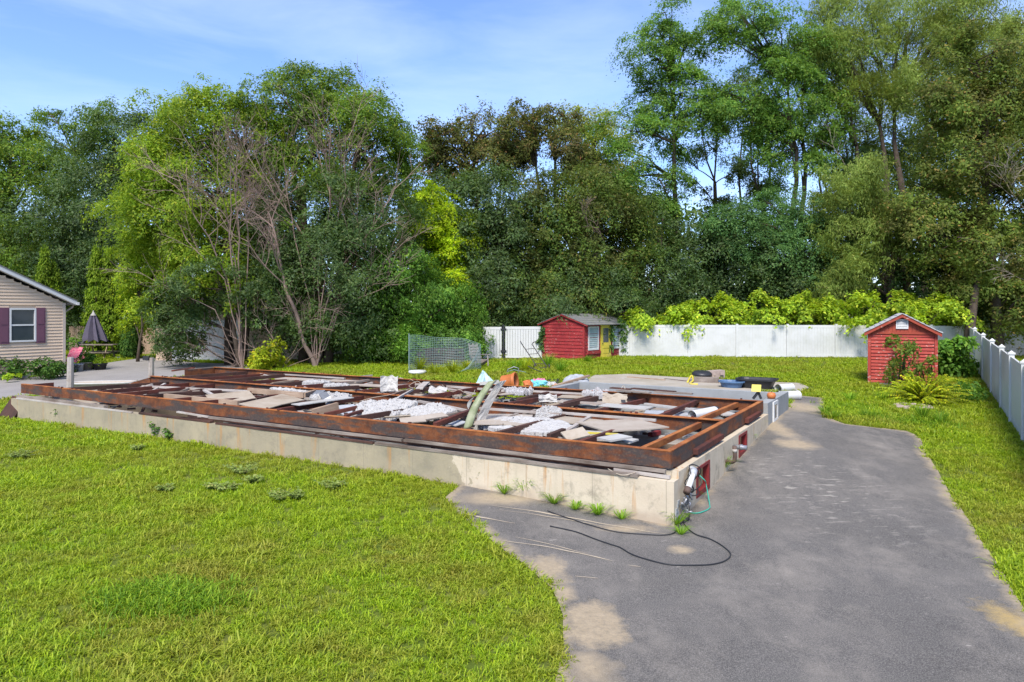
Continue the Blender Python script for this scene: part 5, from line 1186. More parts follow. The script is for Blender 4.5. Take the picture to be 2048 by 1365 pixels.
for k in range(26):
    f = k/26; p = c2 + Vector((random.uniform(-1.2,.9)*(1-f*.6), random.uniform(-.4,.4), .07 + .55*f)); a = random.uniform(-.4,.4)
    b = MB(); b.box(p, (math.cos(a),math.sin(a),random.uniform(-.1,.1)), (-math.sin(a),math.cos(a),0), (0,0,1), random.uniform(.14,.3), random.uniform(.12,.2), random.uniform(.05,.09)); part(t, 'stone', b, M['stone'])
def pot(px, py, r, h, mat, label, plant=None, name='flower_pot'):
    c = G(px, py); t = thing(name, label, 'flower pot', c); b = MB()
    b.lathe(c, [(0,.01),(r*.72,.0),(r*.95,h*.9),(r*1.05,h*.9),(r*1.05,h),(r*.92,h),(r*.88,h*.8),(0,h*.8)], 18); part(t, 'pot_shell', b, M[mat], True)
    return t, c + Vector((0,0,h*.85))
POTS = [pot(174,741,.33,.42,'tan_pot','round tan clay flower pot with green plants by the grey drive'),
        pot(186,740,.26,.40,'black','smaller black flower pot between the tan pot and the angular tub'),
        pot(200,741,.34,.36,'black','black angular planter at the right of the pots by the grey drive')]
for k, (px, lab) in enumerate(((145,'left pale grey bucket at the corner of the beige house'),(153,'middle pale grey bucket at the corner of the beige house'),(160,'right pale grey bucket beside the tan flower pot'))):
    c = G(px, 744); t = thing('bucket', lab, 'bucket', c, 'pale buckets by the beige house'); b = MB(); r, h = .16, .40
    b.lathe(c, [(0,.0),(r*.85,0),(r,h),(r*1.08,h),(r*1.08,h-.04),(r*.95,h-.04),(0,.05)], 14); part(t, 'pail', b, M['grey_pail'], True)
    b = MB(); b.tube([c+Vector((r*math.cos(a),0,h+.0+ -.18*math.sin(a))) + Vector((0,-r-.02,0)) for a in np.linspace(0,3.14,8)], .008, 5); part(t, 'handle', b, M['iron'])
c = G(148,733); t = thing('garden_chair', 'chair heaped with a pink and white towel beside the beige house', 'chair', c)
for sx_ in (-.22,.22):
    for sy in (-.2,.2):
        b = MB(); b.tube([c+Vector((sx_,sy,0)), c+Vector((sx_,sy,.45))],.02,6); part(t,'leg',b,M['sheet_white'])
part(t,'seat',MB().abox(c.x-.26,c.x+.26,c.y-.24,c.y+.24,c.z+.42,c.z+.46),M['sheet_white'])
b=MB(); b.bar(c+Vector((0,.25,.45)),c+Vector((0,.38,1.0)),.5,.04,up=(0,-1,.3)); part(t,'backrest',b,M['sheet_white'])
cc = c
b = MB(); b.sheet(lambda a,b_: cc + Vector(((a-.5)*.62, .36-.62*b_**.8 , .98-.75*b_ + .10*mnoise.noise(Vector((a*5,b_*6,2))) + .02)) + Vector((0,-.06,0))*abs(mnoise.noise(Vector((a*6,b_*5,8)))), 16, 16, .02); solo('towel', b, M['magenta'], 'pink and white towel thrown over the garden chair', 'towel')
c = G(163,724); t = thing('flower_bag', 'red and white bag standing behind the pink towel', 'bag', c); b = MB(); b.sheet(lambda a,b_: c + Vector((.26*math.cos(6.283*a)*(1-.3*b_), .18*math.sin(6.283*a)*(1-.4*b_), .62*b_ + .04*mnoise.noise(Vector((a*6,b_*4,1))))), 14, 6); part(t, 'bag_side', b, M['pink'], True)
c = G(167,712); t = thing('charcoal_grill', 'black grill standing behind the picnic table near the house corner', 'grill', c)
b = MB(); b.lathe(c + Vector((0,0,.55)), [(0,0),(.3,.06),(.38,.22),(.38,.26),(.3,.4),(0,.46)], 14); part(t, 'bowl', b, M['black'], True)
for k in range(3):
    a = 2.1*k; b = MB(); b.tube([c+Vector((.3*math.cos(a),.3*math.sin(a),0)), c+Vector((.2*math.cos(a),.2*math.sin(a),.6))],.015,6); part(t,'leg',b,M['iron'])
c = G(236,718); lumps_ = MB(); lumps_.box(c+Vector((0,0,.06)),(1,.2,0),(-.2,1,0),(0,0,1),.13,.1,.06); solo('white_stone', lumps_, M['grey_pail'], 'small white stone on the edge of the grass by the picnic table', 'stone', c)

# ------------------------------------------------------------------ things on the back lawn
# roll of green wire fencing standing open
p0 = at(818,740,31.6); p0.z = g(p0.x,p0.y)
path = [(818,31.6),(850,32.6),(890,33.2),(930,33.0),(962,32.2)]
pts = [Vector((at(x,0,Y).x, Y, 0)) for x, Y in path]
def along(f):
    s_ = f*(len(pts)-1); i = min(int(s_), len(pts)-2); k = s_-i
    P_ = [pts[max(i-1,0)],pts[i],pts[i+1],pts[min(i+2,len(pts)-1)]]
    return .5*((2*P_[1])+(P_[2]-P_[0])*k+(2*P_[0]-5*P_[1]+4*P_[2]-P_[3])*k*k+(3*P_[1]-P_[0]-3*P_[2]+P_[3])*k**3)
t = thing('wire_fence_roll', 'unrolled green wire mesh fencing standing on the lawn by the vines', 'wire fence', p0)
def wp(f, h):
    p = along(f); hh = 1.62 - .42*f - .25*max(0,f-.75)
    lean = .55*max(0,f-.6)*h/1.6
    return Vector((p.x, p.y - .15*math.sin(f*9)*h/3 - lean, g(p.x,p.y) + .05 + h/1.62*hh + .03*math.sin(f*11)))
b = MB(); nx, nz_ = 46, 18
for i in range(nx+1): b.tube([wp(i/nx, 1.62*k/6) for k in range(7)], .0075, 3, False)
for k in range(nz_+1): b.tube([wp(i/30, 1.62*k/nz_) for i in range(31)], .0075, 3, False)
part(t, 'wire_mesh', b, M['wire'])
b = MB(); b.tube([wp(0,-.2), wp(0,1.7)], .022, 6); part(t, 'stake', b, M['wire'])
# tail of the mesh fallen towards the chair
b = MB(); A0 = [wp(1, 1.62*k/10) for k in range(11)]; B0 = [at(915 + 2*k, 745 - 0*k, 30.6) for k in range(11)]
for k in range(11): B0[k] = Vector((B0[k].x, B0[k].y + .05*k, g(B0[k].x, B0[k].y) + .04 + .01*k))
for k in range(11): b.tube([A0[k].lerp(B0[k], s_/5) + Vector((0,0,-.10*math.sin(s_/5*3.14))) for s_ in range(6)], .006, 3, False)
for s_ in range(1, 12): b.tube([A0[k].lerp(B0[k], s_/12) for k in range(11)], .006, 3, False)
part(t, 'fallen_mesh', b, M['wire'])
c = at(880,735,34.6); c.z = g(c.x,c.y); t = thing('brick_stack', 'low stack of dark bricks behind the green wire mesh', 'brick stack', c)
bm_ = MB().box((0,0,0),(1,0,0),(0,1,0),(0,0,1),.10,.05,.03); bme = mesh_of('brick', bm_, M['dark_brick'])
for r_ in range(13):
    for k in range(11): 
        if r_ > 9 and (k < 2 or k > 8): continue
        shared(t, 'brick', bme, c + Vector(((k-5)*.21 + (.1 if r_%2 else 0) + random.uniform(-.02,.02), random.uniform(-.04,.04), .035 + r_*.068)))
b = MB(); b.abox(c.x-1.15,c.x+1.15,c.y+.05,c.y+.5,c.z,c.z+.85); part(t, 'core', b, M['dark_brick'])
# slatted lawn chair
c = G(958,735); t = thing('lawn_chair', 'weathered grey slatted lawn chair beside the white gate', 'chair', c)
fx_, fy_ = frame_axes(205)           # the chair faces right and away
def cp(a, b_, z): return c + fx_*a + fy_*b_ + Vector((0,0,z))
for sx_ in (-.32, .32):
    b = MB(); b.bar(cp(sx_,.38,0), cp(sx_,.30,.58), .05,.09); part(t,'leg',b,M['chair'])
    b = MB(); b.bar(cp(sx_,-.62,0), cp(sx_,.34,.36), .05,.10); part(t,'leg',b,M['chair'])
    b = MB(); b.bar(cp(sx_*1.12,-.45,.58), cp(sx_*1.12,.40,.62), .12,.03); part(t,'armrest',b,M['chair'])
for k in range(6): b = MB(); f=k/5; b.bar(cp(-.32,.34-.75*f,.38-.20*f), cp(.32,.34-.75*f,.38-.20*f), .10,.025); part(t,'seat_slat',b,M['chair'])
for k in range(6): b = MB(); z=.32+k*.135; b.bar(cp(-.33+.02*k,-.38-.055*k*1.2,z), cp(.33-.02*k,-.38-.055*k*1.2,z), .022,.105); part(t,'back_slat',b,M['chair'])
for sx_ in (-.26,.0,.26): b = MB(); b.bar(cp(sx_,-.40,.2), cp(sx_*.8,-.80,1.10), .05,.02); part(t,'back_support',b,M['chair'])
# hand truck
c = G(1078,738); t = thing('hand_truck', 'dark metal hand truck lying back in the weeds by the playhouse', 'hand truck', c)
A1, A2 = at(1046,692,c.y+.6), at(1064,689,c.y+.7); B1, B2 = Vector((c.x-.1,c.y,c.z+.12)), Vector((c.x+.36,c.y,c.z+.1))
b = MB(); b.tube([B1, A1.lerp(B1,.12), A1, A1+Vector((-.10,-.0,.16)), A1+Vector((-.12,0,.22))], .022, 8); part(t,'side_rail',b,M['iron'])
b = MB(); b.tube([B2, A2.lerp(B2,.1), A2, A2+Vector((.05,0,.08)), A2+Vector((.20,0,.14))], .022, 8); part(t,'side_rail',b,M['iron'])
for f in (.18,.42,.66,.88): b = MB(); b.bar(A1.lerp(B1,f), A2.lerp(B2,f), .07,.02); part(t,'cross_bar',b,M['iron'])
for p, dx in ((B1,-.1),(B2,.1)):
    b = MB(); b.lathe(p+Vector((dx,-.02,0)), [(.05,-.03),(.12,-.03),(.13,0),(.12,.03),(.05,.03)], 14, (1,0,0)); w_ = part(t,'wheel',b,M['rubber'],True)
b = MB(); b.box((B1+B2)/2+Vector((0,-.2,-.05)), (1,0,0),(0,1,.1),(0,-.1,1), .24,.16,.01); part(t,'toe_plate',b,M['iron'])
# bent bicycle-like frame
c = G(1028,751); t = thing('metal_hoop', 'bent grey blue metal hoop lying in the weeds behind the frame', 'metal hoop', c)
b = MB(); b.tube([at(1012,752,c.y)+Vector((0,0,.0)), at(1016,739,c.y), at(1028,734,c.y), at(1037,737,c.y), at(1036,750,c.y)], .018, 8); part(t,'hoop',b,M['alu'],True)
b = MB(); b.tube([at(1014,744,c.y+.3), at(1028,740,c.y+.3), at(1052,745,c.y+.2)], .014, 8); part(t,'cross_rod',b,M['wire'],True)
b = MB(); b.tube([at(1056,733,c.y+.8), at(1076,742,c.y+.3), at(1083,744,c.y)], .02, 8); solo('iron_bar', b, M['iron'], 'dark iron bar lying in the weeds right of the metal hoop', 'bar')
# stones round the shrub by the shed
c = G(1838,817); t = thing('stone_ring', 'low ring of tan stones round the yellow green shrub', 'stone ring', c)
for k in range(11):
    a = 2*math.pi*k/11; p = c + Vector((.46*math.cos(a) - .1, .36*math.sin(a)+.15, .06)); p.z = g(p.x,p.y)+.04
    b = MB(); b.lathe(p-Vector((0,0,.12)), [(0,0),(.12,.02),(.14,.10),(.10,.15),(0,.16)], 7, (random.uniform(-.2,.2),random.uniform(-.2,.2),1)); part(t,'stone',b,M['brick'])
# bare patch in the back lawn
b = MB(); c = G(1372,731)
b.sheet(lambda a,b_: (lambda q: Vector((q.x,q.y,g(q.x,q.y)+.03)))(c + Vector((math.cos(6.283*a)*(.1+1.0*b_)*(1+.3*mnoise.noise(Vector((math.cos(6.28*a)*2,math.sin(6.28*a)*2,3)))), math.sin(6.283*a)*(.1+.9*b_), 0))), 28, 4); struct('dirt_patch', b, M['dirt'])
# ------------------------------------------------------------------ foliage
def LM(key, d, m_, l, o_, t_, amount=.40, **k): M[key] = leafmat(key, [d, m_, l, o_], t_, amount, **k)
LM('leaf_maple', (.030,.055,.012), (.055,.095,.018), (.095,.135,.022), (.15,.15,.03), (.14,.20,.025))
LM('leaf_maple_sunlit', (.045,.082,.010), (.085,.130,.014), (.140,.175,.018), (.20,.19,.03), (.20,.26,.02))  # maple leaves yellowed to paint in sunlight on the left side
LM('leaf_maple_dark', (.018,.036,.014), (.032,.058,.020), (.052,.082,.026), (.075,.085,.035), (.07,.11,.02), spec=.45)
LM('leaf_bronze', (.026,.048,.014), (.048,.078,.020), (.078,.112,.026), (.12,.085,.035), (.10,.12,.025), alt=[(.05,.034,.016),(.095,.070,.025),(.12,.085,.035)])
LM('leaf_purple', (.030,.040,.016), (.058,.066,.022), (.085,.090,.028), (.15,.065,.04), (.11,.11,.03), alt=[(.045,.032,.018),(.085,.055,.030),(.13,.072,.040)])
LM('leaf_rust', (.036,.056,.016), (.064,.094,.024), (.100,.132,.034), (.18,.105,.045), (.13,.15,.035), alt=[(.070,.044,.020),(.13,.080,.032),(.17,.105,.050)])
LM('leaf_locust', (.030,.065,.020), (.055,.105,.030), (.095,.145,.035), (.13,.16,.04), (.13,.22,.03))
LM('leaf_locust_blue', (.026,.060,.030), (.045,.090,.045), (.070,.120,.055), (.10,.14,.06), (.09,.17,.05))
LM('leaf_bright', (.11,.17,.010), (.20,.26,.012), (.29,.33,.016), (.36,.34,.03), (.36,.44,.02))
LM('leaf_willow', (.055,.080,.026), (.095,.130,.042), (.145,.178,.060), (.20,.20,.08), (.20,.22,.05))
LM('leaf_pale', (.075,.095,.024), (.130,.150,.036), (.185,.195,.050), (.24,.22,.08), (.25,.26,.05))
LM('leaf_vine', (.028,.062,.016), (.050,.105,.022), (.085,.150,.030), (.12,.17,.04), (.11,.20,.025))
LM('leaf_ivy', (.020,.050,.014), (.035,.080,.020), (.060,.110,.028), (.09,.12,.03), (.07,.13,.02), spec=.5)
LM('leaf_knotweed', (.062,.105,.014), (.125,.185,.022), (.225,.275,.038), (.33,.32,.04), (.32,.38,.025))
LM('leaf_arbor', (.055,.095,.010), (.100,.150,.014), (.150,.200,.018), (.14,.16,.03), (.12,.18,.02))
LM('leaf_yew', (.018,.045,.014), (.032,.070,.020), (.055,.100,.026), (.08,.11,.03), (.06,.11,.02))
LM('leaf_shrub', (.090,.115,.010), (.160,.190,.014), (.240,.255,.020), (.40,.28,.02), (.30,.33,.02))
LM('leaf_sapling', (.035,.065,.016), (.065,.095,.022), (.095,.125,.028), (.17,.07,.03), (.14,.18,.03))
LM('leaf_weed', (.045,.095,.012), (.080,.150,.016), (.13,.20,.020), (.17,.20,.04), (.17,.28,.02))
LM('leaf_grey_weed', (.085,.115,.045), (.125,.155,.065), (.17,.19,.09), (.22,.18,.10), (.20,.24,.08))
LM('leaf_far', (.030,.055,.028), (.050,.080,.036), (.075,.105,.045), (.09,.11,.05), (.09,.13,.04))

def orth(Nv):
    ref = np.where(np.abs(Nv[:, 2:3]) < .9, np.array([[0, 0, 1.0]]), np.array([[1.0, 0, 0]]))
    a = np.cross(Nv, ref); a /= np.linalg.norm(a, axis=1, keepdims=True) + 1e-9
    return a, np.cross(Nv, a)
def leaf_verts(pos, nrm, dirs, size, aspect=.62, fold=.18, droop=.12):
    """folded kite-shaped leaves: base, left, tip, right"""
    nrm = nrm / (np.linalg.norm(nrm, axis=1, keepdims=True) + 1e-9)
    d = dirs - nrm * (dirs * nrm).sum(1, keepdims=True); d /= np.linalg.norm(d, axis=1, keepdims=True) + 1e-9
    s = np.cross(nrm, d); L_ = size[:, None]
    b = pos - d * L_ * .5; t = pos + d * L_ * .5 - nrm * L_ * droop
    m_ = pos + d * L_ * -.05 + nrm * L_ * fold * .5
    l = m_ + s * L_ * aspect * .5; r = m_ - s * L_ * aspect * .5
    m2 = pos - nrm * 0
    return np.stack([b, l, t, r], 1)
def tri_mesh(name, quads, mat):       # far leaves: one triangle each
    n_ = len(quads); V = quads[:, [1, 2, 3]].copy(); V[:, 0] += (quads[:, 0] - V[:, 0]) * .35; V[:, 2] += (quads[:, 0] - V[:, 2]) * .35
    return np_mesh(name, V.reshape(-1, 3), np.arange(n_ * 3).reshape(n_, 3), mat)
def leaf_mesh(name, quads, mat):
    n_ = len(quads); V = quads.reshape(-1, 3); k = np.arange(n_)[:, None] * 4
    T = np.concatenate([k + np.array([[0, 2, 1]]), k + np.array([[0, 3, 2]])], 1).reshape(-1, 3)
    return np_mesh(name, V, T, mat)
def unit(n_): 
    v = rng.normal(size=(n_, 3)); return v / np.linalg.norm(v, axis=1, keepdims=True)

def crown_clusters(lobes, dens, inner=.5, upbias=.25, bough=0.0):
    """sprays spread over the lobes (centre, radii), gathered on flattish boughs with gaps between them; ones deep inside another lobe are dropped"""
    cs, ns, which = [], [], []
    Cn = np.array([l[0] for l in lobes]); Rn = np.array([l[1] for l in lobes])
    for i in range(len(lobes)):
        r = Rn[i]; area = 4 * math.pi * ((r[0]*r[1])**1.6/3 + (r[0]*r[2])**1.6/3 + (r[1]*r[2])**1.6/3) ** (1/1.6)
        k = max(4, int(area * dens)); per_b = 7 if bough else 1; nb = max(4, k // per_b)
        d = unit(nb); d[:, 2] += upbias * rng.random(nb); d /= np.linalg.norm(d, axis=1, keepdims=True)
        wob = np.array([mnoise.noise(Vector(tuple(q * 2.3 + i * 5.1))) for q in d])
        rad = (inner + (1.0 - inner) * rng.random(nb) ** .45) * (1 + .30 * wob)
        p = Cn[i] + d * r * rad[:, None]
        nn = d / r; nn /= np.linalg.norm(nn, axis=1, keepdims=True)
        if bough:
            idb = np.repeat(np.arange(nb), per_b); bs = bough * (.6 + .8 * rng.random(nb))[idb]
            off = rng.normal(size=(len(idb), 3)) * np.array([.62, .62, .26]); rr_ = np.linalg.norm(off[:, :2], axis=1)
            off[:, 2] -= .30 * rr_ ** 2
            p = p[idb] + off * bs[:, None]; nn = nn[idb] + off * np.array([.5, .5, .2]); nn /= np.linalg.norm(nn, axis=1, keepdims=True)
        keep = np.ones(len(p), bool)
        for j in range(len(lobes)):
            if j != i: keep &= ~((((p - Cn[j]) / Rn[j]) ** 2).sum(1) < .36)
        cs.append(p[keep]); ns.append(nn[keep]); which += [i] * int(keep.sum())
    return np.concatenate(cs), np.concatenate(ns), np.array(which)
def spray(cs, ns, per, crad, lsize, flat=.30, up=.75, droop=.35, jitter=.45, aspect=.62, hang=0.0):
    n_ = len(cs); rep = np.repeat(np.arange(n_), per); k = len(rep)
    N_c = ns + np.array([0, 0, up]); N_c /= np.linalg.norm(N_c, axis=1, keepdims=True)
    a, b_ = orth(N_c); sc = crad * (.55 + .9 * rng.random(n_))
    ph = rng.random(k) * 2 * math.pi; rr_ = np.sqrt(rng.random(k)) * (1 + .35 * np.sin(3 * ph + rep)); 
    off = (a[rep] * np.cos(ph)[:, None] + b_[rep] * np.sin(ph)[:, None]) * (rr_ * sc[rep])[:, None]
    pos = cs[rep] + off + N_c[rep] * (rng.normal(size=k) * flat * sc[rep])[:, None]
    pos[:, 2] -= droop * rr_ ** 2 * sc[rep]
    nrm = N_c[rep] + rng.normal(size=(k, 3)) * jitter + off * .5
    d = off + rng.normal(size=(k, 3)) * .25 * sc[rep][:, None]; d[:, 2] -= hang * sc[rep]
    return leaf_verts(pos, nrm, d, lsize * (.6 + .8 * rng.random(k)), aspect)

def limb_path(a, b_, n_, sag, seed):
    out = []
    for i in range(n_ + 1):
        f = i / n_; p = a.lerp(b_, f); q = mnoise.noise_vector(Vector((seed * 3.7 + f * 2.3, seed, f * 1.7)))
        out.append(p + Vector(q) * (b_ - a).length * .07 * math.sin(math.pi * f) + Vector((0, 0, sag * math.sin(math.pi * f) * (b_ - a).length)))
    return out
def px_lobes(lobes, Y, depth=.9):
    out = []
    for i, l in enumerate(lobes):
        dy = l[4] if len(l) > 4 else ((i * 37) % 11 - 5) * .22
        c = at(l[0], l[1], Y + dy); rx, rz = l[2] / FPX * Y, l[3] / FPX * Y
        out.append((np.array(c), np.array([rx, max(.5, min(2.6, (rx + rz) / 2 * depth)), rz])))
    return out
def fill_lobes(L_):          # smaller masses between neighbouring lobes close the crown
    out = list(L_)
    for i, (c, r) in enumerate(L_):
        d = sorted((float(np.linalg.norm(c - c2)), j) for j, (c2, r2) in enumerate(L_) if j != i)
        for dist, j in d[:2]:
            if j > i or d[0][1] == j: out.append(((c + L_[j][0]) / 2 + np.array([0, .5, -.15]), (r + L_[j][1]) / 2 * .85))
    return out
def tree(name, label, base_px, Y, lobes, leaf, group=None, r=.25, dens=.95, per=46, crad=.62, lsize=.20, bark='bark', stems=None, top=None, limbs=True, twigs=2, cat='tree', crownname='crown', **kw):
    L_ = fill_lobes([(c_, r_ * 1.19) for c_, r_ in px_lobes(lobes, Y)]) if kw.pop('fill', True) else px_lobes(lobes, Y)
    cs, ns, wh = crown_clusters(L_, dens * 1.75, kw.pop('inner', .36), kw.pop('upbias', .25), kw.pop('bough', min(1.25, .5 * float(np.mean([l[1] for l in L_])))))
    crad *= .88; lsize *= .98
    bx = (base_px - 1024) / FPX * Y; base = Vector((bx, Y, g(bx, Y) - .1))
    t = thing(name, label, cat, base, group)
    q = spray(cs, ns, int(per * 1.55), crad, lsize, **kw); me = tri_mesh(crownname, q - np.array(base), M[leaf])
    o = bpy.data.objects.new(crownname, me); C.objects.link(o); o.parent = t
    cx = np.mean([l[0] for l in L_], 0); tz = max(l[0][2] for l in L_)
    tops = [Vector(x) for x in (stems or [(cx[0]*.6 + bx*.4, cx[1], tz - .2)])]
    mb = MB()
    trunks = []
    for si, tp in enumerate(tops):
        b0 = base + Vector(((si - (len(tops)-1)/2) * r * 1.7, (si % 2) * r, 0)); n_ = 9; path = limb_path(b0, tp, n_, 0, si + len(label) * .37 + base_px*.01)
        mb.tube(path, [r * (1.25 if i == 0 else 1) * (1 - .82 * i / n_) for i in range(n_ + 1)], 9); trunks.append(path)
    if limbs:
        lb = mb
        for i, (c, rd) in enumerate(L_):
            c = Vector(c); path = min(trunks, key=lambda pt: min((p - c).length for p in pt))
            zs = c.z - .9 - rd[2] * .4; st = min(path, key=lambda p: abs(p.z - min(zs, path[-2].z)) + .25*abs(p.x - c.x))
            rr0 = max(.035, r * .34); pth = limb_path(st, c, 5, .06, i * 1.7 + base_px)
            lb.tube(pth, [rr0 * (1 - .7 * k / 5) for k in range(6)], 6)
            ids = np.where(wh == i)[0]
            for k in rng.choice(ids, min(len(ids), twigs), replace=False) if len(ids) else []:
                e = Vector(cs[k]); s_ = pth[rng.integers(2, 6)]; lb.tube(limb_path(s_, e, 3, .05, float(k)), [.035, .026, .018, .01], 4, False)
    part(t, 'trunk', mb, M[bark], True)
    return t

FB = 'trees behind the neighbour\'s house'
tree('maple_tree', 'dense dark green tree rising behind the beige house at the far left', 15, 54, [(10,285,80,65),(70,350,90,85),(0,400,120,100),(75,450,100,90),(15,520,120,90),(100,550,85,75),(-80,330,90,110),(-90,480,90,110),(40,600,90,60)], 'leaf_maple', FB, r=.4, lsize=.27, crad=.85, dens=.62, per=44)
tree('oak_tree', 'thin open tree with sky showing through between the two dense left trees', 150, 58, [(95,222,36,16),(130,262,44,20),(180,232,34,20),(228,222,34,18),(70,262,30,20),(195,296,40,22),(150,330,34,30),(110,300,34,18),(165,380,60,30),(180,262,22,12),(215,255,26,14)], 'leaf_maple', FB, r=.26, dens=.42, per=26, crad=.6, lsize=.25, bark='bark_red', twigs=4, fill=False, stems=[((150-1024)/FPX*58, 58, 18.5)])
tree('maple_tree', 'rounded mid green maple behind the pair of arborvitae', 215, 51, [(240,282,78,55),(292,268,56,46),(200,350,90,70),(165,420,90,70),(245,440,90,80),(150,500,80,70),(225,545,95,70),(140,590,90,60),(300,350,70,80),(290,560,60,60)], 'leaf_maple_dark', FB, r=.34, lsize=.25, crad=.8, dens=.7, per=46)
GM = 'maples standing over the beige garage'
tree('maple_tree', 'big yellow green maple, left of the twin pair, spreading over the garage', 470, 38.5, [(412,215,70,48),(452,262,90,70),(350,262,66,52),(322,345,62,60),(385,350,100,85),(300,425,50,50),(345,440,90,70),(450,400,90,95),(330,500,56,48),(425,520,100,70)], 'leaf_maple_sunlit', GM, r=.20, lsize=.20, crad=.62, dens=1.05, per=50, stems=[(-14.6,38.6,14.0),(-16.6,38.9,12.0),(-13.3,38.2,11)])
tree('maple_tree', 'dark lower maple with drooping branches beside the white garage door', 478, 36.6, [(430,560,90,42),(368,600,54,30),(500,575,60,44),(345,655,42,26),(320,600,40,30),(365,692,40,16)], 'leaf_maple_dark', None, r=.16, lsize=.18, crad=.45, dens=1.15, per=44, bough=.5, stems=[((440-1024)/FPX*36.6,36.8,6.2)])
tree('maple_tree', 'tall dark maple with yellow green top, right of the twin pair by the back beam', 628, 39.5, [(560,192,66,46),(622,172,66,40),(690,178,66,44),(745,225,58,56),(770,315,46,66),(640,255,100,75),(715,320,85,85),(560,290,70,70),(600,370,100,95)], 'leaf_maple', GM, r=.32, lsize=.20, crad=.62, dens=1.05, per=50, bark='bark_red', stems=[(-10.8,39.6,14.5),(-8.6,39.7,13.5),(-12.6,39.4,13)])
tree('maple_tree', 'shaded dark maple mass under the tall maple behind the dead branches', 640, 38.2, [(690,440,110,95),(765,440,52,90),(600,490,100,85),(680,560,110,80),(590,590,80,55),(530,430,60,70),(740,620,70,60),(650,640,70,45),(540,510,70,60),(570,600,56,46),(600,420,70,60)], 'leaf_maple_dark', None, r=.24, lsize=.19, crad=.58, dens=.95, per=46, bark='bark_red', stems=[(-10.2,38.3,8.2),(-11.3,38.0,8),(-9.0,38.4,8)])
tree('willow_shrub', 'pale yellow green small tree at the left edge of the big maple by the garage', 275, 41, [(272,488,24,24),(264,540,20,30),(274,585,26,32),(300,620,34,28),(325,560,34,30),(268,640,22,22)], 'leaf_knotweed', None, r=.09, lsize=.20, crad=.45, dens=1.2, per=34)
tree('locust_tree', 'bright yellow green young locust beside the dead branches', 872, 41.5, [(838,382,38,28),(858,420,50,34),(902,440,34,24),(850,465,44,34),(905,480,34,26),(880,525,56,32),(918,555,30,22),(865,575,54,34)], 'leaf_bright', None, r=.13, lsize=.16, crad=.5, dens=2.2, per=60, up=1.2, flat=.16)
tree('vine_thicket', 'tall dark green vine tangle between the maples and the wire mesh', 850, 37.5, [(800,545,55,52),(868,605,66,52),(785,630,66,66),(900,672,52,30),(835,675,66,48),(745,690,58,44),(930,655,30,34),(910,600,40,40),(820,590,50,60)], 'leaf_vine', None, r=.12, lsize=.19, crad=.45, dens=1.5, per=44, cat='thicket', up=.3, droop=.8, hang=.8, twigs=0, crownname='foliage')
tree('vine_thicket', 'pale leaved low bramble mound behind the green wire mesh', 890, 36.2, [(850,668,46,24),(905,675,40,22),(880,700,64,26),(830,705,34,26),(935,700,24,20)], 'leaf_vine', None, r=.05, lsize=.17, crad=.4, dens=1.7, per=40, cat='thicket', twigs=0, crownname='foliage')
GC = 'dark trees behind the white gate and playhouse'
tree('maple_tree', 'bronze topped maple left of the sky gap behind the white gate', 965, 45.5, [(872,252,28,20),(905,292,40,26),(945,240,40,28),(990,262,56,42),(850,310,30,18),(928,340,66,44),(1005,335,62,44)], 'leaf_purple', GC, r=.28, lsize=.24, crad=.6, dens=.85, per=36, twigs=4)
tree('maple_tree', 'bronze topped maple right of the sky gap behind the playhouse', 1140, 46, [(1065,216,42,26),(1030,258,36,30),(1108,250,46,34),(1140,292,40,28),(1050,290,30,18),(1150,330,48,28),(1010,300,24,18),(1180,315,30,24)], 'leaf_purple', GC, r=.28, lsize=.24, crad=.6, dens=.8, per=34, twigs=5, stems=[((1065-1024)/FPX*46,46,14.5),((1110-1024)/FPX*46,46.2,15)])
tree('maple_tree', 'broad dark green maple with hanging tiers directly behind the white gate', 1000, 43.5, [(925,410,80,60),(1012,405,86,66),(925,490,84,70),(1010,505,90,72),(960,590,110,62),(1050,590,80,66),(1020,640,80,40),(930,640,60,40),(1090,660,50,30)], 'leaf_maple_dark', GC, r=.32, lsize=.22, crad=.72, dens=.95, per=50)
tree('maple_tree', 'broad olive and dark green maple hanging over the playhouse roof', 1150, 43.0, [(1130,385,70,44),(1195,400,76,60),(1095,440,86,60),(1205,470,80,66),(1140,525,100,62),(1225,545,66,62),(1125,590,110,50),(1235,600,56,46),(1262,450,40,50)], 'leaf_bronze', GC, r=.32, lsize=.21, crad=.68, dens=1.0, per=50)
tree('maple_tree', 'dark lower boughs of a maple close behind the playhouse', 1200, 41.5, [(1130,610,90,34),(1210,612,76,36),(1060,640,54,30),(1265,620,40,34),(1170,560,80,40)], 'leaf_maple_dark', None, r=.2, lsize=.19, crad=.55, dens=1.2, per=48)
GL = 'tall trees behind the right half of the white fence'
tree('poplar_tree', 'hazy pale yellow tree top behind the left tall locust', 1195, 60, [(1170,228,40,26),(1222,246,52,38),(1190,290,56,40),(1150,250,30,20),(1235,320,50,50),(1170,340,46,40),(1210,400,60,50)], 'leaf_pale', GL, r=.25, lsize=.25, crad=.8, dens=.5, per=40)
tree('locust_tree', 'tallest feathery locust with a leaning pale trunk at the left of the tall group', 1372, 46.5, [(1330,25,34,34),(1312,78,46,28),(1378,82,38,32),(1318,135,62,28),(1368,180,62,38),(1288,200,46,28),(1262,262,60,30),(1335,262,66,40),(1252,322,52,30),(1312,350,56,36),(1285,405,56,30),(1395,235,40,36),(1345,440,50,34),(1235,370,40,30)], 'leaf_locust', GL, r=.26, lsize=.20, crad=.72, dens=.85, per=54, up=1.3, flat=.16, droop=.5, bark='bark', twigs=3, stems=[((1345-1024)/FPX*46.5,46.5,21.5)])
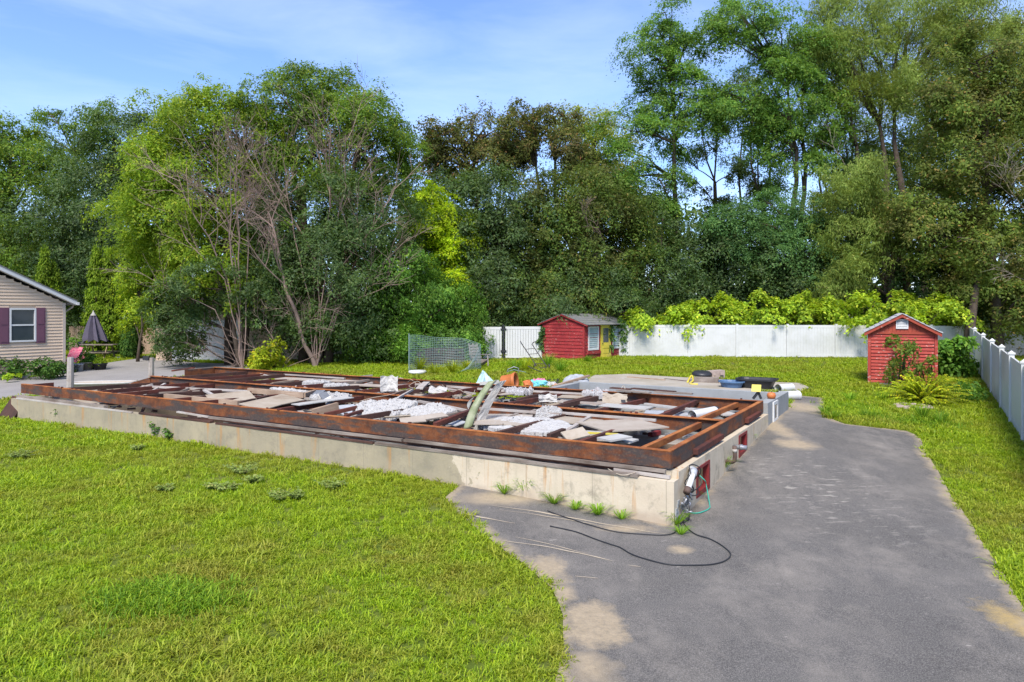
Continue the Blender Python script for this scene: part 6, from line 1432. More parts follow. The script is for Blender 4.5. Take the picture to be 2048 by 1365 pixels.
tree('locust_tree', 'tall feathery locust right of the sky gap with a pair of dark trunks', 1592, 45.5, [(1495,25,64,34),(1560,60,70,42),(1605,120,76,50),(1530,140,62,40),(1575,190,76,48),(1622,235,60,50),(1582,285,52,42),(1602,340,42,40),(1465,15,36,26),(1475,195,50,34),(1430,180,36,26),(1440,65,28,20),(1520,245,40,24)], 'leaf_locust', GL, r=.26, lsize=.20, crad=.70, dens=.82, per=52, up=1.2, flat=.17, droop=.5, twigs=3, stems=[((1580-1024)/FPX*45.5,45.5,20),((1615-1024)/FPX*45.5,45.8,19)])
SLO = ('first','second','third','fourth','fifth','sixth','seventh','eighth','ninth','tenth')
GS_ = 'slender dark trunked trees seen against the sky gap'
for k,(x0,x1,yt,Y) in enumerate(((1425,1405,215,52),(1455,1430,190,53),(1482,1492,160,54),(1500,1515,150,53),(1512,1535,180,55),(1545,1520,230,54),(1650,1655,180,53),(1672,1640,250,55),(1690,1715,150,54),(1720,1690,260,52))):
    lb = []
    for j in range(6):
        f = .30 + .14*j; x = x0 + (x1-x0)*f + random.uniform(-34,34); lb.append((x, 560 + (yt-560)*f + random.uniform(-14,14), random.uniform(26,48), random.uniform(15,26)))
    tree('slender_tree', SLO[k] + ' slender dark trunk from the left in the sky gap', x0, Y, lb, 'leaf_far' if k % 2 else 'leaf_bronze', GS_, r=.16, lsize=.21, crad=.55, dens=.55, per=26, twigs=5, fill=False, stems=[((x1-1024)/FPX*Y, Y, at(0,yt,Y).z)])
tree('locust_tree', 'blue green low spreading locust above the bright hedge right of centre', 1605, 43, [(1478,432,56,24),(1540,408,66,28),(1606,420,74,32),(1655,460,52,34),(1500,478,66,28),(1575,488,86,34),(1640,510,56,32),(1440,470,36,22),(1560,540,60,26)], 'leaf_locust_blue', None, r=.2, lsize=.17, crad=.66, dens=1.35, per=58, up=1.5, flat=.13, droop=.5)
GU = 'dark understory trees behind the bright hedge'
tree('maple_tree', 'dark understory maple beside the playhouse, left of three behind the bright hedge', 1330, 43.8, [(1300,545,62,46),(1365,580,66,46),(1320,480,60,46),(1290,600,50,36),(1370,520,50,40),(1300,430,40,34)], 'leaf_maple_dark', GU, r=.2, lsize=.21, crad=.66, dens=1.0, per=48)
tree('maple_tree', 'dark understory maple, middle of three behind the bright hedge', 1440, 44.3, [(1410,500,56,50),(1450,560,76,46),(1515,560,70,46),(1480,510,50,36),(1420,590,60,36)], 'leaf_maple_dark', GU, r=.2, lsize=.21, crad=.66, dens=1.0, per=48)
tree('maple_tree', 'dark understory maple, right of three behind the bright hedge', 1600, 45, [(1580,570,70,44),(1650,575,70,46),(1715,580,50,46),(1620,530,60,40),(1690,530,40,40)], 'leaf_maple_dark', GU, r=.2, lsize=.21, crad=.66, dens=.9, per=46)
tree('willow_tree', 'huge olive willow with thick forked trunks filling the top right', 1785, 47, [(1655,55,54,58),(1718,35,76,58),(1800,25,80,52),(1690,120,66,56),(1760,115,76,56),(1850,85,56,52),(1825,165,52,44),(1700,195,52,40),(1890,15,60,40),(1640,140,36,36),(1770,190,40,30),(1960,15,70,36),(1920,50,50,30)], 'leaf_willow', GL, r=.38, lsize=.25, crad=.8, dens=.85, per=72, up=.1, droop=.8, hang=.9, aspect=.30, twigs=4, stems=[((1760-1024)/FPX*47,47,18),((1800-1024)/FPX*47,47.3,19),((1700-1024)/FPX*47,46.8,16)])
tree('willow_tree', 'lower grey green willow with two brown trunks above the red shed', 1795, 41.5, [(1715,350,54,36),(1690,415,50,50),(1750,400,54,50),(1720,480,54,50),(1697,548,44,44),(1762,465,40,40),(1672,590,34,28)], 'leaf_willow', None, r=.30, lsize=.23, crad=.62, dens=1.15, per=80, up=.1, droop=.8, hang=.9, aspect=.30, bark='bark_red', stems=[((1775-1024)/FPX*41.5,41.5,10),((1812-1024)/FPX*41.5,41.7,10.5)])
tree('maple_tree', 'rust brown leaved maple filling the right edge above the fence', 1995, 38.5, [(1995,85,62,40),(1935,135,62,42),(2035,165,76,52),(1900,195,44,30),(1965,225,86,52),(2045,275,68,62),(1930,300,66,40),(1870,395,66,46),(1945,395,78,52),(2025,395,78,52),(1835,452,62,40),(1915,475,76,42),(2005,500,86,52),(1975,575,86,40),(2045,590,76,50),(2120,300,90,150),(2110,520,80,110)], 'leaf_rust', None, r=.30, lsize=.21, crad=.62, dens=.95, per=48, twigs=3, inner=.6)
tree('maple_tree', 'dark shaded trees under the rust brown maple behind the grey fence', 1930, 42, [(1880,560,66,60),(1950,620,80,50),(2030,640,80,44),(1880,640,54,44),(1830,560,40,60),(2080,640,60,50),(1990,540,80,60),(2000,690,80,30)], 'leaf_maple_dark', None, r=.26, lsize=.22, crad=.7, dens=.9, per=48)
tree('willow_tree', 'far hazy olive trees closing the gap between the forked willow and the rust brown maple', 1850, 54, [(1862,240,76,64),(1765,285,50,50),(1835,330,76,56),(1905,320,66,56),(1985,130,80,80),(1700,290,34,44),(1930,230,60,60),(1800,380,70,50),(2060,120,70,90)], 'leaf_willow', GL, r=.3, lsize=.3, crad=.9, dens=.55, per=56, up=.3, hang=.5, aspect=.4)
c = at(1938,690,37.0); t = thing('tree_stump', 'thick leaning grey tree trunk beside the far end of the right fence', 'tree trunk', Vector((c.x,c.y,g(c.x,c.y))))
b = MB(); b.tube([Vector((c.x-.1,c.y,g(c.x,c.y)-.1)), at(1940,660,37), at(1944,632,37), at(1950,590,37.4), at(1958,540,38)], [.30,.25,.21,.17,.12], 10); part(t,'trunk',b,M['bark'],True)
# far wood that closes the view
q_ = []
lob = [(x, 500 + 30*math.sin(x*.013) + (34 if 1380 < x < 1720 else 0) + random.uniform(-22,22), random.uniform(60,90), random.uniform(60,80)) for x in range(-200, 2300, 60)] + [(x, 615, 90, 60) for x in range(-200, 2300, 80)]
Lw = px_lobes(lob, 66); cs, ns, _w2 = crown_clusters(Lw, .15)
me = leaf_mesh('woodland', spray(cs, ns, 46, 1.5, .55), M['leaf_far']); o = bpy.data.objects.new('woodland', me); C.objects.link(o); o['kind'] = 'stuff'
lob = [(x, 640 + random.uniform(-14,14), random.uniform(60,90), random.uniform(50,64)) for x in range(700, 2300, 60)]
Lw = px_lobes(lob, 47); cs, ns, _w2 = crown_clusters(Lw, .42)
me = leaf_mesh('undergrowth', spray(cs, ns, 40, .9, .30), M['leaf_maple_dark']); o = bpy.data.objects.new('undergrowth', me); C.objects.link(o); o['kind'] = 'stuff'

# dead trees: bare limbs that fork into fine twigs
def dead(name, label, bx, Y, limbs, mat, group=None, seed=1, base=True):
    rd = random.Random(seed); x = (bx-1024)/FPX*Y; b0 = Vector((x, Y, g(x,Y)-.1)); t = thing(name, label, 'dead tree', b0, group)
    mb, tw = MB(), MB()
    def grow(p, d, l, r, lev):
        n_ = 5 if lev < 2 else 4; path = [p]; dd = d.copy()
        for i in range(n_):
            dd = (dd + Vector((rd.gauss(0,.13), rd.gauss(0,.13), rd.gauss(0.03,.11)))).normalized(); path.append(path[-1] + dd*l/n_)
        (mb if r > .03 else tw).tube(path, [r*(1-.55*i/n_) for i in range(n_+1)], 6 if r > .03 else 3, False)
        if lev >= 4 or r < .0086: return
        k = {0:8,1:6,2:5,3:3}[lev]
        for j in range(k):
            f = .25 + .75*(j+rd.random()*.8)/k; i = min(int(f*n_), n_-1); q = path[i].lerp(path[i+1], f*n_-i) if f < 1 else path[-1]
            ax = Vector((rd.gauss(0,1), rd.gauss(0,.8), rd.gauss(0,1))).normalized(); pd = dd.cross(ax).normalized()
            nd_ = (dd*rd.uniform(.65,1.0) + pd*rd.uniform(.45,.85) + Vector((0,-.08,.10))).normalized()
            grow(q, nd_, l*rd.uniform(.42,.64)*(1.1-.35*f), max(.0078, r*rd.uniform(.38,.52)), lev+1)
    for (x0,y0,x1,y1,r,dY) in limbs:
        r *= .72
        a, e = at(x0,y0,Y+dY), at(x1,y1,Y+dY-.6)
        grow(a, (e-a).normalized(), (e-a).length, r, 0)
        if base: mb.tube(limb_path(b0, a, 5, 0, x0*.1), [r*1.35,r*1.25,r*1.2,r*1.15,r*1.05,r] if r > .045 else [r*.8]*5+[r], 7, False)
    part(t, 'trunk', mb, M[mat], True); part(t, 'twigs', tw, M[mat]); return t
dead('dead_tree', 'bare dead tree with pinkish grey branches standing in front of the big sun tinted maple', 485, 35.6, [(470,560,425,330,.06,0),(480,570,490,320,.06,.2),(450,560,310,430,.045,-.2),(455,560,360,350,.06,.3),(430,620,265,560,.03,-.3),(495,540,555,350,.05,.0),(470,520,455,300,.04,.2)], 'dead', None, 4)
dead('dead_tree', 'larger bare dead tree leaning left with a grey broken trunk by the back beam', 632, 35.8, [(590,620,505,430,.13,-.4),(630,520,600,270,.06,.2),(640,520,665,250,.06,.0),(655,530,735,280,.06,0),(665,560,800,380,.055,-.2),(670,620,820,540,.04,-.5),(690,590,815,470,.045,-.3),(600,520,550,290,.045,.1)], 'dead', None, 9)
dead('dead_shrub', 'dry brown brush and bare twigs at the foot of the maples behind the back beam', 560, 35.6, [(560,700,520,610,.03,0),(590,700,640,600,.03,0),(540,710,440,690,.02,0),(610,690,560,590,.03,.2),(650,700,700,620,.025,0)], 'dead', None, 12)
dead('dead_shrub', 'arching bare twigs in front of the white garage door', 455, 36.0, [(470,725,420,655,.016,0),(475,725,390,680,.014,0),(480,725,450,640,.016,.2),(465,728,360,712,.012,0)], 'dead', None, 15)
for k, (lim, Y, mt, lab) in enumerate((((2050,420,1990,330,.035,0),36.8,'dead_pale','upper pale bleached bare branch in the rust brown maple at the right edge'),((2048,560,1985,575,.03,0),36.8,'dead_pale','lowest pale bleached bare branch under the rust brown maple at the right edge'),
     ((2046,400,1960,360,.03,.1),36.8,'dead_pale','pale bare branch reaching left through the middle of the rust brown maple'),((1872,285,1835,225,.03,0),43,'dead_pale','thin pale bare branch arching out left of the rust brown maple'),
     ((1690,330,1670,250,.02,0),43,'dead_pale','thin pale bare branch above the lower grey green willow'),((1180,470,1160,410,.03,0),40.3,'dead','left bare grey branch inside the olive maple above the playhouse'),((1210,490,1190,430,.025,0),40.3,'dead','right bare grey branch inside the olive maple above the playhouse'))):
    dead('dead_branch', lab, lim[0], Y, [lim], mt, 'bare branches among the leafy trees', 21 + k, False)

# arborvitae: narrow cones of upright sprays
def cone_shrub(px, pbase, ptop, wpx, Y, label, group, leaf='leaf_arbor'):
    x = (px-1024)/FPX*Y; z0 = g(x,Y); z1 = at(0,ptop,Y).z; hh = z1 - z0; rad = wpx/2/FPX*Y; t = thing('arborvitae', label, 'shrub', (x,Y,z0), group)
    n_ = 620; f = rng.random(n_)**1.25; ph = rng.random(n_)*6.283
    prof = rad*np.minimum(1, 1.18*(1-f)**.62)*(.55+.45*np.minimum(1,f*6))*(1+.10*np.sin(ph*5+f*20)); rr_ = prof*(.72+.34*rng.random(n_))
    cs = np.stack([x+rr_*np.cos(ph), Y+rr_*np.sin(ph), z0+.05+f*hh], 1); ns = np.stack([np.cos(ph),np.sin(ph),0*ph],1)
    q = spray(cs, ns, 16, .16, .17, up=.3, droop=-.9, hang=-2.0, flat=.5, aspect=.38)
    o = bpy.data.objects.new('foliage', leaf_mesh('foliage', q-np.array([x,Y,z0]), M[leaf])); C.objects.link(o); o.parent = t
    b = MB(); b.tube([Vector((x,Y,z0-.1)), Vector((x,Y,z0+hh*.8))],[.08,.02],6); part(t,'stem',b,M['bark'])
GA = 'arborvitae by the neighbour\'s fence'
cone_shrub(192,0,500,46,46.2,'taller left arborvitae of the pair beside the closed umbrella',GA)
cone_shrub(218,0,503,42,46.5,'right arborvitae of the pair beside the pale yellow green tree',GA)
cone_shrub(90,0,507,44,44,'arborvitae whose pointed tip rises over the beige house roof',GA)
cone_shrub(108,0,534,40,44.5,'shorter arborvitae just right of the tip over the beige house roof',GA)
cone_shrub(263,0,640,36,43.5,'short dark round arborvitae at the end of the stone pile',None,'leaf_yew')

def bush(name, label, lobes, Y, leaf, dens=3.0, per=40, crad=.25, lsize=.11, cat='shrub', group=None, base=None, woody=True, **kw):
    L_ = px_lobes(lobes, Y, .9); cs, ns, wh = crown_clusters(L_, dens, .45, .25, .5 if cat == 'shrub' and lsize > .16 else 0.0)
    bx = base if base is not None else sum(l[0] for l in lobes)/len(lobes); x = (bx-1024)/FPX*Y; b0 = Vector((x,Y,g(x,Y)-.03))
    keep = cs[:,2] > gz(cs[:,0],cs[:,1]) + .02; cs, ns = cs[keep], ns[keep]; t = thing(name, label, cat, b0, group)
    q = spray(cs, ns, per, crad, lsize, **kw); o = bpy.data.objects.new('foliage', leaf_mesh('foliage', q-np.array(b0), M[leaf])); C.objects.link(o); o.parent = t
    if woody:
        b = MB()
        for k in rng.choice(len(cs), min(14,len(cs)), replace=False): b.tube(limb_path(b0, Vector(cs[k]), 4, .05, float(k)), [.03,.022,.016,.012,.006], 5, False)
        part(t, 'stems', b, M['bark'])
    return t
GY_ = 'clipped yews along the beige house'
bush('yew_shrub','left dark yew bush under the window of the beige house',[(10,735,42,18),(-40,738,40,18),(40,742,26,15)],32.6,'leaf_yew',group=GY_,dens=7,per=50,crad=.22)
bush('yew_shrub','right dark yew bush at the corner of the beige house',[(92,735,36,18),(112,738,22,17),(72,740,24,14)],32.6,'leaf_yew',group=GY_,dens=7,per=50,crad=.22)
bush('hosta','pale green weed with light leaves in front of the dark yews',[(27,752,8,4)],31.8,'leaf_knotweed',dens=8,crad=.1,lsize=.14,cat='plant',woody=False)
GP = 'plants in the pots by the grey drive'
for (t_pot, c), lab, leaf, r in zip(POTS, ('bushy green plant in the tan clay pot','trailing plant in the smaller black pot','low yellow green plant in the black angular planter'), ('leaf_vine','leaf_vine','leaf_knotweed'), (.42,.28,.26)):
    cs = np.array(c) + unit(60)*np.array([r,r,r*.8])*rng.random((60,1))**.4 + np.array([0,0,r*.55]); b0 = Vector(c); tt = thing('potted_plant', lab, 'plant', b0, GP)
    o = bpy.data.objects.new('foliage', leaf_mesh('foliage', spray(cs, unit(60), 16, .12, .09)-np.array(b0), M[leaf])); C.objects.link(o); o.parent = tt
bush('perennials','green garden plants beside the grill at the house corner',[(150,685,8,10),(160,700,10,8)],40,'leaf_vine',cat='plant',woody=False,dens=4)
# hedge of knotweed leaning over the back fence
GK = 'bright knotweed leaning over the back fence'
for lob, Y, lab in (([(1290,632,30,18),(1330,640,34,12),(1270,645,18,10)],40.6,'lowest bright green knotweed right beside the playhouse'),
                    ([(1372,628,34,22),(1420,612,44,24),(1470,604,44,22),(1395,640,36,14),(1450,632,50,18)],40.4,'bright knotweed mound over the second panel of the back fence'),
                    ([(1520,610,40,22),(1560,622,36,20),(1505,632,44,16),(1600,604,30,20)],40.3,'bright knotweed mound over the middle of the back fence'),
                    ([(1625,612,36,24),(1650,635,34,24),(1600,634,36,18),(1672,600,24,20)],40.2,'darker knotweed drooping over the fence left of the red shed')):
    bush('knotweed', lab, lob, Y, 'leaf_knotweed', dens=3.2, per=50, crad=.34, lsize=.165, group=GK, up=1.1, droop=.6, flat=.2)
bush('knotweed','largest yellow green knotweed canopy spreading behind the red shed roof',[(1720,618,46,28),(1765,604,54,24),(1820,602,60,26),(1880,614,58,30),(1918,632,38,26),(1700,645,34,14),(1850,640,50,24),(1760,640,50,24)],38.6,'leaf_knotweed',dens=2.7,per=56,crad=.38,lsize=.175,up=1.2,droop=.6,flat=.2)
bush('knotweed','darker green knotweed growing down between the red shed and the right fence',[(1893,695,22,24),(1903,725,24,26),(1890,747,32,16),(1912,705,20,24)],30.5,'leaf_vine',dens=2.8,per=44,crad=.32,lsize=.20,up=1.0)
bush('ground_ivy','leafy green weeds spreading at the foot of the right fence',[(1930,775,20,10),(1955,790,16,12),(1915,790,22,9),(1940,805,20,8)],23.5,'leaf_vine',cat='weeds',dens=5,per=34,crad=.22,lsize=.14,woody=False)
bush('shrub','tall red stemmed sapling in front of the red shed wall',[(1798,700,16,26),(1815,690,16,16),(1790,730,20,16),(1800,750,30,18),(1830,730,14,12),(1786,680,8,12)],25.2,'leaf_sapling',dens=4,per=26,crad=.22,lsize=.13,base=1803)
bush('shrub','small green leafy shoots right of the sapling by the shed corner',[(1862,730,12,16),(1850,745,14,10)],25.0,'leaf_sapling',dens=5,per=26,crad=.2,lsize=.12)
# shrub of arching fronds in the stone ring
c = G(1845,805); t = thing('frond_shrub','yellow green arching frond shrub in the ring of stones','shrub',c); qs=[]; b=MB()
for k in range(130):
    a = random.uniform(0,6.283); el = random.uniform(.45,1.45); l = random.uniform(.85,1.65); d = Vector((math.cos(a)*math.cos(el), math.sin(a)*math.cos(el), math.sin(el)))
    pts_ = [c + Vector((math.cos(a),math.sin(a),0))*.12 + d*l*f + Vector((0,0,-.38*l*f*f)) for f in np.linspace(0,1,7)]
    b.tube(pts_, [.012,.011,.009,.008,.006,.004,.003], 3, False)
    for i in range(1,7):
        for s_ in (0,.33,.66):
            p = pts_[i-1].lerp(pts_[i], s_); ax = (pts_[i]-pts_[i-1]).normalized(); sd = ax.cross(Vector((0,0,1))).normalized()
            for sg in (-1,1): qs.append((p + sd*sg*.055, Vector((0,0,1))+sd*sg*.2+Vector((random.gauss(0,.2),random.gauss(0,.2),0)), sd*sg + ax*.6, random.uniform(.09,.15)))
part(t,'stems',b,M['stem'])
q = leaf_verts(np.array([x[0] for x in qs]), np.array([x[1] for x in qs]), np.array([x[2] for x in qs]), np.array([x[3] for x in qs]), .45)
o = bpy.data.objects.new('fronds', leaf_mesh('fronds', q-np.array(c), M['leaf_shrub'])); C.objects.link(o); o.parent = t
# ivy on the playhouse
def ivy(label, pts_, nrm, per=60, cr=.20):
    cs = np.array([tuple(p) for p in pts_]); b0 = Vector(cs.mean(0)); t = thing('ivy', label, 'ivy', b0)
    ns = np.tile(np.array(nrm),(len(cs),1)) + rng.normal(size=(len(cs),3))*.25
    o = bpy.data.objects.new('foliage', leaf_mesh('foliage', spray(cs, ns, per, cr, .13, up=.25, droop=.5, hang=.7)-np.array(b0), M['leaf_ivy'])); C.objects.link(o); o.parent = t
def qq(a,b_,z): return N_ + gx*a + sx*b_ + Vector((0,0,z))
ivy('dark ivy column clinging to the left corner of the playhouse', [qq(GW+random.uniform(-.12,.34)*(1-.3*f), random.uniform(-.15,.3), 1.95-1.25*f) for f in np.linspace(0,1,34)], (-.3,-.9,.2))
ivy('dark ivy curtain hanging from the right eave of the playhouse', [qq(-.18-random.uniform(0,.12), 3.95+random.gauss(0,.22)*(1-.5*f)+.1*f, 2.0-1.5*f) for f in np.linspace(0,1,44)] + [qq(-.2, random.uniform(2.9,4.2), random.uniform(1.98,2.14)) for k in range(14)] + [qq(-.05, random.uniform(2.5,2.62), random.uniform(.3,1.9)) for k in range(9)], (.3,-.8,.3))
# ------------------------------------------------------------------ weeds along walls and in the lawn
def weed(name, label, p, n_st, h, lsize, leaf, spread=.2, group=None, blade=False, cat='weed'):
    p = Vector(p); t = thing(name, label, cat, p, group); L_ = []; b = MB()
    for k in range(n_st):
        a = random.uniform(0,6.283); l = h*random.uniform(.6,1.1); tip = p + Vector((math.cos(a)*spread*random.uniform(.3,1), math.sin(a)*spread*random.uniform(.3,1), l))
        path = [p.lerp(tip,f) + Vector((0,0,.15*l*math.sin(3.14*f))) for f in (0,.35,.7,1)]
        if blade:
            d = (tip-p); s_ = Vector((-math.sin(a),math.cos(a),0))
            w_ = lsize*random.uniform(.7,1.2)
            tp2 = tip + Vector((math.cos(a),math.sin(a),-.6))*h*.25
            b.add([p-s_*w_*.5, p+s_*w_*.5, path[2]+s_*w_*.45, path[2]-s_*w_*.45, tp2],[(0,1,2,3),(3,2,4)])
        else:
            b.tube(path,[.006,.005,.004,.003],3,False)
            for f in np.linspace(.25,1,5):
                for s_ in range(2):
                    q = p.lerp(tip,f)+Vector((0,0,.15*l*math.sin(3.14*f))); d = Vector((random.gauss(0,1),random.gauss(0,1),.15)).normalized()
                    L_.append((q+d*lsize*.5, Vector((random.gauss(0,.3),random.gauss(0,.3),1)), d, lsize*random.uniform(.6,1.15)))
    if blade: part(t,'blades',b,M[leaf])
    else:
        part(t,'stems',b,M['stem'])
        q = leaf_verts(np.array([x[0] for x in L_]),np.array([x[1] for x in L_]),np.array([x[2] for x in L_]),np.array([x[3] for x in L_]),.62)
        o = bpy.data.objects.new('leaves', leaf_mesh('leaves', q-np.array(p), M[leaf])); C.objects.link(o); o.parent = t
    return t
GW1 = 'broad leaved weeds against the front wall'
for px, py, h, lab in ((123,846,.42,'leggy dry weed against the wall near its left end'),(160,848,.28,'low dark weed against the wall right of the leggy dry weed'),(316,876,.42,'taller dark broad leaved weed at the wall below the middle beam end'),(338,882,.26,'low creeping weed beside the taller one at the wall'),(656,918,.42,'dark weed hanging against the wall left of the cream patch'),(688,922,.28,'second dark weed against the wall left of the cream patch')):
    p = G(px,py); weed('broadleaf_weed',lab,p,8,h,.13,'leaf_yew',.25,GW1)
GG = 'grass tufts at the foot of the foundation'
for px, py, h, n_, lab in ((1008,990,.22,26,'leftmost tuft of grass on the sandy strip below the cream wall'),(1050,992,.34,34,'tallest grass tuft on the sandy strip below the cream wall'),(1108,1010,.22,36,'spreading low tuft right of the tallest one below the cream wall'),(1150,1022,.16,24,'small flat tuft between two bigger ones below the cream wall'),(1196,1032,.20,32,'grass tuft on the wall foot near the corner'),(1243,1041,.16,22,'thin tuft on the wall foot close to the corner'),(1352,1052,.24,20,'bushy grass tuft under the hanging cables at the wall corner'),(1362,1072,.17,18,'sprawling weeds beside the black cables at the wall corner'),(1444,944,.30,30,'big upright grass clump below the rusty elbow pipe'),(1389,1000,.18,22,'small tuft below the nearer red opening'),(1462,915,.16,18,'thin tuft between the elbow pipe and the farther red opening'),(1506,862,.30,30,'grass clump at the joint of cream and grey side walls'),(1500,882,.18,22,'low tuft just before the joint of cream and grey side walls'),(1545,820,.20,22,'tuft at the foot of the grey side wall'),(1555,806,.20,22,'tuft at the far end of the grey side wall by the pipes')):
    weed('grass_tuft',lab,G(px,py),int(n_*2.2),h*1.05,.013,'leaf_weed',h*1.35,GG,True)
GB = 'grey leaved weeds in the front lawn'
for px, py, s_, lab in ((40,918,.5,'low grey weed patch at the left edge of the front lawn'),(275,902,.3,'single grey weed below the wall on the left of the lawn'),(482,950,.55,'biggest grey leaved weed patch below the middle of the wall'),(455,985,.4,'grey weed patch just below the biggest one'),(425,982,.25,'little grey weed left of the double patch'),(330,985,.25,'lone grey weed out in the left lawn'),(662,980,.38,'upright grey weed below the wall left of the asphalt'),(560,1002,.35,'flat grey weed in the middle of the upper lawn'),(590,1000,.25,'flat grey weed right of the middle one'),(505,968,.3,'grey weed right of the biggest patch')):
    weed('clover_weed',lab,G(px,py),int(10+s_*26),.10+.12*s_,.075,'leaf_grey_weed',s_*.75,GB)
weed('broadleaf_weed','dry brown stalks at the wall where the lawn meets the asphalt',G(948,975),7,.5,.08,'leaf_sapling',.25)
for px, py, h, lab in ((1650,830,.30,'rounded green clump at the lawn tip beside the driveway end'),(1665,838,.24,'second green clump beside the lawn tip by the driveway'),(1845,842,.45,'long grass in front of the ring of stones'),(1880,850,.40,'long grass right of the ring of stones'),(1700,805,.35,'long grass left of the red shed by the driveway end'),(1765,800,.28,'pale broad weeds in front of the red shed'),(1735,838,.25,'long grass along the driveway edge')):
    weed('grass_clump',lab,G(px,py),90,h,.013,'leaf_weed',.45,'long grass clumps by the driveway end',True)
for px, py, Y, h, lab in ((545,712,36,1.3,'yellow green bush in front of the maple trunks behind the back beam'),(520,722,35.5,.9,'smaller yellow green bush left of the one before the maple trunks')):
    bush('shrub',lab,[(px,py-8,26,26),(px+14,py+10,26,18),(px-12,py+8,20,16)],Y,'leaf_shrub',dens=3,crad=.28,lsize=.15)
for px, py, h, lab in ((840,742,.9,'pale tall dry grass beside the white lid'),(905,748,.8,'tall meadow grass in front of the fallen wire mesh'),(870,750,.7,'tall meadow grass left of the fallen wire mesh'),(1050,742,.8,'tall weeds around the hand truck'),(1095,735,.9,'tall weeds in front of the playhouse gable'),(1030,745,.8,'bushy weeds beside the metal hoop'),(1120,745,.7,'tall weeds right of the iron bar'),(1175,725,.5,'weeds at the near corner of the playhouse'),(1205,722,.32,'weeds below the left window of the playhouse'),(935,740,.6,'meadow grass in front of the lawn chair')):
    weed('tall_grass',lab,G(px,py),150,h*.8,.013,'leaf_weed' if py%2 else 'leaf_shrub',.7,'tall weeds on the back lawn',True)
# ------------------------------------------------------------------ lawn: tufts instanced over the open ground
n = NT('lawn_blades', .55, .3)
po = n.pos(); a = n.noise(.42, 4, .6, po); b_ = n.noise(1.9, 5, .65, n.map(po, loc=(3, 7, 0))); c_ = n.noise(.16, 3, .5, n.map(po, loc=(9, 2, 0)))
base = n.ramp(n.isl(), [(0, (.155,.255,.008)), (.4, (.255,.37,.010)), (.8, (.36,.475,.014)), (1, (.45,.47,.04))])
dry = n.ramp(n.isl(), [(0, (.19,.185,.02)), (.5, (.29,.265,.03)), (1, (.42,.34,.08))])
k = n.math('ADD', n.math('MULTIPLY', a, .6), n.math('MULTIPLY', b_, .4))
cc_ = n.mix(n.ramp(k, [(.44, 0.0), (.60, .75)]), base, dry)
cc_ = n.mix(n.ramp(c_, [(.40, 0.0), (.60, .45)]), cc_, n.ramp(n.isl(), [(0, (.20,.27,.010)), (1, (.40,.45,.02))]))
n.col(cc_); n.trans(n.mix(1.0, cc_, (1.5,1.5,.9), 'MULTIPLY'), .38); M['grass'] = n.m
n = NT('long_grass_blades', .55, .3); cc_ = n.ramp(n.isl(), [(0, (.10,.21,.008)), (.5, (.19,.33,.010)), (1, (.33,.44,.02))]); n.col(cc_); n.trans(cc_, .38); M['grass_long'] = n.m

def tuft_object(name, nb, rad, h, w, lean, seed, mat='grass'):
    r_ = random.Random(seed); mb = MB()
    for k in range(nb):
        a = r_.uniform(0, 6.283); rr_ = rad * math.sqrt(r_.random()); p = Vector((math.cos(a)*rr_, math.sin(a)*rr_, -.01))
        d = Vector((r_.gauss(0,1), r_.gauss(0,1), 0)).normalized(); s_ = Vector((-d.y, d.x, 0)); l = h*r_.uniform(.5,1.15); ln = lean*r_.uniform(.2,1.3); ww = w*r_.uniform(.7,1.3)/2
        m1 = p + Vector((0,0,l*.55)) + d*l*ln*.3; m2 = p + Vector((0,0,l*.85)) + d*l*ln*.8; tp = p + Vector((0,0,l*(1.0-.25*ln))) + d*l*ln*1.3
        mb.add([p-s_*ww, p+s_*ww, m1+s_*ww, m1-s_*ww, m2+s_*ww*.7, m2-s_*ww*.7, tp], [(0,1,2,3),(3,2,4,5),(5,4,6)])
    return bpy.data.objects.new(name, mesh_of(name, mb, M[mat]))
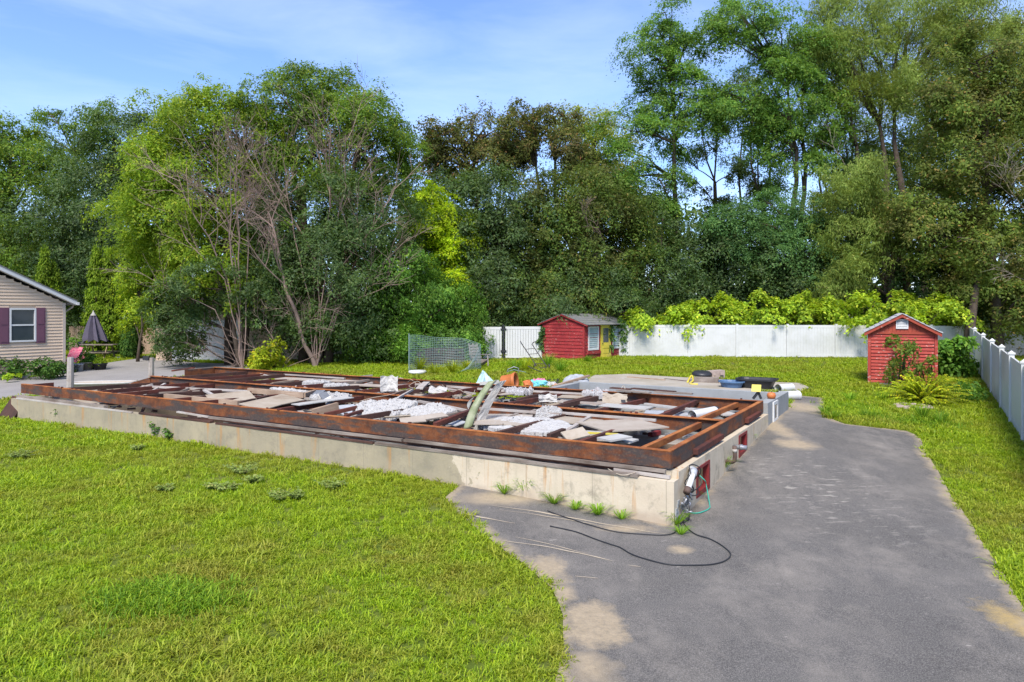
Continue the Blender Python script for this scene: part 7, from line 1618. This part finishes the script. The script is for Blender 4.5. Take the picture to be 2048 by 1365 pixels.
def scatter(name, pts, src, smin, smax):
    co = np.zeros((len(pts), 3)); co[:, :2] = pts; co[:, 2] = gz(pts[:, 0], pts[:, 1])
    me = bpy.data.meshes.new(name); me.vertices.add(len(pts)); me.vertices.foreach_set('co', co.astype(np.float32).ravel())
    rot = np.stack([rng.normal(0, .12, len(pts)), rng.normal(0, .12, len(pts)), rng.random(len(pts))*6.283], 1)
    at1 = me.attributes.new('rot', 'FLOAT_VECTOR', 'POINT'); at1.data.foreach_set('vector', rot.astype(np.float32).ravel())
    big = np.array([.75 + .6*abs(mnoise.noise(Vector((x*.5, y*.5, 0)))) for x, y in pts])
    at2 = me.attributes.new('scl', 'FLOAT', 'POINT'); at2.data.foreach_set('value', ((smin + (smax-smin)*rng.random(len(pts)))*big).astype(np.float32))
    me.update()
    o = bpy.data.objects.new(name, me); C.objects.link(o); o['kind'] = 'stuff'
    ng = bpy.data.node_groups.new(name, 'GeometryNodeTree')
    ng.interface.new_socket('Geometry', in_out='INPUT', socket_type='NodeSocketGeometry'); ng.interface.new_socket('Geometry', in_out='OUTPUT', socket_type='NodeSocketGeometry')
    gi = ng.nodes.new('NodeGroupInput'); go = ng.nodes.new('NodeGroupOutput'); ip = ng.nodes.new('GeometryNodeInstanceOnPoints'); oi = ng.nodes.new('GeometryNodeObjectInfo')
    oi.inputs['Object'].default_value = src; oi.inputs['As Instance'].default_value = True
    ra = ng.nodes.new('GeometryNodeInputNamedAttribute'); ra.data_type = 'FLOAT_VECTOR'; ra.inputs['Name'].default_value = 'rot'
    sa = ng.nodes.new('GeometryNodeInputNamedAttribute'); sa.data_type = 'FLOAT'; sa.inputs['Name'].default_value = 'scl'
    ng.links.new(gi.outputs[0], ip.inputs['Points']); ng.links.new(oi.outputs['Geometry'], ip.inputs['Instance'])
    ng.links.new(ra.outputs[0], ip.inputs['Rotation']); ng.links.new(sa.outputs[0], ip.inputs['Scale']); ng.links.new(ip.outputs[0], go.inputs[0])
    md = o.modifiers.new('tufts', 'NODES'); md.node_group = ng; return o
def lawn_points(y0, y1, dens):
    half = lambda y: .80*y + 3.0
    n_ = int((y1-y0)*2*half(y1)*dens); y = y0 + (y1-y0)*rng.random(n_); x = (rng.random(n_)*2-1)*half(y1)
    k = np.abs(x) < .78*y + 2.5; x, y = x[k], y[k]; p = np.stack([x, y], 1)
    du = (x-C0.x)*UD.x + (y-C0.y)*UD.y; dv = (x-C0.x)*VD.x + (y-C0.y)*VD.y
    ok = ~((du > -.16) & (du < L+.14) & (dv > -.24) & (dv < W+.06)) & ~((du > -.14) & (du < ADD_U+.03) & (dv > 0) & (dv < ADD_V+.03))
    wob = np.array([mnoise.noise(Vector((a*1.1, b2*1.1, 4))) for a, b2 in p])*.13 + np.array([mnoise.noise(Vector((a*5, b2*5, 8))) for a, b2 in p])*.12
    ok &= ~in_poly(p + np.stack([wob, wob], 1), DRIVE) & ~in_poly(p, PAD) & ~in_poly(p, NDRIVE)
    # sandy strip where the wall meets the asphalt has no lawn
    hs_ = -((x-HC.x)*VD.x + (y-HC.y)*VD.y); hd_ = (x-HC.x)*UD.x + (y-HC.y)*UD.y
    ok &= ~((hs_ > -.6) & (hd_ > -.1) & (hs_ < 11))
    return p[ok]
T1 = tuft_object('tuft_short', 26, .090, .072, .0098, .95, 1)
T2 = tuft_object('tuft_mid', 22, .10, .13, .0115, 1.0, 2)
T3 = tuft_object('tuft_far', 22, .17, .13, .022, .8, 3)
pa = np.concatenate([lawn_points(4.5, 9, 165), lawn_points(9, 13, 130), lawn_points(13, 18, 80), lawn_points(18, 24, 40)])
scatter('grass', pa, T1, .8, 1.4)
pb = np.concatenate([lawn_points(4.5, 9, 12), lawn_points(9, 14, 14), lawn_points(14, 24, 14)]); 
scatter('grass', pb, T2, .7, 1.3)
pts_ = []
for px, py, rr_, k in ((330,1205,.62,210),(272,1200,.40,70),(395,1200,.40,60),(1700,815,.6,60),(1780,840,.8,90),(1860,850,.7,80)):
    c = G(px,py); d = rng.normal(size=(k,2))*rr_*np.array([.62,.42]); pts_.append(np.array([[c.x,c.y]])+d)
scatter('tall_grass', np.concatenate(pts_), tuft_object('tuft_long', 20, .10, .12, .010, 1.0, 4, 'grass_long'), .8, 1.6)
pc = np.concatenate([lawn_points(16, 24, 16), lawn_points(24, 33, 26), lawn_points(33, 52, 18)])
scatter('grass', pc, T3, .7, 1.3)
# fallen leaves and clover heads
